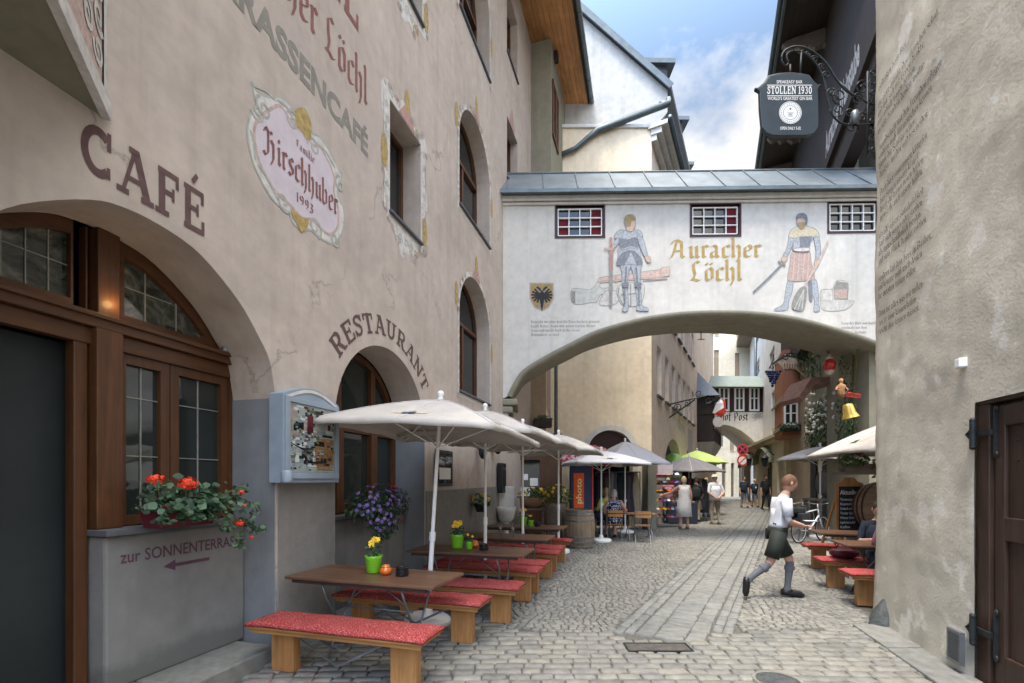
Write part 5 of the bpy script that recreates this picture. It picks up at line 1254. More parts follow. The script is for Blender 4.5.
# ================================================================== HANGING SIGN on the right wall
FS = Frame(0, 5.62, 0)
sg_ = thing('hanging_sign', 'dark slate blue bar sign hanging from a scrolled wrought iron bracket', 'sign', frame=FS)
fs_ = lambda px, py: FS.at(px, py)
t_ = lambda a, b: fs_(755 + a/5.69, 40 + b/5.69)
ol = [(0,285),(20,280),(55,250),(75,215),(130,203),(190,200),(250,203),(300,212),(325,245),(352,268),(368,262),(350,285),(352,330),(355,480),(350,510),(325,540),(290,550),(100,550),(60,535),(35,505),(25,400),(22,300)]
bd = obj('sign_board', plate([t_(*p) for p in ol], [], .05, -.025), M['sign'], sg_, bevel=.006)
rm = MB(); rm.tube([(t_(a,b)[0], .0, t_(a,b)[1]) for a, b in ((0,285),(20,280),(55,250),(75,215),(130,202),(190,198),(250,202),(300,212),(325,245),(352,268),(370,262))], .022, 8); obj('sign_rim', rm, M['iron'], sg_, smooth=True)
mb = MB(); mb.cur = 0
c0 = t_(190, 0)[0]; kz = t_(0,0)[1]-t_(0,100)[1]; z_ = lambda b: t_(0, b)[1]; sx_ = lambda a: t_(a, 0)[0]
def fit(s, a, b, yb, h, bold=.01):
    vs, fs = text_geo(s, 1, bold); wx = max(v[0] for v in vs); hz = .70
    mb.add([(sx_(a)+v[0]/wx*(sx_(b)-sx_(a)), -.028, z_(yb)+v[1]/hz*kz*h/100) for v in vs], fs)
fit('SPEAKEASY BAR', 115, 262, 258, 18); 
L_ = slab_len('STOLLEN 1930'); x0 = sx_(62); x1 = sx_(318); slab_text(mb, 'STOLLEN 1930', lambda u, v: (x0+u*(x1-x0)/L_, z_(318)+v*kz*.44), yf=-.028)
fit("WORLD'S GREATEST GIN BAR", 65, 318, 352, 18); fit('OPEN DAILY 5-02', 135, 252, 520, 17)
for yb in (268, 328): mb.box(sx_(62), sx_(316), -.0285, -.027, z_(yb)-.004, z_(yb)+.004)
cc_ = t_(193, 424); r0 = kz*.64; mb.disc((cc_[0], -.029, cc_[1]), r0, 32)
mb.cur = 1
for r_ in (.93, .62): ribbon(mb, [(cc_[0]+r0*r_*math.cos(2*math.pi*i/36), cc_[1]+r0*r_*math.sin(2*math.pi*i/36)) for i in range(36)], .005, -.0295, True)
st5 = [(cc_[0]+(.02 if i % 2 == 0 else .008)*math.sin(math.pi*i/5), cc_[1]+.045+(.02 if i % 2 == 0 else .008)*math.cos(math.pi*i/5)) for i in range(10)]; flat(mb, st5, -.0295)
for i in range(30): a = 2*math.pi*i/30; mb.cbox((cc_[0]+r0*.78*math.cos(a), -.0296, cc_[1]+r0*.78*math.sin(a)), (.007,.001,.010))
for i, w5 in enumerate((.07, .045, .06)): mb.cbox((cc_[0], -.0296, cc_[1]-.005-i*.018), (w5,.001,.006))
obj('sign_lettering', mb, [M['white'], M['sign']], bd)
b_ = MB(); P = lambda a, b, y=0: (t_(a,b)[0], y, t_(a,b)[1]); rr = .011
b_.tube([P(*p) for p in smooth_poly([(165,140),(150,110),(165,65),(215,40),(280,42),(350,80),(410,140),(460,220),(520,290),(600,330),(640,360)], False, 4)], rr, 6)
b_.tube([P(*p) for p in smooth_poly([(185,120),(180,85),(215,62),(275,72),(330,115),(370,170),(395,240),(410,320),(430,400),(470,460),(540,485),(640,480)], False, 4)], rr, 6)
b_.tube([P(*p) for p in smooth_poly([(165,140),(180,145),(190,125),(180,105)], False, 4)], rr*.8, 6)
for a, b, r_, a0, sg in ((480,320,48,90,1),(610,270,42,300,-1),(550,500,40,60,-1),(405,200,26,120,1),(340,110,22,200,1),(300,75,16,20,1),(375,150,20,60,-1),(470,400,48,200,-1),(590,330,38,100,1),(610,440,36,0,-1),(440,300,32,160,1),(540,410,30,20,1)):
    b_.tube([P(*q) for q in spiral(a, b, r_, 1.35, a0, sg, 16)], rr*.75, 5)
for p, q in (((640,180),(640,660)),((480,240),(560,320)),((200,140),(200,205)),((265,60),(255,205))): b_.tube([P(*p), P(*q)], rr, 6)
b_.tube([P(640,360,0), P(680,360,.02)], rr, 6); b_.tube([P(640,480,0), P(680,480,.02)], rr, 6)
obj('bracket', b_, M['iron'], sg_, smooth=True)
wp_ = MB(); wp_.tube([P(685,140,-.02), P(690,660,-.02)], .016, 6); wp_.box(P(675,0)[0], P(700,0)[0], -.02, .05, P(0,660)[2], P(0,160)[2])
for i in range(9): b = 195+i*54; wp_.tube([P(*q, -.02) for q in spiral(662, b, 22, 1.2, 90+60*i, 1 if i % 2 else -1, 12)], .007, 5)
obj('wall_bar', wp_, M['iron'], sg_, autos=50)
lm = MB(); q = P(560,440); lm.lathe([(.03,.06),(.045,.03),(.045,-.05),(.02,-.09)], (q[0], -.02, q[2]), 12); obj('sign_lamp', lm, M['steel'], sg_, smooth=True)
# ================================================================== YELLOW HOUSE beyond the bridge
yh = thing('yellow_house', 'large yellow and apricot house jutting into the lane, white gable above', 'building', frame=FY)
fy = lambda px, py, d=0: FY.at(px, py, d)
xe = fy(651.5, 400)[0]; zt = fy(620, 128)[1]
ya = (fy(588,440)[0], fy(633,440)[0]); az1 = fy(611, 430)[1]
yw = plate(rect(-.6, xe, -.02, zt), [arch_outline(ya[0], ya[1], .02, az1-.72, .72), rect(fy(638,470)[0]+.1, xe-.9, .02, 2.35)][:1], .5, 0)
obj('wall', yw, M['yellow'], yh)
rib = MB(); ribbon(rib, [(x, z) for x, z in arch_outline(ya[0]-.08, ya[1]+.08, .02, az1-.72, .80)[1:]], .17, -.004); obj('arch_band', rib, M['greywall'], yh)
tm = MB(); tm.add(*polyfill(arch_outline(ya[0], ya[1], 2.5, az1-.72, .72), (), .02, .30)); obj('arch_panel', tm, M['maroon'], yh)
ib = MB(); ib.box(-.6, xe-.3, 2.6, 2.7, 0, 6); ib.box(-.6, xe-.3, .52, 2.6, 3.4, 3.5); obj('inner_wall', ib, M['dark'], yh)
bk = MB(); bk.box(-.6, xe-.02, .5, 9, zt-.3, zt-.02); obj('attic_floor', bk, M['white_wall'], yh)
# white gable end, set back, with a slanting roof edge
g1 = [fy(540,127,.5), fy(655,127,.5), fy(667.5,112,.5), fy(667.5,90,.5), fy(578,12,.5), fy(540,-22,.5)]
obj('gable_wall', plate(g1, [], .3, .5), M['white_wall'], yh)
ledge = MB(); ledge.box(-.6, xe+.05, -.06, .55, zt-.02, zt+.10); obj('ledge', ledge, M['greywall'], yh, bevel=.02)
ul_ = Vector((math.sin(math.atan(.533)), math.cos(math.atan(.533))))
rd = MB()
A_, B_ = fy(540,-22,.5), fy(670,92,.5); 
def ext(p, y, L_): return (p[0]+ul_.x*L_, y+ul_.y*L_, p[1])
a0 = (A_[0], .38, A_[1]); b0 = (B_[0], .38, B_[1]); a1_ = ext(A_, .38, 22); b1_ = ext(B_, .38, 22); up_ = .20
rd.add([a0, b0, b1_, a1_] + [(p[0], p[1], p[2]+up_) for p in (a0, b0, b1_, a1_)], [(0,1,2,3)[::-1],(4,5,6,7),(0,1,5,4),(1,2,6,5),(2,3,7,6),(3,0,4,7)])
yro = obj('roof', rd, M['slate'], yh)
vg = MB(); vg.bar((a0[0], .34, a0[2]+.08), (b0[0], .34, b0[2]+.08), .05, .22); obj('verge', vg, M['gutter'], yro)
# street front (apricot)
fp = lambda px, py, d=0: FP.at(px, py, d)
zt2 = zt - .05
def to_y(v): w_ = FP.wp(*v); return (w_.x-FY.o.x, w_.y-FY.o.y, w_.z)
def fpx(mb): mb.v = [to_y(v) for v in mb.v]; return mb
pw = [( (657,342),(668,364),(668,400),(657,388)), ((672,363),(681,381),(681,412),(672,398)), ((684,376),(691,386),(691,418),(684,411)), ((692,388),(697,396),(697,424),(692,417))]
rects = []
for x0_, x1_ in ((.35,1.35),(2.2,3.2),(4.4,5.4),(6.4,7.4),(8.8,9.8)): rects.append((x0_, x1_))
zlo, zhi = 4.55, 6.3
rowz = [(4.75, 6.55), (8.1, 9.8), (11.2, 12.7)]
xs_p = []
for k_ in range(7): xs_p.append((fp(657,400)[0] + k_*1.62, fp(657,400)[0] + k_*1.62 + .86))
ph = [rect(a, b, c_, d_) for a, b in xs_p for c_, d_ in rowz]
ar = [arch_outline(fp(665,450)[0], fp(681,450)[0], .02, 2.2, 1.2), arch_outline(fp(685.5,455)[0], fp(693,455)[0], .02, 2.3, 1.0)]
obj('street_front', fpx(plate(rect(.0, 24, -.02, zt2), ph + ar, .4, 0)), M['pink'], yh)
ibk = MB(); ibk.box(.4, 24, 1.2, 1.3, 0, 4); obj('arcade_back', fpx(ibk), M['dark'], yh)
for a, b in xs_p:
    for c_, d_ in rowz:
        f = plate(rect(a, b, c_, d_), [rect(a+.09, b-.09, c_+.09, d_-.09)], .06, .16); m_ = (a+b)/2; f.box(m_-.04, m_+.04, .15, .21, c_+.09, d_-.09); f.box(a+.09, b-.09, .155, .205, c_+1.05, c_+1.11)
        w_ = obj('window', fpx(f), M['white'], yh); obj('pane', fpx(plate(rect(a+.02, b-.02, c_+.02, d_-.02), [], .01, .2)), M['curtained'], w_)
        sl_ = MB(); sl_.box(a-.08, b+.08, -.08, .16, c_-.08, c_-.005); obj('sill', fpx(sl_), M['slate'], w_)
        su = MB(); ribbon(su, rect(a-.07, b+.07, c_-.02, d_+.07), .13, -.004, True); obj('casing', fpx(su), M['greywall'], w_)
pq = MB(); 
for i in range(5): px_ = fp(676+i*.1, 405)[0]
q0, q1 = fp(675,400)[0]+.9, fp(690,420)[0]
mb = MB(); vs, fs = text_geo('GASTHAUS', 1, .02); wx = max(v[0] for v in vs); mb.add([(q0+v[0]/wx*2.2, -.004, 3.98+v[1]*.5) for v in vs], fs)
obj('faded_lettering', fpx(mb), M['p_light'], yh)
mb = MB(); mb.add([(9.2,-.003,3.1),(11.0,-.003,3.1),(11.0,-.003,4.35),(9.2,-.003,4.35)], [(0,1,2,3)]); obj('painted_panel', fpx(mb), M['p_wash'], yh)
ev = MB(); ev.box(-.1, 24, -.55, .1, zt2-.02, zt2+.12); ev.box(-.05, 24, -.35, .0, zt2-.22, zt2-.02); ev.box(-.02, 24, -.18, .0, zt2-.42, zt2-.22); obj('eaves_cornice', fpx(ev), M['greywall'], yh, bevel=.04)
eg = MB(); eg.tube([(-.1,-.62,zt2+.15),(24,-.62,zt2+.12)], .08, 10); obj('gutter', fpx(eg), M['gutter'], yh, smooth=True)
gp = MB(); p0, p1 = fy(597,131,-.1), fy(668,104,-.1); gp.tube([(p1[0],-.12,p1[1]),(p0[0],-.12,p0[1]),(p0[0]-.35,-.12,p0[1]-.28),(p0[0]-.75,-.12,p0[1]-.62),(p0[0]-1.3,-.12,p0[1]-.85)], [.11,.11,.085,.08,.08], 12); gp.tube([(p1[0]-.3,-.12,p1[1]-.03),(p1[0],-.12,p1[1]),(p1[0]+.05,0,p1[1]+.25)], .09, 10); obj('gutter', gp, M['gutter'], yh, smooth=True)
# dormers riding on the street-side slope
def dormer(px0, px1, pyt, pyb, L_):
    d_ = MB(); Y = 16.4 + L_*ul_.y; a = W(px0, pyb, Y); b = W(px1, pyt, Y)
    x0, x1, z0, z1 = a.x-FY.o.x, b.x-FY.o.x, a.z, b.z; y = Y-FY.o.y
    d_.box(x0-2.2, x1-.28, y, y+1.5, z0-.5, z1-.22); o_ = obj('dormer', d_, M['slate'], yro)
    r_ = MB(); r_.add([(x0-2.4,y-.2,z1-.02),(x1,y-.2,z1-.10),(x1,y+1.7,z1-.10),(x0-2.4,y+1.7,z1-.02),(x0-2.4,y-.2,z1-.24),(x1,y-.2,z1-.28),(x1,y+1.7,z1-.28),(x0-2.4,y+1.7,z1-.24)], [(0,1,2,3),(7,6,5,4),(0,4,5,1),(1,5,6,2),(2,6,7,3),(3,7,4,0)]); obj('dormer_roof', r_, M['gutter'], o_)
dormer(640, 674, 60, 100, 3.0); dormer(655, 688, 117, 150, 8.0); dormer(672, 693, 162, 180, 13)
# ornate iron hanging bracket and oriel with slate hood
o0, o1 = fp(697,430)[0], fp(706.5,430)[0]
ov = MB(); ov.box(o0, o1, -.95, .0, 3.9, 6.6); orl = obj('oriel', fpx(ov), M['darkwood'], yh, bevel=.05)
cn = MB(); n_ = 12
cm = (o0+o1)/2; cn.add([(o0,-.95,3.9),(o1,-.95,3.9),(o1,0,3.9),(o0,0,3.9),(cm-.15,-.1,2.1),(cm+.15,-.1,2.1),(cm+.15,0,2.1),(cm-.15,0,2.1)], [(0,1,5,4),(1,2,6,5),(3,0,4,7)]); obj('oriel_foot', fpx(cn), M['greywall'], orl)
hd = MB(); hd.add([(o0-.25,-1.25,6.55),(o1+.25,-1.25,6.55),(o1+.25,.0,6.6),(o0-.25,.0,6.6),(o0+.1,.0,8.1),(o1-.1,.0,8.1)], [(0,1,5,4),(1,2,5),(3,0,4),(0,3,2,1)]); obj('oriel_hood', fpx(hd), M['steel'], orl)
ow = MB(); 
for i in range(4): x = o0+.1+(o1-o0-.2)*i/4; ow.add(*polyfill(rect(x+.03, x+(o1-o0-.2)/4-.03, 4.6, 6.3), (), 0, -.953))
obj('oriel_panes', fpx(ow), M['glass'], orl)
rl = MB()
for i in range(9): x = o0-.05+(o1-o0+.1)*i/8; rl.tube([(x,-1.02,3.95),(x,-1.02,4.7)], .02, 5)
rl.tube([(o0-.05,-1.02,4.7),(o1+.05,-1.02,4.7)], .03, 6); obj('oriel_railing', fpx(rl), M['iron'], orl)
ib_ = MB(); z0 = 4.75; xx = fp(669,402)[0]
for p, q in (((0,0,z0),(0,-1.5,z0+.25)),((0,0,z0-.55),(0,-1.0,z0+.12))): ib_.tube([(xx,p[1],p[2]),(xx,q[1],q[2])], .03, 6)
for k_, (y_, z_) in enumerate(((-.35,z0-.15),(-.7,z0-.02),(-1.5,z0+.05),(-1.15,z0+.35))): ib_.tube([(xx, y_+u, z_+v) for u, v in spiral(0, 0, .16, 1.3, 70*k_, 1, 14)], .02, 5)
ibr = thing('iron_bracket', 'scrolled wrought iron sign bracket on the apricot house front', 'bracket', frame=FP); obj('scrollwork', ib_, M['iron'], ibr)

# shopfront under and beside the bridge, left
ss = thing('shop_porch', 'brown wooden shop porch with dark glazed display under the bridge', 'shop front', (0, 13.0, 0), 0)
sx0, sx1 = W(503,480,13).x, W(562,480,13).x; szt = 2.95
sw = plate([(sx0,0),(sx1,0),(sx1,szt),(sx0,szt)], [rect(W(506,0,13).x, W(541,0,13).x, W(0,497,13).z, W(0,459,13).z)], .12, 0); obj('front', sw, M['wood'], ss)
sg1 = plate(rect(W(505,0,13).x, W(542,0,13).x, W(0,498,13).z, W(0,458,13).z), [], .01, .06); obj('pane', sg1, M['glass2'], ss)
sf_ = MB(); x0_, x1_, z0_, z1_ = W(506,0,13).x, W(541,0,13).x, W(0,497,13).z, W(0,459,13).z
ribbon(sf_, rect(x0_, x1_, z0_, z1_), .07, -.006, True); obj('trim', sf_, M['woodx'], ss)
nt_ = MB()
for a, b, c_, d_ in ((520,487,530,497),(530,478,538,486),(522,474,528,480)): nt_.add([(W(a,0,13).x,.04,W(0,d_,13).z),(W(c_,0,13).x,.04,W(0,d_,13).z),(W(c_,0,13).x,.04,W(0,b,13).z),(W(a,0,13).x,.04,W(0,b,13).z)], [(0,1,2,3)])
obj('notice', nt_, M['white'], ss)
stp = MB(); stp.box(sx0, sx1, .1, 2.4, szt-.12, szt); stp.box(sx1-.15, sx1, .12, 2.4, 0, szt-.12); obj('porch_side', stp, M['darkwood'], ss)
lt = MB(); lt.box(W(510,0,13).x, W(523,0,13).x, -.12, -.01, W(0,452.5,13).z, W(0,449,13).z); obj('strip_lamp', lt, M['white'], ss)
# walled oriel above it
ow_ = thing('stone_oriel', 'grey beige walled oriel with carved rose panel above the shop porch', 'oriel', (0, 14.2, 0), 0)
X = lambda px: W(px, 0, 14.2).x; Z = lambda py: W(512, py, 14.2).z
o_ = MB(); o_.box(X(522), X(546), 0, 3.5, Z(436), Z(345)); obj('front', o_, M['brownwall'], ow_)
o_ = MB(); o_.box(X(506), X(522)-.01, .5, 3.5, Z(440), Z(345)); obj('side_wall', o_, M['pink'], ow_)
pan = MB(); pan.add([(X(546.5), -.02, Z(408)),(X(553),.9,Z(418)),(X(553),.9,Z(350)),(X(546.5),-.02,Z(350))], [(0,1,2,3)]); pan.add([(X(546.5), .03, Z(408)),(X(553),.95,Z(418)),(X(553),.95,Z(350)),(X(546.5),.03,Z(350))], [(3,2,1,0)]); obj('carved_panel', pan, speck('carved_rose_relief', (.30,.22,.19), (.42,.36,.33), 22, .45, .55), ow_)
nich = MB(); nich.add(*polyfill(arch_outline(X(509), X(517), Z(428), Z(412), .22), (), .0, .49)); obj('arched_window', nich, M['glass'], ow_)
hb = MB(); hb.box(X(534), X(551), -.35, 0, Z(428), Z(420)); obj('flower_ledge', hb, M['darkwood'], ow_)
lf = bush(((X(534)+X(551))/2, -.2, Z(420)), (.28, .16, .13), 160, .07); hv = obj('hanging_plants', lf, M['leafd'], None); hv.location = (0,14.2,0); tag(hv, 'dark hanging plants on the ledge of the stone oriel', 'plants')
dpp = MB(); dpp.tube([(W(556,0,15.2).x, 15.2, 0), (W(556,0,15.2).x, 15.2, 8.6)], .06, 10); dpo = obj('downpipe', dpp, M['gutter'], None, smooth=True); tag(dpo, 'dark downpipe between the stone oriel and the yellow house', 'pipe')

# ================================================================== FAR BRIDGE and far houses
FG = Frame(W(690,0,34).x, 34, .02); fg = lambda px, py, d=0: FG.at(px, py, d)
gb = thing('far_bridge_house', 'distant small white bridge house with maroon timber and three windows', 'building', frame=FG)
gx0, gx1 = fg(692,420)[0], fg(768,420)[0]; gzt = fg(730,388)[1]; gzm = fg(730,412)[1]
garc = smooth_poly([fg(*p) for p in ((692,452),(705,432),(722,424.5),(738,429),(752,439),(762,451),(767,459))], False, 4)
obj('wall', plate([(gx0,gzm)] + [(gx0, garc[0][1])] + garc + [(gx1, gzm)], [], 3.0, 0), M['bridge'], gb)
obj('timber_wall', plate(rect(gx0, gx1, gzm+.02, gzt), [], 2.8, .05), M['maroon'], gb)
for a, b in ((701,710.5),(717,727.5),(732.5,742.5),(747.5,757.5)):
    p0 = fg(a+1.8, 411); p1 = fg(b+1.8, 387); f = plate(rect(p0[0], p1[0], p0[1], p1[1]), [rect(p0[0]+.12, p1[0]-.12, p0[1]+.12, p1[1]-.12)], .10, -.03); m_ = (p0[0]+p1[0])/2; f.box(m_-.05, m_+.05, -.028, .04, p0[1]+.12, p1[1]-.12); f.box(p0[0]+.12, p1[0]-.12, -.026, .04, p0[1]+.9, p0[1]+.97)
    w_ = obj('window', f, M['white'], gb); obj('pane', plate(rect(p0[0]+.1, p1[0]-.1, p0[1]+.1, p1[1]-.1), [], .01, .02), M['glass2'], w_)
rf = MB(); e = gzt+.02; rf.add([(gx0-.5,-.7,e-.05),(gx1+.1,-.7,e-.05),(gx1+.1,1.5,e+1.2),(gx0-.5,1.5,e+1.2),(gx1+.1,3.6,e),(gx0-.5,3.6,e)], [(0,1,2,3),(3,2,4,5),(5,4,1,0),(1,4,2),(0,3,5)]); obj('roof', rf, mat('green_grey_metal_roof', (.19,.225,.205), .7, .12, 3), gb)
mb = MB(); a = fg(706, 421)[0]; b = fg(748.5, 421)[0]; L_ = bl_len('Gasthof Post'); kx = (b-a)/L_; blackletter(mb, 'Gasthof Post', lambda u, v: (a+u*kx, fg(730,420.5)[1]+v*.42), .12); obj('inn_lettering', mb, M['p_black'], gb)
mb = MB(); a = fg(758, 414); 
for i in range(9): ribbon(mb, spiral(a[0]+rnd(.3), a[1]+rnd(.3), .22, 1.2, 40*i, 1, 10), .035, -.004-.0004*i)
obj('painted_emblem', mb, M['p_washd'], gb)
FC = Frame(W(700,0,46).x, 46, .05); fc = lambda px, py, d=0: FC.at(px, py, d)
ch = thing('cream_house', 'tall cream house closing the lane behind the far bridge', 'building', frame=FC)
cx0, cx1 = fc(690,400)[0], fc(790,400)[0]
wins = [(714,719,350,378),(735,740,353,380),(750,754,352,378),(713,718,434,452),(730,734.5,433,451),(715,719,322,336),(736,741,318,336)]
hh = []; 
for a, b, t0_, t1_ in wins: p0 = fc(a,t1_); p1 = fc(b,t0_); hh.append((p0[0],p1[0],p0[1],p1[1]))
cwb = []
for a, b in ((713,717),(722,726),(731,734.5),(739,743)): p0 = fc(a,497); p1 = fc(b,463); cwb.append((p0[0],p1[0],p0[1],p1[1]))
obj('wall', plate(rect(cx0, cx1, -.02, 24), [rect(*h_) for h_ in hh+cwb], .5, 0), M['cream'], ch)
for h_ in hh: win(ch, *h_, d=.10, fw=.14, nz=2, mt='brownwall', gl='glass2', sillm='greywall')
for h_ in cwb: win(ch, *h_, d=.2, fw=.1, nz=2, mt='greywood', gl='glass', sillm='greywall')
pl = MB(); pl.box(cx0, cx1, -.1, -.002, 0, fc(730,498)[1]); obj('plinth', pl, M['stone'], ch)
dp_ = MB(); dp_.tube([fc(708.5,450)[:1]+(-.15,0), fc(708.5,450)[:1]+(-.15,22)], .1, 8); obj('downpipe', dp_, M['gutter'], ch, smooth=True)

# ---- right-hand row
fv = lambda px, py, d=0: FV.at(px, py, d)
gh = thing('pale_grey_house', 'pale grey rendered house with small stacked windows right of the far bridge', 'building', frame=FV)
x0, x1 = fv(741,450)[0], fv(788.5,450)[0]
hs = []
for a, b, t0_, t1_ in ((769.5,774.5,344,368),(755,759.5,356,380),(771.5,777,386,410),(772,777.5,424,450),(757,761,326,342),(771,776,306,328)):
    p0 = fv(a,t1_); p1 = fv(b,t0_); hs.append((p0[0],p1[0],p0[1],p1[1]))
obj('wall', plate(rect(x0, x1, -.02, 17), [rect(*h_) for h_ in hs], .5, 0), M['greywall'], gh)
for h_ in hs: win(gh, *h_, d=.15, fw=.1, nz=2, mt='white', gl='glass2', sillm='slate')
ev = MB(); p = fv(748, 352); ev.box(x0-.2, fv(757,350)[0], -1.2, .0, p[1]-.1, p[1]+.5); obj('balcony_hood', ev, M['greywood'], gh)
dn = MB(); q = fv(757, 400)[0]; dn.tube([(q,-.12,3),(q,-.12,16)], .1, 8); obj('downpipe', dn, M['gutter'], gh, smooth=True)
# ochre arcade ground floor in front of it
A_p = [Vector((13.2, 22.6)), Vector((18.2, 37))]
du = (A_p[0]-A_p[1]); FA = Frame(A_p[1].x, A_p[1].y, math.atan2(du.y, du.x)); la = du.length; fa = lambda px, py, d=0: FA.at(px, py, d)
ah = thing('ochre_arcade', 'low ochre stone ground floor with arched doorways and pilasters', 'building', frame=FA)
hol = [arch_outline(fa(744,470)[0], fa(754,470)[0], .02, 2.3, .8), arch_outline(fa(760,470)[0], fa(772,470)[0], .02, 2.3, .7), rect(fa(777,470)[0], fa(786,470)[0], .02, 2.6)]
obj('wall', plate([(0,-.02),(la,-.02),(la,3.95),(0,3.7)], hol, .45, 0), M['arcade'], ah)
cp_ = MB(); cp_.box(-.1, la+.1, -.25, 2.0, 3.85, 4.0); cp_.box(-.05, la, -.12, .0, 3.6, 3.85); obj('cornice', cp_, M['arcade'], ah)
bb = MB(); bb.box(0, la, .9, 1.0, 0, 3.8); obj('inner_wall', bb, M['dark'], ah)
dgr = MB(); dgr.box(fa(760.5,470)[0], fa(771.5,470)[0], .4, .5, 0, 2.4); obj('door', dgr, mat('dark_green_door', (.02,.06,.035), .5), ah)
hoods = MB()
for a, b in ((742.5,755.5),(758.5,773.5)): 
    p = arch_outline(fa(a,470)[0], fa(b,470)[0], 2.55, 2.6, .95)[2:]; vs = []
    for x, z in p: vs += [(x,-.34,z-.06),(x,0,z+.06)]
    hoods.add(vs, [(2*i,2*i+1,2*i+3,2*i+2) for i in range(len(p)-1)])
obj('door_hood', hoods, mat('moss_green_lead', (.13,.14,.09), .7, .3, 5), ah)
for i, px_ in enumerate((757, 774.5)):
    l_ = thing('wall_lantern', ('black wall lantern left of the ochre arcade door', 'black wall lantern right of the ochre arcade door')[i], 'lantern', frame=FA); q = fa(px_, 462)
    b = MB(); b.lathe([(.02,.42),(.22,.22),(.17,.2),(.12,-.2),(.02,-.26)], (q[0],-.45,q[1]), 8); obj('lamp_body', b, M['iron'], l_); b = MB(); b.tube([(q[0],0,q[1]+.35),(q[0],-.3,q[1]+.6),(q[0],-.45,q[1]+.42)], .03, 6); obj('lamp_arm', b, M['iron'], l_)
# terracotta house with oriels
th_ = thing('terracotta_house', 'brown house with stacked terracotta oriel windows beside the pale grey house', 'building', frame=FV)
x0, x1 = fv(788.6,450)[0], fv(811,450)[0]
obj('wall', plate(rect(x0, x1, -.02, 14), [], .5, 0), M['brownwall'], th_)
ob = MB(); ox1 = fv(800,430)[0]; ox0 = ox1 - 2.6; od = -.66
zz = lambda py: fv(793,py,od)[1]
ob.box(ox0, ox1, od, 0, zz(429), zz(330)); obo = obj('oriel', ob, M['redhouse'], th_)
for t0_, t1_ in ((391,417),(336,352)):
    z0_, z1_ = zz(t1_), zz(t0_); f = MB(); f.box(ox1, ox1+.04, od+.06, -.08, z0_, z0_+.09); f.box(ox1, ox1+.04, od+.06, -.08, z1_-.09, z1_)
    for y_ in (od+.06, (od-.1)/2, -.15): f.box(ox1, ox1+.042, y_, y_+.075, z0_+.09, z1_-.09)
    f.box(ox1, ox1+.041, od+.13, -.15, (z0_+z1_)/2, (z0_+z1_)/2+.04)
    f_ = obj('window', f, M['white'], obo); pb_ = MB(); pb_.box(ox1+.005, ox1+.012, od+.08, -.1, z0_+.04, z1_-.04); obj('pane', pb_, M['glass2'], f_)
mo = MB()
for py in (387, 420): mo.box(ox0, ox1+.08, od-.08, -.003, zz(py)-.07, zz(py)+.07)
obj('moulding', mo, M['brownwall'], obo)
wb_ = thing('window_box', 'green planted window box under the terracotta oriel window', 'window box', frame=FV); b = MB(); b.box(ox1+.1, ox1+.34, od-.1, -.02, zz(424), zz(420.5)); obj('trough', b, M['darkwood'], wb_); obj('foliage', bush((ox1+.24,od/2-.05,zz(419.5)), (.22,.5,.18), 260, .10), M['leafd'], wb_)
# vine house
vh = thing('vine_house', 'dim old tavern facade with leafy vines, porch roof and white window', 'building', frame=FV)
x0, x1 = fv(811.2,450)[0], FV.at(850,450)[0]
vwr = [(fv(834,380)[0], fv(851,380)[0], fv(842,378)[1], fv(842,344)[1]), ]
obj('wall', plate(rect(x0, x1, -.02, 15), [rect(*vwr[0])], .5, 0), M['soffit'], vh)
win(vh, *vwr[0], d=.1, fw=.1, nx=2, nz=3, mt='white', gl='glass', sillm='greywood')
rp = MB(); Yr = 13.0; rp.add(*polyfill([(W(x,0,Yr).x, W(0,y,Yr).z) for x, y in ((799,397),(812,377),(837,377),(839,383),(815.5,384),(803,401))], (), 1.0, 0))
rp.v = [(x, y + Yr, z) for x, y, z in rp.v]; inv = Matrix.Translation((FV.o.x, FV.o.y, 0)) @ Matrix.Rotation(FV.a, 4, 'Z'); inv.invert(); rp.v = [tuple(inv @ Vector(v)) for v in rp.v]
obj('porch_roof', rp, mat('rose_brown_shingle', (.22,.13,.11), .8, .25, 9), vh)
shu = MB(); 
for px_ in (841, 846): q = fv(px_, 400)[0]; shu.box(q-.28, q+.28, -.09, -.002, 3.2, 5.4)
obj('carved_shutter', shu, speck('carved_grey_wood', (.13,.13,.13), (.42,.42,.42), 18, .48, .55), vh)
cre = MB(); cre.box(fv(820,480)[0], fv(848,480)[0], -.05, -.002, .6, 2.7); obj('cream_panel', cre, M['cream'], vh)
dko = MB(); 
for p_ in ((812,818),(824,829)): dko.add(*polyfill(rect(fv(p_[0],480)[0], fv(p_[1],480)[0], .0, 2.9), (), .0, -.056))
obj('doorway', dko, M['dark'], vh)
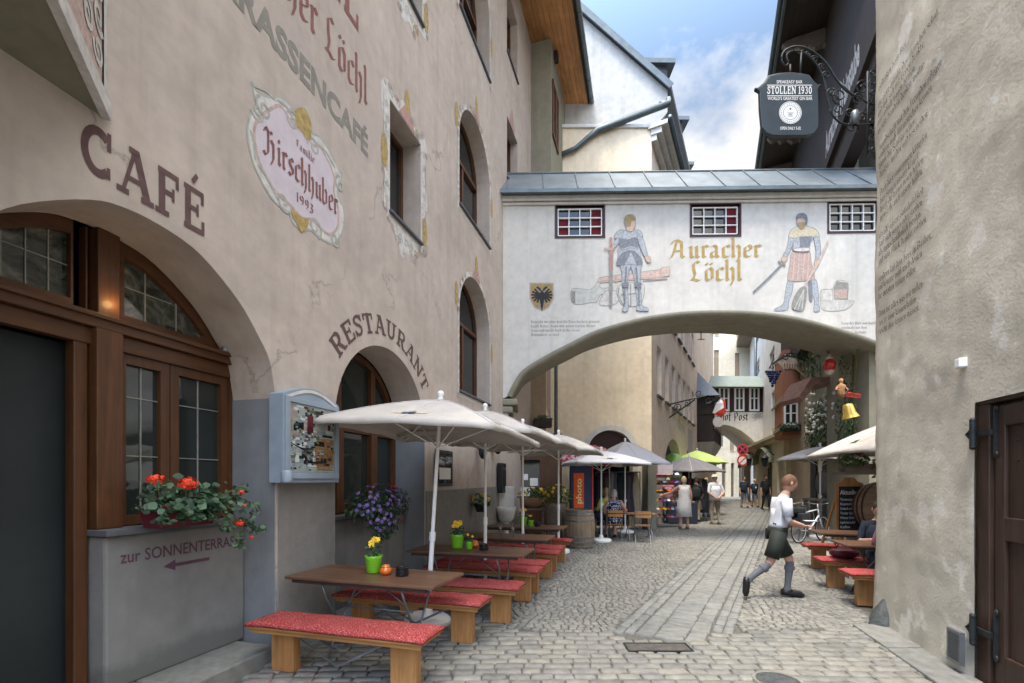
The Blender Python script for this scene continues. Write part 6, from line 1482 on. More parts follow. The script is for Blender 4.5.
# dark timber house with deep eaves, top right
FE = FV
dh = thing('timber_eaves_house', 'dark timber house top right with deep black eaves and white balcony lettering', 'building', frame=FE)
ex0, ex1 = FE.at(812, 100)[0] - 9.5, FE.at(905, 100)[0]
def xw(Y): return (FE.o.y - Y)/ -FE.u.y * 1.0
e0_, e1_ = (Vector((11.3,20)) - FE.o).dot(FE.u), (Vector((6.2,9.5)) - FE.o).dot(FE.u)
e0_ = e0_ - 3.2
dw = MB(); dw.box(e0_, e1_, -.35, -.02, 9.8, 15.0); dw.box(e0_, e1_-3.6, -.35, -.02, 6.6, 9.8); obj('upper_wall', dw, M['darkwood'], dh)
sf2 = MB(); sf2.box(e0_, e1_, -1.55, -.02, 15.0, 15.12); obj('soffit', sf2, wood('black_soffit_boards', (.030,.023,.019), axis=0, planks=(1,.16)), dh)
ed_ = MB(); ed_.box(e0_, e1_, -1.60, -1.53, 14.96, 15.35); ed_.tube([(e0_,-1.66,15.2),(e1_,-1.66,15.2)], .07, 8); obj('eaves_edge', ed_, M['gutter'], dh)
rt = MB(); rt.add([(e0_-.1,-1.62,15.36),(e1_,-1.62,15.36),(e1_,4,19),(e0_-.1,4,19)], [(0,1,2,3)]); obj('roof', rt, M['slate'], dh)
for i in range(5):
    x = e0_+1.2+i*2.1; b = MB(); b.add(*polyfill(smooth_poly([(-.05,14.98),(-1.35,14.98),(-1.42,14.85),(-1.3,14.72),(-1.12,14.76),(-1.0,14.6),(-.8,14.68),(-.62,14.5),(-.4,14.56),(-.2,14.35),(-.05,14.4)], True, 2), (), .18, 0)); b.v = [(x + y, xx_, z) for xx_, y, z in b.v]; obj('carved_bracket', b, M['greywood'], dh)
by0, by1 = 28.6, e1_
bd_ = MB(); bd_.box(by0, by1, -.45, -.352, 10.55, 11.85); bbo = obj('balcony_board', bd_, M['darkwood'], dh)
mb = MB(); vs, fs = text_geo('Auracher Weinstube', 1, .03); wx = max(v[0] for v in vs); q0 = by0+.7; q1 = q0+3.3; mb.add([(q0+v[0]/wx*(q1-q0), -.456, 10.85+v[1]*.95) for v in vs], fs); obj('balcony_lettering', mb, M['p_light'], bbo)
# terrain behind everything so the lane does not end in open sky at ground level
hl = MB(); hl.add([(-300,150,-1),(300,150,-1),(300,260,26),(-300,260,30)], [(0,1,2,3)]); obj('hills', hl, mat('wooded_hill', (.05,.08,.04), .95, .4, .08), kind='structure')
# ================================================================== FURNITURE
NW = -TH                                   # long axis of the tables, square to the restaurant wall
def wl_pt(Y, off): return Vector((wallL(Y) + off, Y, 0))
def make_bench(label):
    t = thing('beer_bench', label, 'bench', group='benches with red cushions')
    b = MB(); b.box(-.82, .82, -.19, .19, .395, .435); b.box(-.8, .8, -.175, -.155, .36, .393); b.box(-.8, .8, .155, .175, .36, .393); obj('seat', b, M['benchx'], t, bevel=.006)
    c = MB(); nx_, ny_ = 42, 10
    for i in range(nx_+1):
        for j in range(ny_+1):
            x = -.835+1.67*i/nx_; y = -.205+.41*j/ny_; e = min(i, nx_-i)/2.0; e2 = min(j, ny_-j)/1.6; k = 1-math.exp(-min(e, e2)*1.4) if min(e, e2) > 0 else 0
            z = .437 + .030*k + .010*noise.noise(Vector((x*4, y*7, 2))) * k + .004*math.sin(x*19)*k
            c.v.append((x + .006*noise.noise(Vector((x*5, y*5, 7))), y + .008*noise.noise(Vector((x*4, y*6, 9))), z))
    for i in range(nx_):
        for j in range(ny_): a = i*(ny_+1)+j; c.f.append((a, a+ny_+1, a+ny_+2, a+1)); c.m.append(0)
    co = obj('cushion', c, M['cushion'], t, smooth=True); md = co.modifiers.new('s', 'SOLIDIFY'); md.thickness = .022; md.offset = -1
    for sx in (-.58, .58):
        l = MB(); l.box(sx-.115, sx+.115, -.045, .045, 0, .392); l.box(sx-.13, sx+.13, -.15, .15, .355, .393); obj('leg', l, M['bench'], t, bevel=.006)
    r = MB()
    for sy in (-.06, .06): r.tube([(-.50, sy, .37), (0, sy*1.4, .12), (.50, sy, .37)], .007, 6)
    obj('brace', r, M['steel'], t, smooth=True); return t
def make_table(label):
    t = thing('beer_table', label, 'table', group='brown wooden beer tables')
    b = MB(); b.box(-.77, .77, -.33, .33, .722, .75); obj('tabletop', b, M['table'], t, bevel=.006)
    b = MB(); b.box(-.7, .7, -.31, -.28, .69, .721); b.box(-.7, .7, .28, .31, .69, .721); b.box(-.55, -.50, -.28, .28, .69, .721); b.box(.50, .55, -.28, .28, .69, .721); obj('apron', b, M['darkwood'], t)
    for sx in (-.42, .42):
        for sy in (-1, 1):
            l = MB(); l.tube([(sx, .25*sy, .70), (sx + .03, .22*sy, .55), (sx + .07*sy, -.10*sy, .22), (sx + .08*sy, -.27*sy, .0)], .011, 8); obj('leg', l, M['steel'], t, smooth=True)
    s = MB(); s.tube([(-.40, 0, .42), (.40, 0, .42)], .008, 6); s.tube([(-.40, 0, .42), (0, 0, .69)], .007, 6); s.tube([(.40, 0, .42), (0, 0, .69)], .007, 6); obj('stretcher', s, M['steel'], t, smooth=True); return t
B0 = make_bench('nearest red cushioned wooden bench, in front of the first beer table'); B0.location = (-1.41, 3.89, 0); B0.rotation_euler = (0, 0, NW)
T0 = make_table('nearest brown beer table, by the rough pier, with a green pot and orange glass'); T0.location = (-1.30, 4.44, 0); T0.rotation_euler = (0, 0, NW - .03)
for lab, x, y, rz in (('red cushioned bench behind the nearest beer table', -1.06, 4.90, .01), ('red cushioned bench in front of the second beer table', -.69, 5.55, .02), ('red cushioned bench behind the second beer table', -.41, 6.53, -.01),
    ('red cushioned bench in front of the third beer table', -.28, 7.03, 0), ('red cushioned bench behind the third beer table', .0, 8.02, .02), ('red cushioned bench in front of the fourth beer table', .14, 8.60, -.02), ('red cushioned bench behind the fourth beer table, nearest the barrel', .40, 9.58, 0),
    ('red cushioned bench at the rough wall corner, with two honey coloured legs', 5.22, 5.98, .03), ('red cushioned bench right of the lane with a dark red bag on it', 5.52, 6.98, .0), ('red cushioned bench farthest along the right, near the bicycle', 6.3, 8.55, .0)):
    dup(B0, (x, y, 0), NW + rz, lab)
for lab, x, y, rz in (('second brown beer table with two lime green pots', -.53, 6.05, .01), ('third beer table, dark topped, with glasses', -.12, 7.52, -.01), ('fourth brown beer table, nearest the shop porch', .28, 9.1, 0),
    ('dark beer table on the right where the two guests sit', 5.46, 6.52, 0), ('light brown beer table in front of the chalkboard', 6.06, 7.98, .0)):
    dup(T0, (x, y, 0), NW + rz, lab)

# ------------------------------------------------------------------ umbrellas
def make_umbrella(label, a, ztop, zrim, m='offwhite', tilt=0.0, n=4, pole='white', logo=True, group='garden umbrellas', base=True):
    t = thing('garden_umbrella', label, 'umbrella', group=group)
    cn = MB(); N_, K = 12, 10; ring = []
    def edge(u):       # u in 0..4 around a square (or n-gon), returns x, y
        i = int(u) % n; f = u - int(u); a0, a1 = 2*math.pi*(i+.5)/n, 2*math.pi*(i+1.5)/n; r = a*(math.sqrt(2) if n == 4 else 1.0)
        x = (1-f)*math.cos(a0)+f*math.cos(a1); y = (1-f)*math.sin(a0)+f*math.sin(a1); return x*r, y*r, f
    per = N_*n if n == 4 else 4*n; q = per//n
    vs = [(0, 0, ztop)]; fs = []
    for k in range(1, K+1):
        s = k/K
        for j in range(per):
            x, y, f = edge(j/q); mid = 4*f*(1-f)
            z = ztop - (ztop-zrim)*(s**1.12) + .10*s*(1-s) - .055*mid*s*s*0 + (-.045*mid*s*(1-s)*2) + .035*mid*s**6
            pull = 1 - .035*mid*s**3
            vs.append((x*s*pull, y*s*pull, z))
    for j in range(per): fs.append((0, 1+j, 1+(j+1)%per))
    for k in range(K-1):
        for j in range(per): fs.append((1+k*per+j, 1+(k+1)*per+j, 1+(k+1)*per+(j+1)%per, 1+k*per+(j+1)%per))
    b0 = len(vs)
    for j in range(per): x, y, z = vs[1+(K-1)*per+j]; vs.append((x*1.004, y*1.004, z-.055-.006*math.sin(j*1.3)))
    for j in range(per): fs.append((1+(K-1)*per+j, b0+j, b0+(j+1)%per, 1+(K-1)*per+(j+1)%per))
    cn.add(vs, fs); sv = []
    for side in range(n):
        for u_ in ((0, .5) if n == 4 else (0,)):
            Q = []
            for k in range(0, 11): s = k/10; x, y, f = edge(side+u_); mid = 4*f*(1-f); z = ztop-(ztop-zrim)*(s**1.12)+.10*s*(1-s)-.045*mid*s*(1-s)*2+.035*mid*s**6; pl_ = 1-.035*mid*s**3; Q.append((x*s*pl_, y*s*pl_, z+.003))
            sv.append(Q)
    co = obj('canopy', cn, M[m], t, smooth=True)
    for Q in sv: b = MB(); b.tube(Q, .0045, 4); obj('seam', b, M['greycanvas'], co)
    md = co.modifiers.new('s', 'SOLIDIFY'); md.thickness = .005
    if logo:
        lg = MB()
        def on(u, s): 
            x, y, f = edge(u); mid = 4*f*(1-f); z = ztop-(ztop-zrim)*(s**1.12)+.10*s*(1-s)-.045*mid*s*(1-s)*2+.035*mid*s**6; pl = 1-.035*mid*s**3; return (x*s*pl, y*s*pl, z+.006)
        for side in range(n):
            for (u0, u1, s0, s1, mi, dz) in ((.36,.64,.70,.755,0,0), (.45,.55,.70,.78,1,.004), (.46,.50,.715,.765,2,.008)):
                lg.cur = mi; P = []; nn = 8
                for i in range(nn+1):
                    for s_ in (s0, s1): p = on(side+u0+(u1-u0)*i/nn, s_); P.append((p[0], p[1], p[2]+dz))
                lg.add(P, [(2*i, 2*i+1, 2*i+3, 2*i+2) for i in range(nn)])
        obj('printed_emblem', lg, [M['p_cream'], M['sign'], M['case']], co)
    if base is not None:
        pl = MB(); pl.tube([(0,0,.06),(0,0,1.02)], .028, 12); pl.tube([(0,0,1.0),(0,0,ztop-.02)], .022, 12); pl.tube([(0,0,.95),(0,0,1.05)], .036, 12); pl.ball((.045,0,1.0), .022, 8); obj('pole', pl, M[pole], t, autos=40)
        fb_ = MB(); fb_.lathe([(.0001,ztop-.02),(.03,ztop-.01),(.035,ztop+.02),(.022,ztop+.035),(.036,ztop+.06),(.038,ztop+.085),(.02,ztop+.105),(.0001,ztop+.11)], (0,0,0), 14); obj('finial', fb_, M['white'], t, smooth=True)
        bs = MB(); bs.lathe([(.27,0),(.27,.05),(.24,.075),(.06,.09),(.05,.16),(.04,.165)], (0,0,.003), 28); obj('base', bs, M['white'], t, autos=40)
        for j in range(n if n == 4 else 8):
            an = 2*math.pi*(j+.5)/(n if n == 4 else 8); r = a*(math.sqrt(2) if n == 4 else 1)*.97; rb_ = MB(); rb_.bar((.02*math.cos(an), .02*math.sin(an), ztop-.05), (r*math.cos(an), r*math.sin(an), zrim-.022), .018, .022); rb_.bar((.02*math.cos(an), .02*math.sin(an), ztop-.55), (r*.55*math.cos(an), r*.55*math.sin(an), ztop-(ztop-zrim)*.52-.02), .012); obj('rib', rb_, M['white'], t)
    return t
U0 = make_umbrella('nearest off white umbrella over the first beer table, its pole tilted', .98, 2.58, 2.20)
U0.location = (-.98, 5.38, 0); U0.rotation_euler = (Matrix.Rotation(R(3.4), 3, 'Y') @ Matrix.Rotation(NW + math.pi/2, 3, 'Z')).to_euler()
for lab, x, y in (('second off white umbrella from the front, over the second beer table', -.40, 6.95), ('third off white umbrella from the front, its finial before the corbel', .20, 8.7), ('fourth off white umbrella, nearest the wine barrel', 1.06, 10.6)):
    dup(U0, (x, y, 0), NW + math.pi/2, lab); bpy.data.objects[-1] if False else None
for o_ in [o for o in bpy.data.objects if o.name.startswith('garden_umbrella') and o != U0]: o_.scale = (.95, .95, 1.04)
u = make_umbrella('big off white umbrella at right, partly hidden by the rough wall', 1.15, 2.78, 2.14); u.location = (6.95, 8.15, 0); u.rotation_euler = (0, 0, NW+.1)
u = make_umbrella('flat off white umbrella in front of the vine tavern', .78, 2.60, 2.25); u.location = (8.75, 13.2, 0); u.rotation_euler = (0, 0, .5)
u = make_umbrella('warm grey umbrella above the seated couple, with white round foot', .98, 2.44, 2.08, 'greycanvas'); u.location = (2.40, 12.5, 0); u.rotation_euler = (0, 0, .12)
u = make_umbrella('pale lavender grey umbrella behind the seated couple', .98, 2.86, 2.16, 'greycanvas', logo=False); u.location = (3.55, 14.6, 0); u.rotation_euler = (0, 0, .25)
u = make_umbrella('dark grey umbrella above the market clothes', 1.0, 2.62, 2.0, 'darkcanvas', logo=False); u.location = (7.3, 19.2, 0); u.rotation_euler = (0, 0, .5)
u = make_umbrella('bright lime green round parasol farther along the lane', 1.35, 3.05, 2.45, 'lime', n=8, logo=False); u.location = (8.75, 22.0, 0)
# green market backdrop
b = MB(); P0, P1 = W(659,0,21).x, W(690,0,21).x; z0, z1 = W(0,480,21).z, W(0,453,21).z; nn = 20; vs = []
for i in range(nn+1):
    x = P0+(P1-P0)*i/nn; zt_ = z1 - .55*abs(2*i/nn-.9)**2; vs += [(x, 21+.05*math.sin(i*.9), z0), (x, 21+.05*math.sin(i*.9), zt_)]
b.add(vs, [(2*i,2*i+2,2*i+3,2*i+1) for i in range(nn)])
tb = thing('market_tent', 'bright green market tent cloth behind the shoe stall', 'tent', (0,0,0)); o = obj('cloth', b, M['limecloth'], tb, smooth=True); md = o.modifiers.new('s','SOLIDIFY'); md.thickness = .01
b = MB(); b.tube([(P0,21.03,0),(P0,21.03,z1)], .03, 8); obj('pole', b, M['steel'], tb); b = MB(); b.tube([(P1,21.03,0),(P1,21.03,z1-.3)], .03, 8); obj('pole', b, M['steel'], tb)

# ------------------------------------------------------------------ things on the tables
def pansy_pot(x, y, z, label, k=1.0, flowers='yellow_flower', n=5, h=.17):
    t = thing('flower_pot', label, 'flower pot', (x, y, z), 0, 'lime green flower pots')
    b = MB(); b.lathe([(.0001,0),(.055*k,0),(.062*k,.01),(.078*k,.14*k),(.086*k,.165*k),(.080*k,.168*k),(.068*k,.14*k)], (0,0,.002), 24); obj('pot', b, M['pot_green'], t, smooth=True)
    s = MB(); s.lathe([(.0001,.135*k),(.072*k,.14*k)], (0,0,0), 16); obj('soil', s, M['joint'], t)
    f = bush((0,0,.20*k), (.075*k,.075*k,.085*k), 70, .045*k); st_ = MB(); pe = MB()
    for i in range(n):
        a = 2*math.pi*i/n+rnd(.5); p = Vector((.07*k*math.cos(a)*random.uniform(.3,1), .07*k*math.sin(a)*random.uniform(.3,1), (.27+random.random()*.07)*k)); f.tube([(0,0,.14*k), p], .003, 5); blossom(pe, p, .034*k, 6, (rnd(.6), -1, .5)); blossom(pe, p+Vector((0,-.003,.002)), .024*k, 5, (rnd(.4), -1, .3))
    obj('foliage', f, M['leafb'], t); obj('blossom', pe, M[flowers], t); return t
pansy_pot(-1.34, 4.50, .752, 'lime green pot of yellow pansies on the nearest beer table', 1.0, n=4)
pansy_pot(-.72, 6.12, .752, 'tall lime green pot of yellow flowers on the second beer table', 1.1, n=7)
pansy_pot(-.55, 6.02, .752, 'small squat lime green pot on the second beer table', .62, n=2)
pansy_pot(.22, 9.12, .752, 'lime green pot of yellow flowers on the fourth beer table', 1.0, n=5)
pansy_pot(.36, 9.02, .752, 'small lime green pot on the fourth beer table', .7, n=3)
pansy_pot(6.48, 8.0, .752, 'lime green pot of yellow flowers in front of the chalkboard', 1.15, n=9)
def candle(x, y, z, label):
    t = thing('candle_holder', label, 'candle holder', (x, y, z), 0, 'orange glass candle holders'); b = MB(); b.lathe([(.0001,0),(.040,0),(.056,.022),(.056,.045),(.042,.066),(.034,.072),(.036,.088),(.030,.088),(.030,.07),(.05,.045)], (0,0,.002), 24); obj('holder', b, M['orange_glass'], t, smooth=True); r = MB(); r.lathe([(.040,.070),(.043,.074),(.040,.078)], (0,0,.002), 20); obj('ring', r, M['brass'], t, smooth=True); return t
candle(-1.20, 4.42, .752, 'round orange glass candle holder on the nearest beer table'); candle(-.50, 6.22, .752, 'orange glass candle holder on the second beer table'); candle(6.28, 8.02, .752, 'orange glass candle holder beside the chalkboard')
def ashtray(x, y, z, label):
    t = thing('ashtray', label, 'ashtray', (x, y, z), 0, 'black ashtrays'); b = MB(); b.lathe([(.0001,0),(.056,0),(.060,.01),(.060,.062),(.052,.064),(.052,.04),(.0001,.035)], (0,0,.002), 24); obj('bowl', b, M['black'], t, autos=40); b = MB(); b.lathe([(.054,.066),(.061,.068),(.061,.078),(.030,.084),(.028,.078)], (0,0,.002), 24); obj('lid', b, M['black'], t, autos=40); return t
ashtray(-1.03, 4.36, .752, 'black lidded ashtray on the nearest beer table'); ashtray(-.36, 5.96, .752, 'black ashtray on the second beer table'); ashtray(.50, 9.05, .752, 'black ashtray on the fourth beer table'); ashtray(6.12, 7.9, .752, 'black ashtray on the light brown table by the chalkboard')
def wineglass(x, y, z, label):
    t = thing('wine_glass', label, 'glass', (x, y, z)); m, tt, p, v = base('clear_glass', .02, 0, .5); p.inputs['Transmission Weight'].default_value = 1; p.inputs['IOR'].default_value = 1.2
    b = MB(); b.lathe([(.032,0),(.004,.006),(.004,.09),(.03,.12),(.036,.15),(.030,.20)], (0,0,.002), 16); obj('bowl', b, m, t, smooth=True); return t
wineglass(-.18, 7.5, .752, 'empty stemmed glass on the third beer table'); wineglass(.02, 7.42, .752, 'stemmed glass nearer the lane on the third beer table')

# ------------------------------------------------------------------ geranium box
ctr = FL.wp(FL.at(180, 510, .2)[0], .20, 1.285)
gb_ = thing('geranium_box', 'wine red window box of scarlet geraniums with trailing stems under the cafe window', 'window box', ctr, FL.a)
b = MB(); b.add([(-.22,-.09,.0),(.22,-.09,.0),(.22,.09,.0),(-.22,.09,.0),(-.25,-.11,.17),(.25,-.11,.17),(.25,.11,.17),(-.25,.11,.17)], [(0,3,2,1),(4,5,6,7),(0,1,5,4),(1,2,6,5),(2,3,7,6),(3,0,4,7)]); obj('trough', b, M['trough'], gb_, bevel=.01)
f = MB()
def geranium_leaf(mb, c, nrm, r):
    n_ = Vector(nrm).normalized(); a = n_.orthogonal().normalized(); b_ = n_.cross(a); k = 9; vs = [Vector(c) - n_*r*.18]
    for i in range(k): t = 2*math.pi*i/k; q = r*(1+.1*math.cos(t*5)); vs.append(Vector(c) + (a*math.cos(t)+b_*math.sin(t))*q + n_*rnd(r*.08))
    mb.add(vs, [(0, 1+i, 1+(i+1)%k) for i in range(k)])
for i in range(470):
    x = random.gauss(.0, .16); x = max(-.33, min(.40, x)); y = rnd(.15) - .05; z = .13 + abs(random.gauss(0, .085)) - (.07 if abs(y) > .1 and x < .05 else 0); geranium_leaf(f, (x, y - .07*(z < .2), z), (rnd(.7), -.6+rnd(.6), .7+rnd(.4)), random.uniform(.016, .036))
trails = [[(.2,-.12,.18),(.36,-.2,.1),(.45,-.24,.0),(.50,-.26,-.12)],[(.15,-.13,.16),(.26,-.22,.03),(.30,-.25,-.1),(.32,-.26,-.22)],[(.25,-.1,.2),(.40,-.16,.22),(.52,-.2,.15),(.58,-.22,.05)],[(.1,-.12,.16),(.16,-.2,.04),(.22,-.22,-.06)],[(.2,-.1,.2),(.34,-.16,.28),(.44,-.2,.3)],[(.22,-.12,.15),(.42,-.22,-.02),(.52,-.25,-.08),(.60,-.27,-.05)]]
sm3 = MB(); pe = MB()
for tr_ in trails:
    P = [Vector(p) for p in tr_]; sm3.tube(P, .004, 5)
    for i in range(26): q = random.random()*(len(P)-1); k = int(q); p = P[k].lerp(P[min(k+1,len(P)-1)], q-k) + Vector((rnd(.035), rnd(.03), rnd(.035))); geranium_leaf(f, p, (rnd(.8), -.7, .5+rnd(.5)), random.uniform(.012, .026))
for x, y, z, r in ((-.25,-.08,.37,.062),(-.03,-.12,.34,.078),(.40,-.19,.26,.036),(.34,-.24,.0,.042),(.44,-.26,-.13,.026),(.43,-.2,.14,.026)):
    sm3.tube([(x*.7, y*.5, .16), (x, y, z)], .0035, 5); flowerhead(pe, (x, y, z), r, 34)
obj('foliage', f, M['leafb'], gb_, smooth=True); obj('stem', sm3, M['stem'], gb_, smooth=True); obj('blossom', pe, M['red_flower'], gb_)
# petunia planter on the restaurant sill
ctr = FL.wp(FL.at(369, 512, .1)[0], .06, 1.20)
pt = thing('petunia_planter', 'large mound of violet petunias on the sill below the restaurant arch', 'flower planter', ctr, FL.a)
b = MB(); b.box(-.4, .4, -.12, .12, 0, .16); obj('trough', b, M['darkwood'], pt, bevel=.01)
f = bush((0,-.1,.10), (.60,.26,.17), 800, .055, droop=.4, shell=.2); f = bush((-.05,-.2,-.10), (.26,.16,.24), 380, .05, f, droop=.8, shell=.2); f = bush((-.12,-.1,.22), (.34,.18,.17), 260, .05, f, shell=.1); f = bush((.42,-.1,.16), (.3,.16,.2), 200, .05, f, shell=.1); obj('foliage', f, M['leafb'], pt)
pe = MB()
for i in range(120):
    d = Vector((random.gauss(0,1), -abs(random.gauss(0,1)), random.gauss(0,.8)+.3)).normalized(); c = (0,-.1,.12) if i % 3 else (-.1,-.2,-.04); q_ = random.uniform(.55, 1.12); s = (.58*q_,.29*q_,.27*q_) if i % 3 else (.27*q_,.18*q_,.26*q_); blossom(pe, (c[0]+d.x*s[0], c[1]+d.y*s[1], c[2]+d.z*s[2]), .030, 6, d)
obj('blossom', pe, M['violet'], pt)
pe = MB(); flowerhead(pe, (.34,-.12,.36), .04, 26); flowerhead(pe, (.48,-.15,-.12), .03, 18); obj('red_blossom', pe, M['red_flower'], pt)

# ------------------------------------------------------------------ menu case
s0, zc0 = FL.at(283, 480, -.14); s1, _ = FL.at(339, 480, -.14); zc_b = FL.at(283, 483, -.14)[1]; zc_t = FL.at(310, 393, -.14)[1]
mc = thing('menu_case', 'blue grey glazed display case with photo posters on the pier', 'display case', frame=FL)
b = plate([(s0,zc_b),(s1,zc_b),(s1,zc_t-.06)] + [(s1-(s1-s0)*i/10, zc_t-.06+.11*math.sin(math.pi*i/10)) for i in range(1,10)] + [(s0,zc_t-.06)], [], .16, -.14); obj('case_body', b, M['case'], mc, bevel=.012)
b = MB(); ribbon(b, rect(s0+.05, s1-.05, zc_b+.07, zc_t-.10), .05, -.150, True); b2 = plate(rect(s0+.02,s1-.02,zc_b+.04,zc_t-.08), [rect(s0+.075,s1-.075,zc_b+.10,zc_t-.13)], .02, -.158); fr_ = obj('door_frame', b2, M['case'], mc, bevel=.004)
arch_m = MB(); ribbon(arch_m, [(s1-.05-(s1-s0-.1)*i/10, zc_t-.085+.10*math.sin(math.pi*i/10)) for i in range(11)], .03, -.148); obj('pediment_trim', arch_m, M['p_light'], mc)
ps = MB(); px0, px1, pz0, pz1 = s0+.08, s1-.08, zc_b+.105, zc_t-.135
PC = ['white','p_wash','black','p_rose','trough','leafd','bench','case','redcurtain','greywood','p_armour']
def quad(m, a, b_, c, d, y): ps.cur = PC.index(m); ps.add([(a,y,c),(b_,y,c),(b_,y,d),(a,y,d)], [(0,1,2,3)])
quad('p_wash', px0, px1, pz0, pz1, -.1415)
wP, hP = px1-px0, pz1-pz0; rs = random.Random(3); yy = -.142
def fr(a): return px0+wP*a
def fz(a): return pz0+hP*a
for (a,b_,c,d,m) in ((.02,.48,.50,.98,'p_rose'),(.50,.98,.56,.98,'p_wash'),(.02,.50,.03,.48,'p_armour'),(.52,.98,.03,.53,'bench')): quad(m, fr(a), fr(b_), fz(c), fz(d), yy)
for i in range(230):
    a = rs.random()*.94+.02; c = rs.random()*.93+.02; kq = 1.9 if i < 60 else .8; sx = rs.uniform(.02,.13)*kq; sz = rs.uniform(.012,.06)*kq; yy -= .00001
    up = c > .5; left = a < .5
    m = rs.choice((['white','p_rose','black','redcurtain','p_wash','leafd','case'] if left else ['p_wash','white','black','greywood','p_armour','p_rose','redcurtain']) if up else (['black','p_armour','greywood','white','p_wash','black'] if left else ['bench','redcurtain','black','p_wash','greywood','p_rose']))
    quad(m, fr(a), fr(min(.98, a+sx)), fz(c), fz(min(.98, c+sz)), yy)
for k in range(5): ps.cur = PC.index('black'); ribbon(ps, [(fr(.03+.05*k), fz(.42-.02*k)), (fr(.48), fz(.25+.03*k))], .008, yy-.0003-.0001*k)
quad('redcurtain', fr(.36), fr(.49), fz(.60), fz(.86), yy-.001); quad('black', fr(.55), fr(.70), fz(.83), fz(.95), yy-.001)
obj('photo_poster', ps, [M[m] for m in PC], mc)
gl_m, tt, p, v = base('case_glass', .02, 0, .5); p.inputs['Base Color'].default_value = (.9,.95,.95,1); p.inputs['Transmission Weight'].default_value = 1; p.inputs['IOR'].default_value = 1.12
b = MB(); b.box(s0+.07, s1-.07, -.152, -.149, zc_b+.095, zc_t-.125); obj('glass', b, gl_m, mc)
b = MB(); b.lathe([(.045,0),(.05,.02),(.05,.10),(.03,.12)], (s0+.015, -.17, zc_b-.0), 14); obj('case_lock', b, M['case'], mc, smooth=True)
# notice plate and wall lamps farther along the restaurant wall
nb = thing('notice_case', 'thin glazed menu notice on the restaurant wall between umbrella poles', 'notice', frame=FL)
a0, z1_ = FL.at(436, 449, -.05); a1_, z0_ = FL.at(453, 486, -.05); b = MB(); b.box(a0, a1_, -.05, -.024, z0_, z1_); obj('frame', b, M['sign'], nb, bevel=.01); b = MB(); b.box(a0+.04, a1_-.04, -.054, -.0505, z0_+.05, z1_-.04); obj('pane', b, M['glass2'], nb)
b = MB(); b.box(a0+.12, a1_-.12, -.057, -.0545, z0_+.12, z1_-.3); obj('menu_sheet', b, M['white'], nb)
for i, (px, py) in enumerate(((476.5,451),(492,447))):
    q = FL.at(px, py); t = thing('wall_lamp', ('round black wall lamp nearer the camera, above the grey plinth', 'round black wall lamp nearer the corner, above the grey plinth')[i], 'lamp', frame=FL); b = MB(); b.ball((q[0], -.14, q[1]), (.12,.09,.17), 14); obj('shade', b, M['iron'], t, smooth=True); b = MB(); b.tube([(q[0],-.02,q[1]+.05),(q[0],-.1,q[1]+.05)], .02, 8); obj('bracket', b, M['iron'], t)
mbx = thing('letter_box', 'black letter box on the corner of the restaurant wall', 'letter box', frame=FL); q = FL.at(498, 478); b = MB(); b.box(q[0]-.16, q[0]+.16, -.16, -.024, q[1]-.35, q[1]+.35); obj('box', b, M['iron'], mbx, bevel=.02); b = MB(); b.box(q[0]-.11, q[0]+.11, -.164, -.161, q[1]+.2, q[1]+.24); obj('flap', b, M['steel'], mbx)
# stone basin and planters by the porch
bs = thing('wall_basin', 'white stoneware half round basin on the wall before the shop porch', 'basin', frame=Frame(W(506,0,10.9).x, 10.9, 0)); b = MB(); b.lathe([(.0001,-.36),(.10,-.35),(.18,-.28),(.22,-.1),(.24,.0),(.20,.0),(.17,-.1),(.08,-.25)], (0,0,1.02), 24); obj('bowl', b, M['basin'], bs, smooth=True); b = MB(); b.box(-.2,.2,.16,.2,.95,1.5); obj('back', b, M['basin'], bs, bevel=.02); b = MB(); b.tube([(0,.05,0),(0,.05,.68)], .06, 12); obj('pedestal', b, M['basin'], bs)
def planter(name, label, loc, prof, m, ftree, fl, nfl, spread, stand=None):
    t = thing(name, label, 'planter', loc); b = MB(); b.lathe(prof, (0,0,0), 26); obj('pot', b, M[m], t, smooth=True); zt_ = prof[-1][1]
    f = bush((0,0,zt_+spread[2]*.6), spread, ftree, .075); obj('foliage', f, M['leaf'], t); pe = MB()
    for i in range(nfl): d = Vector((random.gauss(0,1), -abs(random.gauss(0,1)), abs(random.gauss(0,1)))).normalized(); blossom(pe, (d.x*spread[0], d.y*spread[1], zt_+spread[2]*.7+d.z*spread[2]), .05, 6, d)
    obj('blossom', pe, M[fl], t)
    if stand:
        s = MB(); 
        for sx in (-1,1):
            for sy in (-1,1): s.box(sx*stand[0]-.03, sx*stand[0]+.03, sy*.15-.03, sy*.15+.03, -stand[1], 0)
        s.box(-stand[0]-.05, stand[0]+.05, -.2, .2, -.05, 0); obj('stand', s, M['greywood'], t)
    return t
planter('bowl_planter', 'wide grey bowl of yellow flowers on a wooden stand before the porch window', (W(533,0,12.2).x, 12.2, .92), [(.0001,0),(.16,0),(.30,.10),(.36,.26),(.34,.27),(.30,.22)], 'terracotta', 260, 'yellow_flower', 12, (.42,.28,.20), (.25,.92))
planter('tall_planter', 'tall tapered pot of yellow flowers beside the wine barrel', (W(555,0,11.9).x, 11.9, 0), [(.0001,0),(.16,0),(.20,.3),(.26,.95),(.30,1.05),(.26,1.05)], 'greywood', 320, 'yellow_flower', 9, (.45,.32,.30))
planter('wall_planter', 'small hanging pot of yellow flowers on the restaurant wall by the second table', FL.wp(FL.at(470,520)[0], -.22, 1.02), [(.0001,0),(.08,0),(.12,.12),(.14,.16),(.12,.15)], 'iron', 120, 'yellow_flower', 8, (.20,.16,.14))

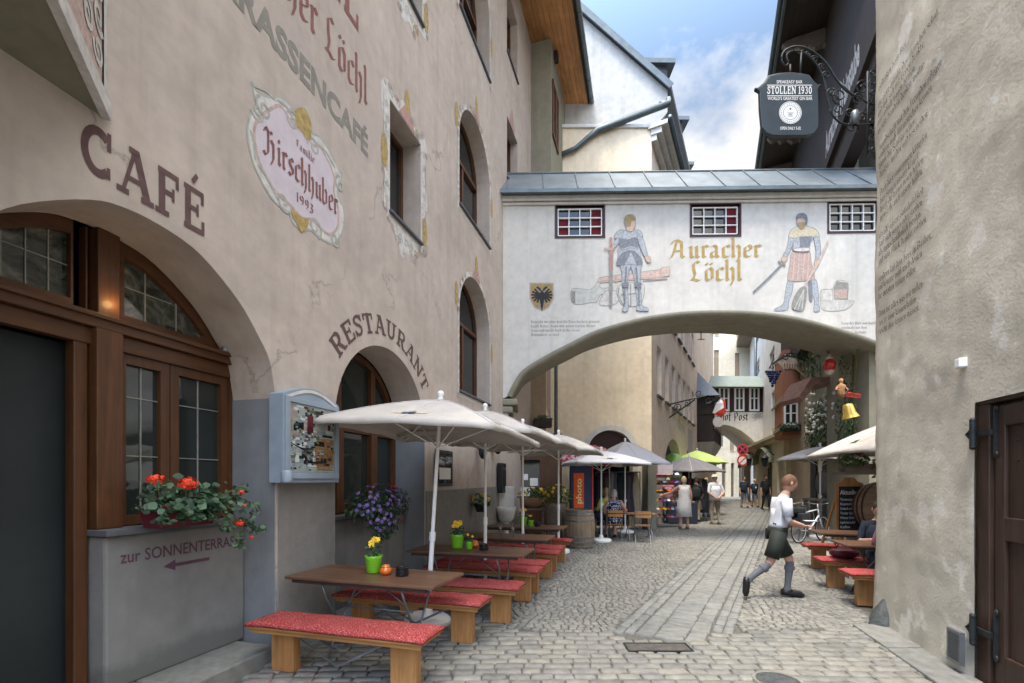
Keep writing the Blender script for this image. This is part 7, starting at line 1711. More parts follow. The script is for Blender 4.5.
# ------------------------------------------------------------------ barrels
def barrel(name, label, loc, r=.33, h=.9, rot=None, m='barrel', hoop='steel', k=1.0):
    t = thing(name, label, 'barrel', loc); 
    if rot: t.rotation_euler = rot
    N_ = 26; prof = [(r*(.80+.20*math.sin(math.pi*(i/12*.86+.07))**.9), h*i/12) for i in range(13)]
    b = MB(); vs = []; fs = []
    for ri, z in prof:
        for j in range(N_):
            for e in (-.46, .46, .5): a = 2*math.pi*(j+e)/N_; q = ri*(.988 if e == .5 else 1); vs.append((q*math.cos(a), q*math.sin(a), z))
    n3 = N_*3
    for i in range(len(prof)-1):
        for j in range(n3): fs.append((i*n3+j, i*n3+(j+1)%n3, (i+1)*n3+(j+1)%n3, (i+1)*n3+j))
    b.add(vs, fs); b.lathe([(.0001,h-.03),(prof[-1][0]*.97,h-.03)], (0,0,0), 26); b.lathe([(prof[0][0]*.97,.03),(.0001,.03)], (0,0,0), 26); obj('staves', b, M[m], t, autos=35)
    for q in (.05, .16, .30, .72, .86, .95):
        ri = r*(.80+.20*math.sin(math.pi*(q*.86+.07))**.9)+.004; hb = MB(); hb.lathe([(ri,h*q-.02),(ri+.003,h*q-.018),(ri+.003,h*q+.018),(ri,h*q+.02)], (0,0,0), 32); obj('hoop', hb, M[hoop], t, autos=40)
    return t
barrel('wine_barrel', 'weathered upright wine barrel standing below the photo sign', (W(580,0,11.35).x, 11.45, 0), .385, .93)
barrel('lying_barrel', 'grey lying barrel on a trestle above the bicycle', (W(823,0,13.4).x, 13.4, 1.56), .40, .80, (0, R(90), .2), 'greywood')
barrel('red_hooped_barrel', 'large lying barrel with red hoops behind the two guests', (W(872,0,9.3).x, 9.35, 1.12), .52, .9, (R(90), 0, .2), 'barrel', 'maroon')
b = MB(); 
for x in (-.5, .5): b.box(x-.05, x+.05, -.3, .3, 0, .58); 
b.box(-.6, .6, -.3, .3, .55, .60); tr_ = thing('barrel_trestle', 'low dark trestle under the red hooped barrel', 'trestle', (W(872,0,9.3).x, 8.95, 0)); obj('frame', b, M['greywood'], tr_)
b = MB()
for x in (-.3, .8):
    for y in (-.3,.3): b.box(x-.04, x+.04, y-.04, y+.04, 0, 1.08)
b.box(-.4, .9, -.35, .35, 1.06, 1.12); tr_ = thing('barrel_rack', 'grey wooden rack carrying the lying barrel', 'rack', (W(823,0,13.4).x, 13.4, 0)); obj('frame', b, M['greywood'], tr_)
# photo sign
FPz = 12.1; px = lambda a: W(a, 0, FPz).x; pz = lambda b: W(0, b, FPz).z
phs = thing('photo_sign', 'upright navy box sign with orange red panel reading photo', 'sign', (0,0,0)); b = MB(); b.box(px(571), px(593), FPz, FPz+.35, pz(510), pz(466)); obj('sign_box', b, M['navy'], phs, bevel=.01)
b = MB(); b.box(px(573.5), px(583.8), FPz-.03, FPz-.002, pz(508), pz(473)); pn = obj('panel', b, mat('orange_red_print', (.70,.10,.015), .5, .35, 2.2), phs)
b = MB(); b.box(px(592.0), px(593.2), FPz-.02, FPz-.002, pz(510), pz(466)); obj('edge_strip', b, M['red'], phs)
mb = MB(); vs, fs = text_geo('photo', 1, .02); wx = max(v[0] for v in vs); hh_ = pz(474)-pz(505)
mb.add([(px(581.2) - v[1]*.20, FPz-.034, pz(504)+v[0]/wx*hh_*.82) for v in vs], fs); obj('sign_lettering', mb, mat('pale_yellow_print', (.80,.66,.30), .5), pn)
b = MB(); b.tube([(px(582), FPz+.17, 0), (px(582), FPz+.17, pz(510))], .05, 10); b.box(px(575), px(589), FPz, FPz+.35, 0, .05); obj('stand', b, M['navy'], phs)
# frilly red awning
aw = thing('frilled_awning', 'small pink red frilled awning behind the photo sign', 'awning', (0,0,0)); b = MB(); y0_ = 13.2; n_ = 44; vs = []
for i in range(n_+1):
    t_ = i/n_; x = W(553,0,y0_).x+(W(612,0,y0_).x-W(553,0,y0_).x)*t_; sc_ = abs(math.sin(i*math.pi/4)); ar_ = .22*math.sin(math.pi*t_); vs += [(x, y0_+.9, W(0,455,y0_).z+ar_*.6+.25), (x, y0_, W(0,460,y0_).z+ar_), (x, y0_-.03+.02*math.sin(i*1.57), W(0,466,y0_).z+ar_-.09*sc_)]
b.add(vs, [(3*i+j, 3*i+3+j, 3*i+4+j, 3*i+1+j) for i in range(n_) for j in (0,1)]); o = obj('canopy', b, speck('rose_striped_cloth', (.42,.06,.08), (.60,.42,.40), 12, .5, .53), aw, smooth=True); md = o.modifiers.new('s','SOLIDIFY'); md.thickness = .01
b = MB(); b.tube([(W(555,0,y0_).x,y0_+.1,0),(W(555,0,y0_).x,y0_+.1,W(0,461,y0_).z)], .025, 8); b.tube([(W(610,0,y0_).x,y0_+.1,0),(W(610,0,y0_).x,y0_+.1,W(0,461,y0_).z)], .025, 8); obj('post', b, M['steel'], aw)
# clothes rail in the dim arch
cr_ = thing('clothes_rail', 'dim rail of dark hanging clothes behind the photo sign', 'clothes rail', (0,0,0)); b = MB(); xa_, xb_ = W(596,0,14.8).x, W(640,0,14.8).x; b.tube([(xa_,14.8,1.9),(xb_,14.8,1.9)], .02, 8); b.tube([(xa_,14.8,0),(xa_,14.8,1.9)], .02, 8); b.tube([(xb_,14.8,0),(xb_,14.8,1.9)], .02, 8); obj('rail', b, M['steel'], cr_)
def cloth_piece(x, y, w_, z0, z1, m, par, seed):
    b = MB(); n_ = 10; vs = []
    for k in range(6):
        z = z1+(z0-z1)*k/5; ww = w_*(.5+.5*min(1, k/1.2)) 
        for j in range(n_): t_ = 2*math.pi*j/n_; vs.append((x+ww*.5*math.cos(t_)*(1+.15*math.sin(j*2.3+seed)), y+.12*math.sin(t_)*(1+.2*math.sin(k+seed)), z))
    fs = [(k*n_+j, k*n_+(j+1)%n_, (k+1)*n_+(j+1)%n_, (k+1)*n_+j) for k in range(5) for j in range(n_)] + [tuple(range(n_))[::-1]]
    b.add(vs, fs); return obj('garment', b, M[m], par, smooth=True)
for i in range(12): cloth_piece(xa_+.08+i*.105, 14.8, .32, .5+.3*((i*37)%5)/5, 1.88, ['shirt_dark','blackcloth','maroon','shirt_dark','khaki','jeans','blackcloth'][i%7], cr_, i)
b = MB(); b.box(W(646,0,15.4).x, W(655,0,15.4).x, 15.2, 15.9, 0, W(0,462,15.4).z); t = thing('grey_pillar', 'plain grey pillar at the corner of the yellow house', 'pillar', (0,0,0)); obj('shaft', b, M['soffit'], t, bevel=.03)
# ================================================================== SHOE STALL
sr = thing('shoe_rack', 'tiered metal rack hung with colourful hats and sandals', 'rack', (0,0,0)); RX0, RX1, RY = W(652,0,16.6).x, W(676,0,16.6).x, 16.4
b = MB(); zt_ = [.35,.62,.92,1.22,1.52,1.78]
for x in (RX0, RX1): b.tube([(x,RY,0.02),(x,RY,1.95)], .018, 8)
for z in zt_: b.box(RX0, RX1, RY-.14, RY+.14, z-.012, z)
b.box(RX0-.02, RX1+.02, RY-.25, RY+.25, .03, .06); obj('frame', b, M['steel'], sr)
b = MB(); b.box(RX0+.1, RX0+.62, RY-.16, RY-.13, 1.84, 2.2); obj('price_card', b, M['p_lilac'], sr)
CN = [('orange','orange_glass'),('pink','pink_flower'),('white','white'),('black','black'),('coral','cushion'),('lilac','violet'),('yellow','yellow_flower'),('turquoise','case'),('brown','bench')]
TN = ['lowest','second','third','fourth','fifth','top']
def sandal_mb():
    b = MB(); b.add(*polyfill(smooth_poly([(-.03,-.11),(.03,-.11),(.045,.0),(.05,.07),(.03,.12),(-.03,.12),(-.045,.07),(-.035,.0)], True, 3), (), .03, 0)); b.v = [(x, z, y+.03) for x, y, z in b.v]
    s = MB(); s.tube([(-.05,.05,.03),(-.03,.045,.075),(.03,.045,.075),(.05,.05,.03)], .014, 6); s.tube([(-.04,-.04,.03),(-.025,-.045,.06),(.025,-.045,.06),(.04,-.04,.03)], .012, 6); b.add(s.v, s.f); return b
sandal = {c: mesh('sandal', sandal_mb(), M[m]) for c, m in CN}; hat_ = {}
hb = MB(); hb.lathe([(.16,.0),(.15,.008),(.10,.015),(.085,.08),(.055,.11),(.0001,.115)], (0,0,0), 16); hatme = {c: mesh('sun_hat', hb, M[m]) for c, m in CN}
rs = random.Random(11); seen_ = {}
nm_ord = {0: '', 1: ''}
items = []
for k, z in enumerate(zt_):
    cols_ = rs.sample(CN, 6)
    for i, (c, m) in enumerate(cols_):
        hatq = k in (3, 4, 5)
        o = bpy.data.objects.new('sun_hat' if hatq else 'sandal', hatme[c] if hatq else sandal[c]); COL.objects.link(o)
        o.location = (RX0+.07+(RX1-RX0-.14)*i/5, RY-.06+rs.uniform(-.03,.03), z+.003); o.rotation_euler = (R(-18) if hatq else R(-25), 0, rs.uniform(-.3,.3))
        if not hatq: o.rotation_euler[2] += math.pi
        tag(o, f"{c} {'sun hat' if hatq else 'sandal'} on the {TN[k]} shelf of the tiered rack", 'hat' if hatq else 'sandal', 'goods on the tiered rack')
# clothes stall farther on
cs = thing('clothes_stall', 'market rail with dark jackets and bags under the grey umbrella', 'clothes rail', (0,0,0)); xa_, xb_ = W(683,0,18.6).x, W(704,0,18.6).x; b = MB()
for x in (xa_, xb_): b.tube([(x,18.6,0),(x,18.6,1.7)], .02, 8)
b.tube([(xa_,18.6,1.7),(xb_,18.6,1.7)], .02, 8); obj('rail', b, M['steel'], cs)
for i in range(9): cloth_piece(xa_+.05+i*.1, 18.6, .34, .35+.25*((i*29)%4)/4, 1.68, ['blackcloth','shirt_dark','cushion','blackcloth','shirt_white','blackcloth','terracotta','shirt_dark','blackcloth'][i], cs, i+3)
st = thing('display_table', 'dark draped stall table with folded clothes by the arches', 'stall table', (W(680,0,17.6).x, 17.7, 0)); b = MB(); b.box(-.5,.6,-.3,.3,.02,.8); obj('drape', b, M['shirt_dark'], st, bevel=.03)
b = MB(); 
for i in range(4): b.box(-.42+.25*i, -.22+.25*i, -.2, .12, .802, .84+.03*(i%3))
obj('folded_clothes', b, M['shirt_mauve'], st, bevel=.015)
man_ = thing('mannequin', 'dark brown clothing bust standing before the green tent cloth', 'mannequin', (W(687,0,19.8).x, 19.8, 0)); b = MB(); b.lathe([(.10,1.35),(.14,1.5),(.2,1.75),(.21,1.95),(.10,2.03),(.05,2.06),(.05,2.14),(.085,2.2),(.08,2.3),(.0001,2.36)], (0,0,0), 16, 1, .6); obj('bust', b, M['doorwood'], man_, smooth=True); b = MB(); b.tube([(0,0,0),(0,0,1.35)], .03, 8); b.lathe([(.25,0),(.25,.03),(.04,.05)], (0,0,0), 16); obj('stand', b, M['iron'], man_)
# no-entry discs
sgp = thing('traffic_sign', 'post with two round red traffic signs before the cream house', 'traffic sign', (W(732,0,33).x, 31.5, 0)); b = MB(); b.tube([(0,.04,0),(0,.04,4.15)], .04, 8); obj('post', b, M['steel'], sgp)
X_ = 0
zs1, zs2 = W(0,449.5,31.5).z, W(0,460.5,31.5).z
for z, kind in ((zs1, 0), (zs2, 1)):
    b = MB(); b.cur = 0; b.disc((0,-.0,z), .38, 28); b.cur = 1; 
    if kind: b.disc((0,-.003,z), .27, 28); b.cur = 0; b.bar((-.2,-.006,z-.2), (.2,-.006,z+.2), .08, .002, up=(0,1,0))
    else: b.cur = 2; b.disc((0,-.003,z), .28, 28); b.cur = 0; b.bar((-.2,-.006,z-.2), (.2,-.006,z+.2), .08, .002, up=(0,1,0)); b.bar((-.2,-.009,z+.2), (.2,-.009,z-.2), .08, .002, up=(0,1,0))
    o = obj('disc', b, [M['red'], M['white'], M['navy']], sgp); md = o.modifiers.new('s','SOLIDIFY'); md.thickness = .002
# flag
fg_ = thing('flag', 'white and red flag hanging from a pole before the far bridge', 'flag', (0,0,0)); FYv = 27.0; b = MB(); q = lambda a, c: W(a, c, FYv)
def quadstrip(p0, p1, m, n=10):
    b = MB(); vs = []
    for i in range(n+1):
        t_ = i/n
        for (x, y) in (p0(t_), p1(t_)): v = q(x, y); vs.append((v.x, v.y+.12*math.sin(t_*5+x*.3), v.z))
    b.add(vs, [(2*i,2*i+1,2*i+3,2*i+2) for i in range(n)]); return b
FLG = lambda pts: [(lambda v: (v.x, v.y+.10*math.sin(a*.9), v.z))(q(a, c)) for a, c in pts]
o = 0 and obj('white_cloth', quadstrip(lambda t: (719-5*t, 398+14*t+1), lambda t: (721+1.5*t, 397+13*t), 0), M['white'], fg_, smooth=True); o = 0 and obj('red_cloth', quadstrip(lambda t: (721+1.2*t if t<1 else 722, 398+13*t), lambda t: (724+.5*t-2*t*t, 399+16*t), 0), M['red'], fg_, smooth=True)
b = quadstrip(lambda t: (714.5+.5*t, 411+2*t), lambda t: (716+6*t, 416+1*t), 0)
b = MB(); b.add(FLG([(713.2,412.5),(716,403.5),(721.5,397.5),(723,403),(723.3,408),(719,410.5),(715,413.5)]), [(0,1,2,3,4,5,6)]); o = obj('white_cloth', b, M['white'], fg_); md = o.modifiers.new('s','SOLIDIFY'); md.thickness = .01
b = MB(); b.add(FLG([(721.8,397.8),(724.5,401),(725.6,407),(725,413),(721.5,417.5),(719.5,415.6),(715.2,415),(715,413.7),(719,410.7),(723.5,408.1),(723.2,403)]), [(0,1,2,3,4,5,6,7,8,9,10)]); o = obj('red_cloth', b, M['red'], fg_); md = o.modifiers.new('s','SOLIDIFY'); md.thickness = .01
b = MB(); p0, p1 = q(706,404), q(722,396); b.tube([p0,p1], .03, 6); obj('pole', b, M['iron'], fg_)
pbn = thing('oval_sign', 'pale oval hanging sign below the flag', 'sign', (0,0,0)); v = q(718, 422); b = MB(); b.lathe([(.0001,-.03),(.30,-.03),(.30,.03),(.0001,.03)], (0,0,0), 24); b.v = [(v.x+x, v.y+z, v.z+y) for x, y, z in b.v]; obj('board', b, M['p_light'], pbn); b = MB(); b.tube([(v.x,v.y,v.z+.36),(v.x,v.y,v.z+.5)], .012, 5); b.tube([(v.x,v.y,v.z+.5),(v.x-1.0,v.y+.6,v.z+.5)], .02, 5); obj('hanger', b, M['iron'], pbn)

# ================================================================== SIGNS on the right
gl = thing('grape_sign', 'dark blue hanging sign shaped like a bunch of grapes', 'sign', (W(773,0,19).x, 19, W(0,379,19).z)); b = MB(); rs = random.Random(5)
for r_ in range(7):
    n_ = 7-r_
    for i in range(n_): b.ball(((i-(n_-1)/2)*.09, rs.uniform(-.05,.05), .30-r_*.095), .06, 8)
obj('grapes', b, M['navy'], gl, smooth=True); b = MB(); b.tube([(0,0,.34),(0,0,.62)], .02, 6); b.tube([(0,0,.62),(.4,0,.95),(.8,.2,1.0),(1.6,.9,.8)], .03, 6); b.tube([(u,0,v) for u, v in spiral(-.02,.5,.14,1.3,0,1,14)], .015, 5); b.tube([(u,0,v) for u, v in spiral(.32,.75,.16,1.3,90,-1,14)], .015, 5); obj('bracket', b, M['iron'], gl, smooth=True)
sc_ = thing('scroll_sign', 'pale carved scroll sign with gilt letters above the terracotta oriel', 'sign', (0,0,0)); b = MB(); FSy = 18.6; t2 = lambda a, c: (W(a,0,FSy).x, W(0,c,FSy).z)
path = [t2(*p) for p in ((781,366),(786,362),(791,363),(797,364),(802,366),(805,371),(803,374))]
ribbon(b, smooth_poly(path, False, 3), .42, 0); b.v = [(x, FSy, z) for x, y, z in b.v]; o = obj('scroll_board', b, mat('carved_scroll_cream', (.60,.45,.33), .8, .2, 6), sc_); md = o.modifiers.new('s','SOLIDIFY'); md.thickness = .06
b = MB(); 
for i in range(7): p = t2(784+i*2.6, 365.5+.25*i); b.cbox((p[0], FSy-.04, p[1]), (.05,.01,.16))
obj('sign_lettering', b, M['terracotta'], sc_); b = MB(); p = t2(790,358); b.tube([(p[0]-.5,FSy,p[1]-.1),(p[0],FSy,p[1]+.2),(p[0]+1.4,FSy+.3,p[1]+.1)], .03, 6)
for a, c in ((786,357),(797,356),(804,358)): p = t2(a,c); b.tube([(u,FSy,v) for u, v in spiral(p[0],p[1],.17,1.4,30,1,14)], .018, 5)
obj('bracket', b, M['iron'], sc_, smooth=True)
rl_ = thing('red_lantern', 'round red lantern with gold fittings hanging before the tavern window', 'lantern', (W(829.5,0,12.2).x, 12.2, W(0,365,12.2).z)); b = MB(); b.ball((0,0,0), (.15,.15,.16), 18); obj('globe', b, mat('red_lacquer', (.42,.02,.015), .25, .15, 6, spec=.6), rl_, smooth=True); b = MB(); b.lathe([(.05,.15),(.09,.17),(.04,.22),(.015,.3)], (0,0,0), 14); b.lathe([(.10,-.14),(.12,-.17),(.08,-.24),(.02,-.27)], (0,0,0), 14); obj('fittings', b, M['p_bronze'], rl_, smooth=True); b = MB(); b.tube([(0,0,.3),(.05,.2,.42),(.12,.9,.4)], .014, 6); obj('hanger', b, M['iron'], rl_)
be = thing('brass_bell', 'golden brass bell lamp tilted among the vines', 'bell', (W(849,0,10.9).x, 10.9, W(0,411,10.9).z)); be.rotation_euler = (0, R(-14), 0); be.scale = (.8,)*3; b = MB(); b.lathe([(.0001,.22),(.10,.21),(.13,.17),(.16,-.05),(.22,-.19),(.23,-.21),(.20,-.2)], (0,0,0), 24); obj('bell', b, M['brass'], be, smooth=True); b = MB(); b.tube([(0,0,.22),(0,0,.5),(.3,.2,.62),(1.0,.8,.62)], .014, 6); obj('hanger', b, M['iron'], be)
tf = thing('tavern_figure', 'small painted wooden figure on a red barred bracket by the tavern', 'carved figure', (W(841,0,11.2).x, 11.2, W(0,397,11.2).z)); tf.scale = (.75,)*3; b = MB(); b.lathe([(.09,0),(.12,.1),(.10,.25),(.13,.36),(.05,.42),(.035,.45),(.065,.5),(.06,.57),(.0001,.61)], (0,0,0), 14); b.tube([(-.1,0,.34),(-.19,-.03,.24),(-.13,-.1,.2)], .03, 6); b.tube([(.1,0,.34),(.19,-.03,.24),(.15,-.1,.2)], .03, 6); obj('figure', b, mat('painted_carving', (.32,.16,.07), .7, .6, 9), tf, smooth=True)
b = MB(); 
for z in (.05, .18): b.tube([(0,0,z),(1.0,.5,z)], .014, 6)
for i in range(6): b.tube([(u+.25+i*.13,.1+i*.065,v) for u, v in spiral(0,.12,.06,1.2,60*i,1,10)], .008, 5)
obj('bracket', b, M['red'], tf, smooth=True)
# vines
def vine(name, label, areas, seed, m='leafd', sz=.11, dens=230):
    t = thing(name, label, 'climbing plant', frame=FV); random.seed(seed); f = MB(); s = MB()
    for (a, b_, t0_, t1_) in areas:
        p0 = fv(a, t1_); p1 = fv(b_, t0_); n_ = int((p1[0]-p0[0])*(p1[1]-p0[1])*dens)
        for i in range(n_):
            x = random.uniform(p0[0], p1[0]); z = random.uniform(p0[1], p1[1])
            if noise.noise(Vector((x*1.6, z*1.6, seed))) + rnd(.35) < -.08: continue
            leaf(f, (x, -.06-random.random()*.28, z), (rnd(.6), -1, .3+rnd(.5)), (rnd(.7), rnd(.3), -1), sz*random.uniform(.6,1.3), sz*.8)
        for i in range(3): x = random.uniform(p0[0], p1[0]); s.tube([(x,-.06,p0[1]-.3),(x+rnd(.2),-.1,(p0[1]+p1[1])/2),(x+rnd(.3),-.08,p1[1])], .018, 5)
    obj('foliage', f, M[m], t); obj('stem', s, M['stem'], t); return t
vine('climbing_vine', 'dark climbing vine around the brass bell on the tavern front', [(815,852,388,446),(852,864,400,452),(821,838,392,410)], 4)
vine('climbing_vine', 'leafy vine beside the red lantern above the porch roof', [(812,826,345,388),(801,812,345,372)], 9, 'leafd', .10, 200)
vine('climbing_vine', 'vine strands on the far right edge beside the carved shutters', [(853,860,350,445)], 15, 'leafd', .10, 150)
b = MB(); 
for i in range(60): a = random.uniform(817,850); c = random.uniform(392,432); p = fv(a,c); b.ball((p[0],-.36,p[1]), .05, 6)
bl = obj('vine_blossoms', b, M['flower_white'], None, smooth=True); bl.location = (FV.o.x, FV.o.y, 0); bl.rotation_euler = (0,0,FV.a); tag(bl, 'white blossoms scattered through the dark climbing vine', 'blossoms'); bl['kind'] = 'stuff'

# chalkboard
cbx, cby = W(850,0,9.3).x, 9.3
cbd = thing('chalkboard', 'wooden framed menu chalkboard with rounded top on legs', 'chalkboard', (cbx, cby, 0), .12); b = plate([(-.30,.55),(.30,.55),(.30,1.58),(.18,1.62),(.10,1.70),(-.10,1.70),(-.18,1.62),(-.30,1.58)], [rect(-.24,.24,.62,1.52)], .04, 0); obj('frame', b, M['bench'], cbd, bevel=.006)
b = MB(); b.box(-.25,.25,.012,.03,.61,1.53); obj('board', b, M['chalkboard'], cbd)
for sx in (-.27,.27): b = MB(); b.box(sx-.025, sx+.025, .0, .04, 0, .55); obj('leg', b, M['bench'], cbd)
b = MB(); b.bar((-.2,.05,1.5),(-.2,.6,0),.04); b.bar((.2,.05,1.5),(.2,.6,0),.04); obj('rear_leg', b, M['bench'], cbd)
mb = MB()
vs, fs = text_geo('Aktuelles', 1, .02); wx = max(v[0] for v in vs); mb.add([(-.21+v[0]/wx*.40, .009, 1.36+v[1]*.13) for v in vs], fs)
for i, (s_, w5) in enumerate((('Tagessuppe',.30),('Kasnocken',.34),('Gulasch mit Brot',.40),('Tiroler Gröstl',.36),('Wiener Schnitzel',.42),('Apfelstrudel',.33),('Kaffee',.22))):
    vs, fs = text_geo(s_, 1, .02); wx = max(v[0] for v in vs); mb.add([(-.21+v[0]/wx*w5, .009, 1.24-i*.092+v[1]*.07) for v in vs], fs)
obj('chalk_lettering', mb, M['chalk'], cbd)
# planter shelf above
pp = thing('shelf_planter', 'grey plank shelf planter with magenta flowers above the red hooped barrel', 'planter', (W(865,0,9.0).x, 9.0, W(0,472,9).z)); b = MB(); b.box(-.55,.7,-.12,.12,-.05,.0); b.box(-.45,.65,-.1,.1,.0,.16); obj('trough', b, M['greywood'], pp); f = bush((-.25,-.02,.24), (.3,.18,.15), 260, .07); f = bush((.35,-.1,.12), (.28,.18,.28), 300, .07, f, .8); obj('foliage', f, M['leaf'], pp); pe = MB()
for i in range(26): d = Vector((rnd(), rnd(), .6+random.random())).normalized(); blossom(pe, (-.25+d.x*.28, -.02+d.y*.18, .25+d.z*.16), .05, 6, d)
obj('blossom', pe, M['pink_flower'], pp); b = MB(); 
for x in (.65,): b.box(x-.03,x+.03,-.05,.05,-pp.location.z,-.05)
obj('post', b, M['greywood'], pp)

# ------------------------------------------------------------------ bicycle
bk = thing('bicycle', 'silver city bicycle with black saddle bags parked at the right', 'bicycle', (W(812,0,12.3).x, 12.35, 0), R(28))
def ring(c, r, rt, n=28): return [(c[0]+r*math.cos(2*math.pi*i/n), c[1], c[2]+r*math.sin(2*math.pi*i/n)) for i in range(n)]
rw, fw_ = (-.53,0,.345), (.55,0,.345)
for c in (rw, fw_):
    wb = MB(); wb.lathe([(.025,-.03),(.03,0),(.025,.03)], (0,0,0), 10); wb.v = [(c[0]+x, z, c[2]+y) for x, y, z in wb.v]; wh = obj('wheel', wb, M['steel'], bk)
    b = MB(); b.tube(ring(c,.325,.02), .019, 8, closed=True); obj('tyre', b, M['rubber'], wh, smooth=True); b = MB(); b.tube(ring(c,.302,.01), .011, 6, closed=True); obj('rim', b, M['bike'], wh, smooth=True); b = MB()
    for i in range(18): a = 2*math.pi*i/18; b.tube([(c[0],.02*(-1)**i,c[2]),(c[0]+.30*math.cos(a),0,c[2]+.30*math.sin(a))], .0022, 4)
    obj('spoke', b, M['steel'], wh)
b = MB(); bb_, st_, hd_, hl_ = (-.08,0,.30), (-.22,0,.80), (.33,0,.86), (.37,0,.70)
for p, q_, r in ((bb_,st_,.017),(st_,hd_,.017),(bb_,hl_,.02),(rw,bb_,.010),(rw,st_,.010),(hl_,fw_,.014),(hd_,hl_,.02)): b.tube([p,q_], r, 8)
b.tube([st_,(-.25,0,.94)], .013, 8); b.tube([hd_,(.31,0,1.0)], .013, 8); obj('frame', b, M['bike'], bk, smooth=True)
b = MB(); b.tube([(.30,-.29,1.04),(.26,-.24,1.03),(.34,-.1,1.0),(.34,.1,1.0),(.26,.24,1.03),(.30,.29,1.04)], .012, 8); obj('handlebar', b, M['steel'], bk, smooth=True)
b = MB(); b.ball((-.27,0,.97), (.14,.07,.035), 12); obj('saddle', b, M['black'], bk, smooth=True)
for sy in (-.14,.14): b = MB(); b.cbox((-.56,sy,.62), (.36,.13,.36)); obj('pannier', b, M['blackcloth'], bk, bevel=.03)
b = MB(); b.cbox((-.54,0,.86), (.36,.2,.16)); obj('rack_bag', b, M['blackcloth'], bk, bevel=.04)
b = MB(); b.tube([(-.08,-.09,.20),(-.08,-.05,.30),(-.08,.05,.30),(-.08,.09,.40)], .010, 6); b.lathe([(.09,-.004),(.09,.004)], (0,0,0), 18); obj('crank', b, M['steel'], bk)
b = MB(); b.tube([(-.45,.02,.345),(-.30,.15,.0)], .010, 6); obj('kickstand', b, M['steel'], bk)
bk2 = dup(bk, (W(800,0,16).x, 16.3, 0), R(15), 'bicycle farther back by the tavern doorway, half hidden')

# ------------------------------------------------------------------ small street things
gs = thing('guard_stone', 'dark pointed granite guard stone at the foot of the rough wall corner', 'guard stone', (W(886,0,5.28).x, 5.28, 0)); b = MB(); n_ = 14; vs = []
for k, (r, z) in enumerate(((.17,-.02),(.155,.08),(.12,.18),(.08,.26),(.04,.32),(.012,.34))):
    for j in range(n_): a = 2*math.pi*j/n_; q = r*(1+.18*noise.noise(Vector((math.cos(a)*1.5, math.sin(a)*1.5, z*5)))); vs.append((q*math.cos(a)+z*.12, q*.9*math.sin(a), z))
b.add(vs, [(k*n_+j, k*n_+(j+1)%n_, (k+1)*n_+(j+1)%n_, (k+1)*n_+j) for k in range(5) for j in range(n_)] + [tuple(range(5*n_,6*n_))]); obj('stone', b, M['guard'], gs, smooth=True)
dc = G(658, 648); dv_ = thing('drain_cover', 'brown iron drain cover set in the paving at the end of the slab lane', 'drain cover', (dc.x, dc.y, 0)); b = MB(); b.box(-.30,.30,-.09,.11,-.02,.008); obj('cover', b, mat('rusty_iron', (.095,.083,.072), .75, .35, 14, .4, 60, metal=.2), dv_, bevel=.006)
b = MB(); b.box(-.315,.315,-.105,-.092,-.02,.011); b.box(-.315,.315,.112,.125,-.02,.011); b.box(-.315,-.302,-.092,.112,-.02,.011); b.box(.302,.315,-.092,.112,-.02,.011); obj('frame', b, M['iron'], dv_)
dc = G(778, 681); dv_ = thing('round_cover', 'small round iron cover in the paving at the bottom edge', 'manhole cover', (dc.x, dc.y, 0)); b = MB(); b.lathe([(.16,-.02),(.16,.006),(.15,.009),(.0001,.009)], (0,0,0), 28); obj('lid', b, M['guard'], dv_); b = MB(); b.lathe([(.165,-.02),(.165,.008),(.19,.010),(.20,-.02)], (0,0,0), 28); obj('ring', b, M['sett'], dv_)

# ------------------------------------------------------------------ folding chairs and small table for the couple
def folding_chair(loc, rz, label):
    t = thing('folding_chair', label, 'chair', loc, rz, 'folding chairs of wood and steel')
    for z, y in ((.455,0),): 
        b = MB()
        for i in range(5): b.box(-.20,.20,-.19+i*.078,-.125+i*.078,.44,.458)
        obj('seat', b, M['bench'], t)
    b = MB(); 
    for i in range(2): b.box(-.20,.20,.225,.243,.66+i*.10,.735+i*.10)
    obj('backrest', b, M['bench'], t)
    for sx in (-.21,.21): 
        b = MB(); b.tube([(sx,-.20,0),(sx,.10,.44),(sx,.235,.86)], .010, 6); obj('frame', b, M['steel'], t); b = MB(); b.tube([(sx*.9,.25,0),(sx*.9,-.16,.44)], .010, 6); obj('leg', b, M['steel'], t)
    return t
ft = thing('cafe_table', 'small folding cafe table beside the woman in the dotted dress', 'table', (W(640,0,13).x, 13.1, 0)); b = MB(); 
for i in range(6): b.box(-.42,.42,-.30+i*.1,-.21+i*.1,.70,.725)
obj('tabletop', b, M['bench'], ft)
for sx in (-.32,.32): b = MB(); b.tube([(sx,-.25,0),(sx,.2,.70)], .012, 6); b.tube([(sx,.25,0),(sx,-.2,.70)], .012, 6); obj('leg', b, M['steel'], ft)
cx_w = W(614,0,12.7).x
folding_chair((cx_w, 12.75, 0), math.pi, 'folding chair under the woman in the dotted dress')
folding_chair((W(642,0,12.4).x, 12.35, 0), math.pi - .2, 'empty folding chair right of the woman in the dotted dress')
folding_chair((W(608,0,13.4).x, 13.6, 0), math.pi + .25, 'folding chair under the person in yellow green')
# ================================================================== PEOPLE (each faces local -y before turning)
J = dict(STAND)
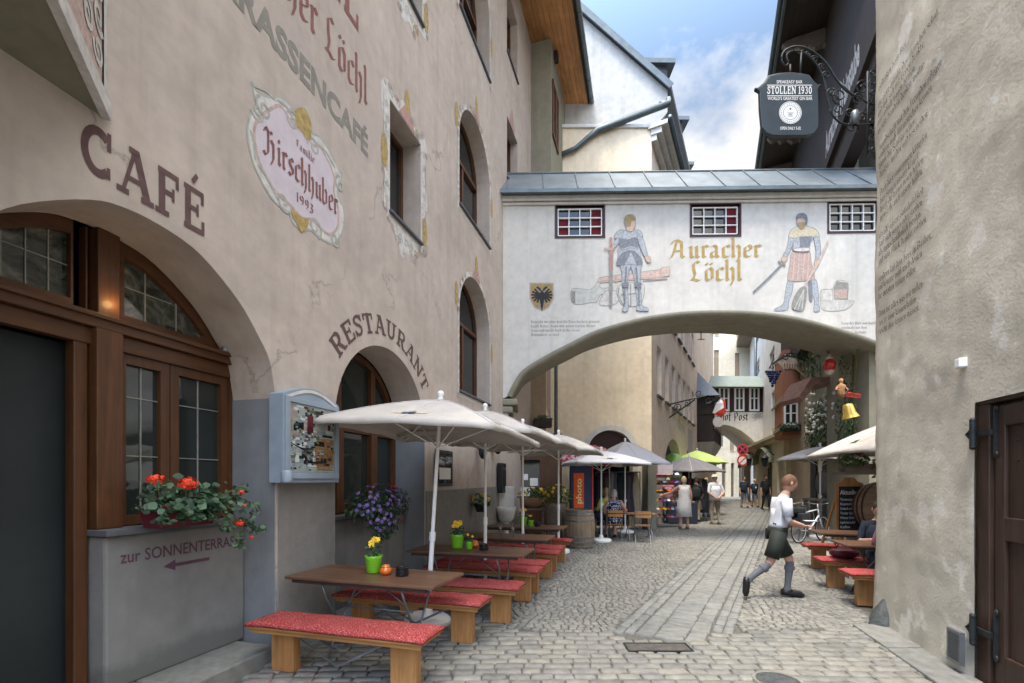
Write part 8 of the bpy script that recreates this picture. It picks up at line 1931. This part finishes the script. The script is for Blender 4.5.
# waiter in mid-stride, seen from his left, walking right
Jw = dict(pelvis=(0,0,.93), neck=(0,-.10,1.44), head=(0,-.16,1.605), chest=(0,-.05,1.24), shoL=(.19,-.06,1.385), elbowL=(.235,-.03,1.10), wristL=(.13,-.25,1.02), shoR=(-.19,-.06,1.385), elbowR=(-.235,-.06,1.10), wristR=(-.12,-.28,1.03),
          hipL=(.095,0,.885), kneeL=(.10,-.20,.51), ankleL=(.10,-.16,.085), hipR=(-.095,0,.885), kneeR=(-.10,.13,.49), ankleR=(-.10,.42,.25), toeR=(-.10,.43,.08), palmL=(0,0,1), palmR=(0,0,1))
wt = person('person', 'waiter in white shirt, dark green leather shorts and grey knee socks, striding right', (W(777,0,6.5).x, 6.5, 0), R(78), Jw, dict(skin='skin2', torso='shirt_white', upper='shirt_white', hips='lederhose', thigh='skin2', calf='sock', foot='shoe'), 'hair_red', 1.0, .12, .1, 1.02)
for s, x in (('L', .10), ('R', -.10)):
    b = MB(); h, k_ = Vector(Jw['hip'+s]), Vector(Jw['knee'+s]); e = h.lerp(k_, .78); b.tube([h+Vector((0,0,.06)), h.lerp(k_,.4), e], [.096,.094,.090], 16, cap=False); o = obj('shorts_leg', b, M['lederhose'], wt, smooth=True); md = o.modifiers.new('s','SOLIDIFY'); md.thickness = .008
garment(wt, 'shorts_waist', [(0,.0,.88,.145,.112),(0,-.005,.93,.158,.124),(0,-.015,1.0,.160,.126)], M['lederhose'])
garment(wt, 'shirt_hem', [(0,-.008,.985,.158,.118),(0,-.02,1.05,.152,.108),(0,-.035,1.15,.160,.108),(0,-.05,1.25,.172,.112)], M['shirt_white'], wob=.03)
for s in 'LR':
    a, c = Vector(Jw['sho'+s]), Vector(Jw['elbow'+s]); b = MB(); b.tube([a+Vector((0,0,.01)), a.lerp(c,.4), a.lerp(c,.78)], [.058,.062,.062], 14, cap=False); o = obj('sleeve', b, M['shirt_white'], wt, smooth=True); md = o.modifiers.new('s','SOLIDIFY'); md.thickness = .006
    b = MB(); k_, an = Vector(Jw['knee'+s]), Vector(Jw['ankle'+s]); p = k_.lerp(an, .22); b.tube([p+(k_-an).normalized()*.02, p-(k_-an).normalized()*.03], [.066,.066], 14, cap=False); o = obj('sock_cuff', b, M['sock'], wt, smooth=True)
    t_, h_ = Vector(Jw.get('toe'+s, an+Vector((0,-.17,-.045)))), an; d = (t_-an).normalized(); b = MB(); b.tube([an-d*.075+Vector((0,0,-.03)), an+Vector((0,0,-.02)), t_, t_+d*.05], [.042,.048,.046,.022], 12); obj('shoe', b, M['shoe'], wt, smooth=True)
b = MB(); b.box(-.10,.10,-.02,.02,-.012,.012); tray = thing('waiter_pad', 'small dark order pad held by the waiter', 'order pad', wt.matrix_basis @ Vector((0,-.40,1.08)), R(78)); b = MB(); b.box(-.07,.07,-.10,.06,-.006,.006); obj('pad', b, M['black'], tray, bevel=.004); b = MB(); b.box(-.06,.06,-.09,.05,.0065,.010); obj('paper', b, M['white'], tray)
b = MB(); b.box(.165,.215,-.06,.09,.80,.96); obj('holster_purse', b, M['black'], wt, bevel=.012)
# woman in the cream dress, from behind, reaching to the rack
Jd = dict(STAND); Jd.update(shoL=(.16,0,1.36), shoR=(-.16,0,1.36), neck=(0,.01,1.41), head=(0,-.02,1.57), elbowR=(-.21,.04,1.08), wristR=(-.22,-.02,.84), elbowL=(.36,-.16,1.17), wristL=(.58,-.26,1.10))
wd2 = person('person', 'woman in a long cream dress, seen from behind, reaching toward the rack', (W(684,0,15.4).x, 15.4, 0), R(180), Jd, dict(skin='skin', torso='dress_white', hips='dress_white', upper='skin', fore='skin', foot='khaki'), 'hair_blond', 1.05, -.1, 0, .95, .03)
garment(wd2, 'dress', [(0,.0,1.36,.135,.10),(0,0,1.24,.172,.132),(0,0,1.06,.158,.122),(0,0,.92,.190,.160),(0,0,.70,.212,.180),(0,0,.42,.235,.195)], M['dress_white'], wob=.09)
# man with hands behind his back
Jm = dict(STAND); Jm.update(elbowL=(.27,.10,1.13), wristL=(.05,.20,.94), elbowR=(-.27,.10,1.13), wristR=(-.05,.21,.95), handL=(-1,.1,-.3), handR=(1,.1,-.3), ankleL=(.10,.0,.085), kneeL=(.10,-.03,.5), ankleR=(-.12,.10,.09))
mn = person('person', 'man in pale shirt and sun hat, seen from behind, hands clasped behind him', (W(715,0,17.2).x, 17.2, 0), R(180), Jm, dict(skin='skin', torso='shirt_white', upper='shirt_white', hips='khaki', thigh='khaki', calf='khaki', foot='khaki'), 'hair_grey', 1.05, 0, 0, 1.12, 0, hatm='p_cream')
garment(mn, 'shirt', [(0,.0,.86,.195,.155),(0,0,1.0,.195,.152),(0,0,1.2,.202,.150),(0,.0,1.36,.185,.120)], M['shirt_white'], wob=.05)
b = MB(); b.box(-.14,.14,.148,.153,1.0,1.4); 
# two young people far down the lane and a man in black
for (lab, px_, Y, m1, m2, hair, sc, rz, fat) in (('youth in dark t-shirt and blue shorts walking beside a smaller child', 744, 27.5, 'shirt_dark', 'jeans', 'hair_dark', 1.06, 0, .98), ('smaller child in dark shirt with white print, on the lane', 754.5, 28, 'shirt_dark', 'jeans', 'hair_blond', .98, .1, .95), ('man in black with sunglasses at the ochre arcade', 765.5, 25, 'blackcloth', 'blackcloth', 'hair_dark', 1.1, .1, 1.1)):
    Jk = dict(STAND); Jk.update(ankleL=(.10,-.16,.085), kneeL=(.10,-.14,.5), ankleR=(-.10,.14,.10), elbowL=(.25,.06,1.14), wristL=(.24,-.02,.90))
    p_ = person('person', lab, (W(px_,0,Y).x, Y, 0), rz, Jk, dict(skin='skin', torso=m1, upper=m1, hips=m2, thigh=m2, calf='skin' if m2 == 'jeans' else m2, foot='shoe'), hair, sc, 0, 0, fat)
    garment(p_, 'shirt', [(0,0,.88,.175,.135),(0,0,1.05,.175,.135),(0,0,1.25,.188,.14),(0,.0,1.38,.16,.11)], M[m1])
    if 'child' in lab and 'smaller child in' in lab: b = MB(); b.ball((0,-.142,1.22), (.06,.006,.06), 12); obj('shirt_print', b, M['white'], p_, smooth=True)
for (lab, px_, Y, m1, m2, hair, rz) in (('shopper in black jacket looking through the clothes rail', 696, 18.1, 'blackcloth', 'khaki', 'hair_dark', 2.6), ('shopper in pale top standing beyond the clothes rail', 706, 20.4, 'shirt_beige', 'jeans', 'hair_blond', 2.2), ('browsing visitor in mauve top by the draped stall table', 668, 17.6, 'shirt_mauve', 'jeans', 'hair_grey', 2.9)):
    Jk = dict(STAND); Jk.update(elbowL=(.25,-.06,1.14), wristL=(.20,-.28,1.10), elbowR=(-.25,-.03,1.14), wristR=(-.20,-.22,1.02))
    p_ = person('person', lab, (W(px_,0,Y).x, Y, 0), rz, Jk, dict(skin='skin', torso=m1, upper=m1, hips=m2, thigh=m2, calf=m2, foot='shoe'), hair, 1.0, 0, .1, 1.02, .03)
    garment(p_, 'shirt', [(0,0,.86,.178,.138),(0,0,1.05,.172,.132),(0,0,1.25,.188,.14),(0,.0,1.38,.16,.11)], M[m1], wob=.05)
# seated people
def seated(z=.46, lean=0): return dict(pelvis=(0,0,z+.10), neck=(0,.02-lean,z+.60), head=(0,-.02-lean,z+.765), shoL=(.175,.01-lean,z+.545), shoR=(-.175,.01-lean,z+.545), elbowL=(.24,-.05-lean,z+.28), elbowR=(-.24,-.05-lean,z+.28), wristL=(.18,-.27-lean,z+.27), wristR=(-.18,-.27-lean,z+.27), hipL=(.095,-.02,z+.09), hipR=(-.095,-.02,z+.09), kneeL=(.12,-.44,z+.06), kneeR=(-.12,-.44,z+.06), ankleL=(.12,-.40,.085), ankleR=(-.12,-.42,.085))
pw_ = person('person', 'seated woman in navy polka dot dress with grey blond hair, back turned', (cx_w, 12.72, 0), math.pi, {**seated(), 'elbowR': (-.34,-.18,.78), 'wristR': (-.42,-.36,.76)}, dict(skin='skin', torso='polka', hips='polka', thigh='polka', foot='shoe'), 'hair_grey', 1.04, 0, 0, 1.12, .04)
garment(pw_, 'dress', [(0,-.06,.40,.24,.20),(0,-.02,.55,.222,.185),(0,.0,.70,.180,.150),(0,.02,.88,.200,.150),(0,.02,1.0,.165,.115)], M['polka'], wob=.04)
pl_ = person('person', 'seated person in yellow green top beside the woman in the dotted dress', (W(606.5,0,13.5).x, 13.55, 0), math.pi + .35, seated(), dict(skin='skin', torso='shirt_lime', upper='shirt_lime', hips='jeans', thigh='jeans', calf='jeans', foot='shoe'), 'hair_blond', 1.06, .4, 0, 1.05, .03)
pm = person('person', 'seated guest in mauve shirt and jeans, half hidden by the rough wall', (5.16, 6.14, 0), R(150), {**seated(.47, .08), 'elbowL': (.26,-.16,.72), 'wristL': (.12,-.36,.80), 'elbowR': (-.26,-.14,.72), 'wristR': (-.10,-.36,.80)}, dict(skin='skin', torso='shirt_mauve', upper='shirt_mauve', hips='jeans', thigh='jeans', calf='jeans', foot='shoe'), 'hair_dark', 1.05, 0, 0, 1.15)
garment(pm, 'shirt', [(0,.0,.50,.20,.165),(0,-.02,.68,.195,.150),(0,-.05,.86,.212,.155),(0,-.06,1.0,.165,.11)], M['shirt_mauve'], wob=.05)
pb = person('person', 'seated young guest in dark navy shirt looking toward the lane', (W(880.5,0,7.0).x, 7.05, 0), R(-28), {**seated(.47, .04), 'elbowL': (.25,-.12,.74), 'wristL': (.08,-.34,.79), 'elbowR': (-.25,-.12,.74), 'wristR': (-.08,-.34,.79)}, dict(skin='skin', torso='shirt_dark', upper='shirt_dark', hips='jeans', thigh='jeans', calf='jeans', foot='shoe'), 'hair_dark', .98, .2, 0, .98)
garment(pb, 'shirt', [(0,.0,.50,.185,.15),(0,-.01,.68,.18,.14),(0,-.02,.86,.192,.14),(0,-.02,1.0,.155,.10)], M['shirt_dark'], wob=.05)
b = MB(); b.ball((0,0,.07), (.20,.13,.085), 16); bg_ = thing('hand_bag', 'dark red soft bag lying on the bench right of the lane', 'bag', (5.05, 7.08, .468), -.2); obj('bag_body', b, M['trough'], bg_, smooth=True); b = MB(); b.tube([(-.12,0,.12),(-.06,-.02,.24),(.06,-.02,.24),(.12,0,.12)], .010, 6); obj('handle', b, M['black'], bg_, smooth=True)

b = MB(); random.seed(21)
for i in range(34): x = wallL(4.1)+.25+abs(random.gauss(0, .45)); y = 4.05+rnd(.55)-.1*i/34; leaf(b, (x, y, .016+random.random()*.01), (rnd(.3), rnd(.3), 1), (rnd(), rnd(), 0), .022, .018)
pt_ = obj('fallen_petals', b, M['red_flower'], None); pt_['kind'] = 'stuff'; tag(pt_, 'scarlet geranium petals fallen on the stones by the entrance step', 'petals')
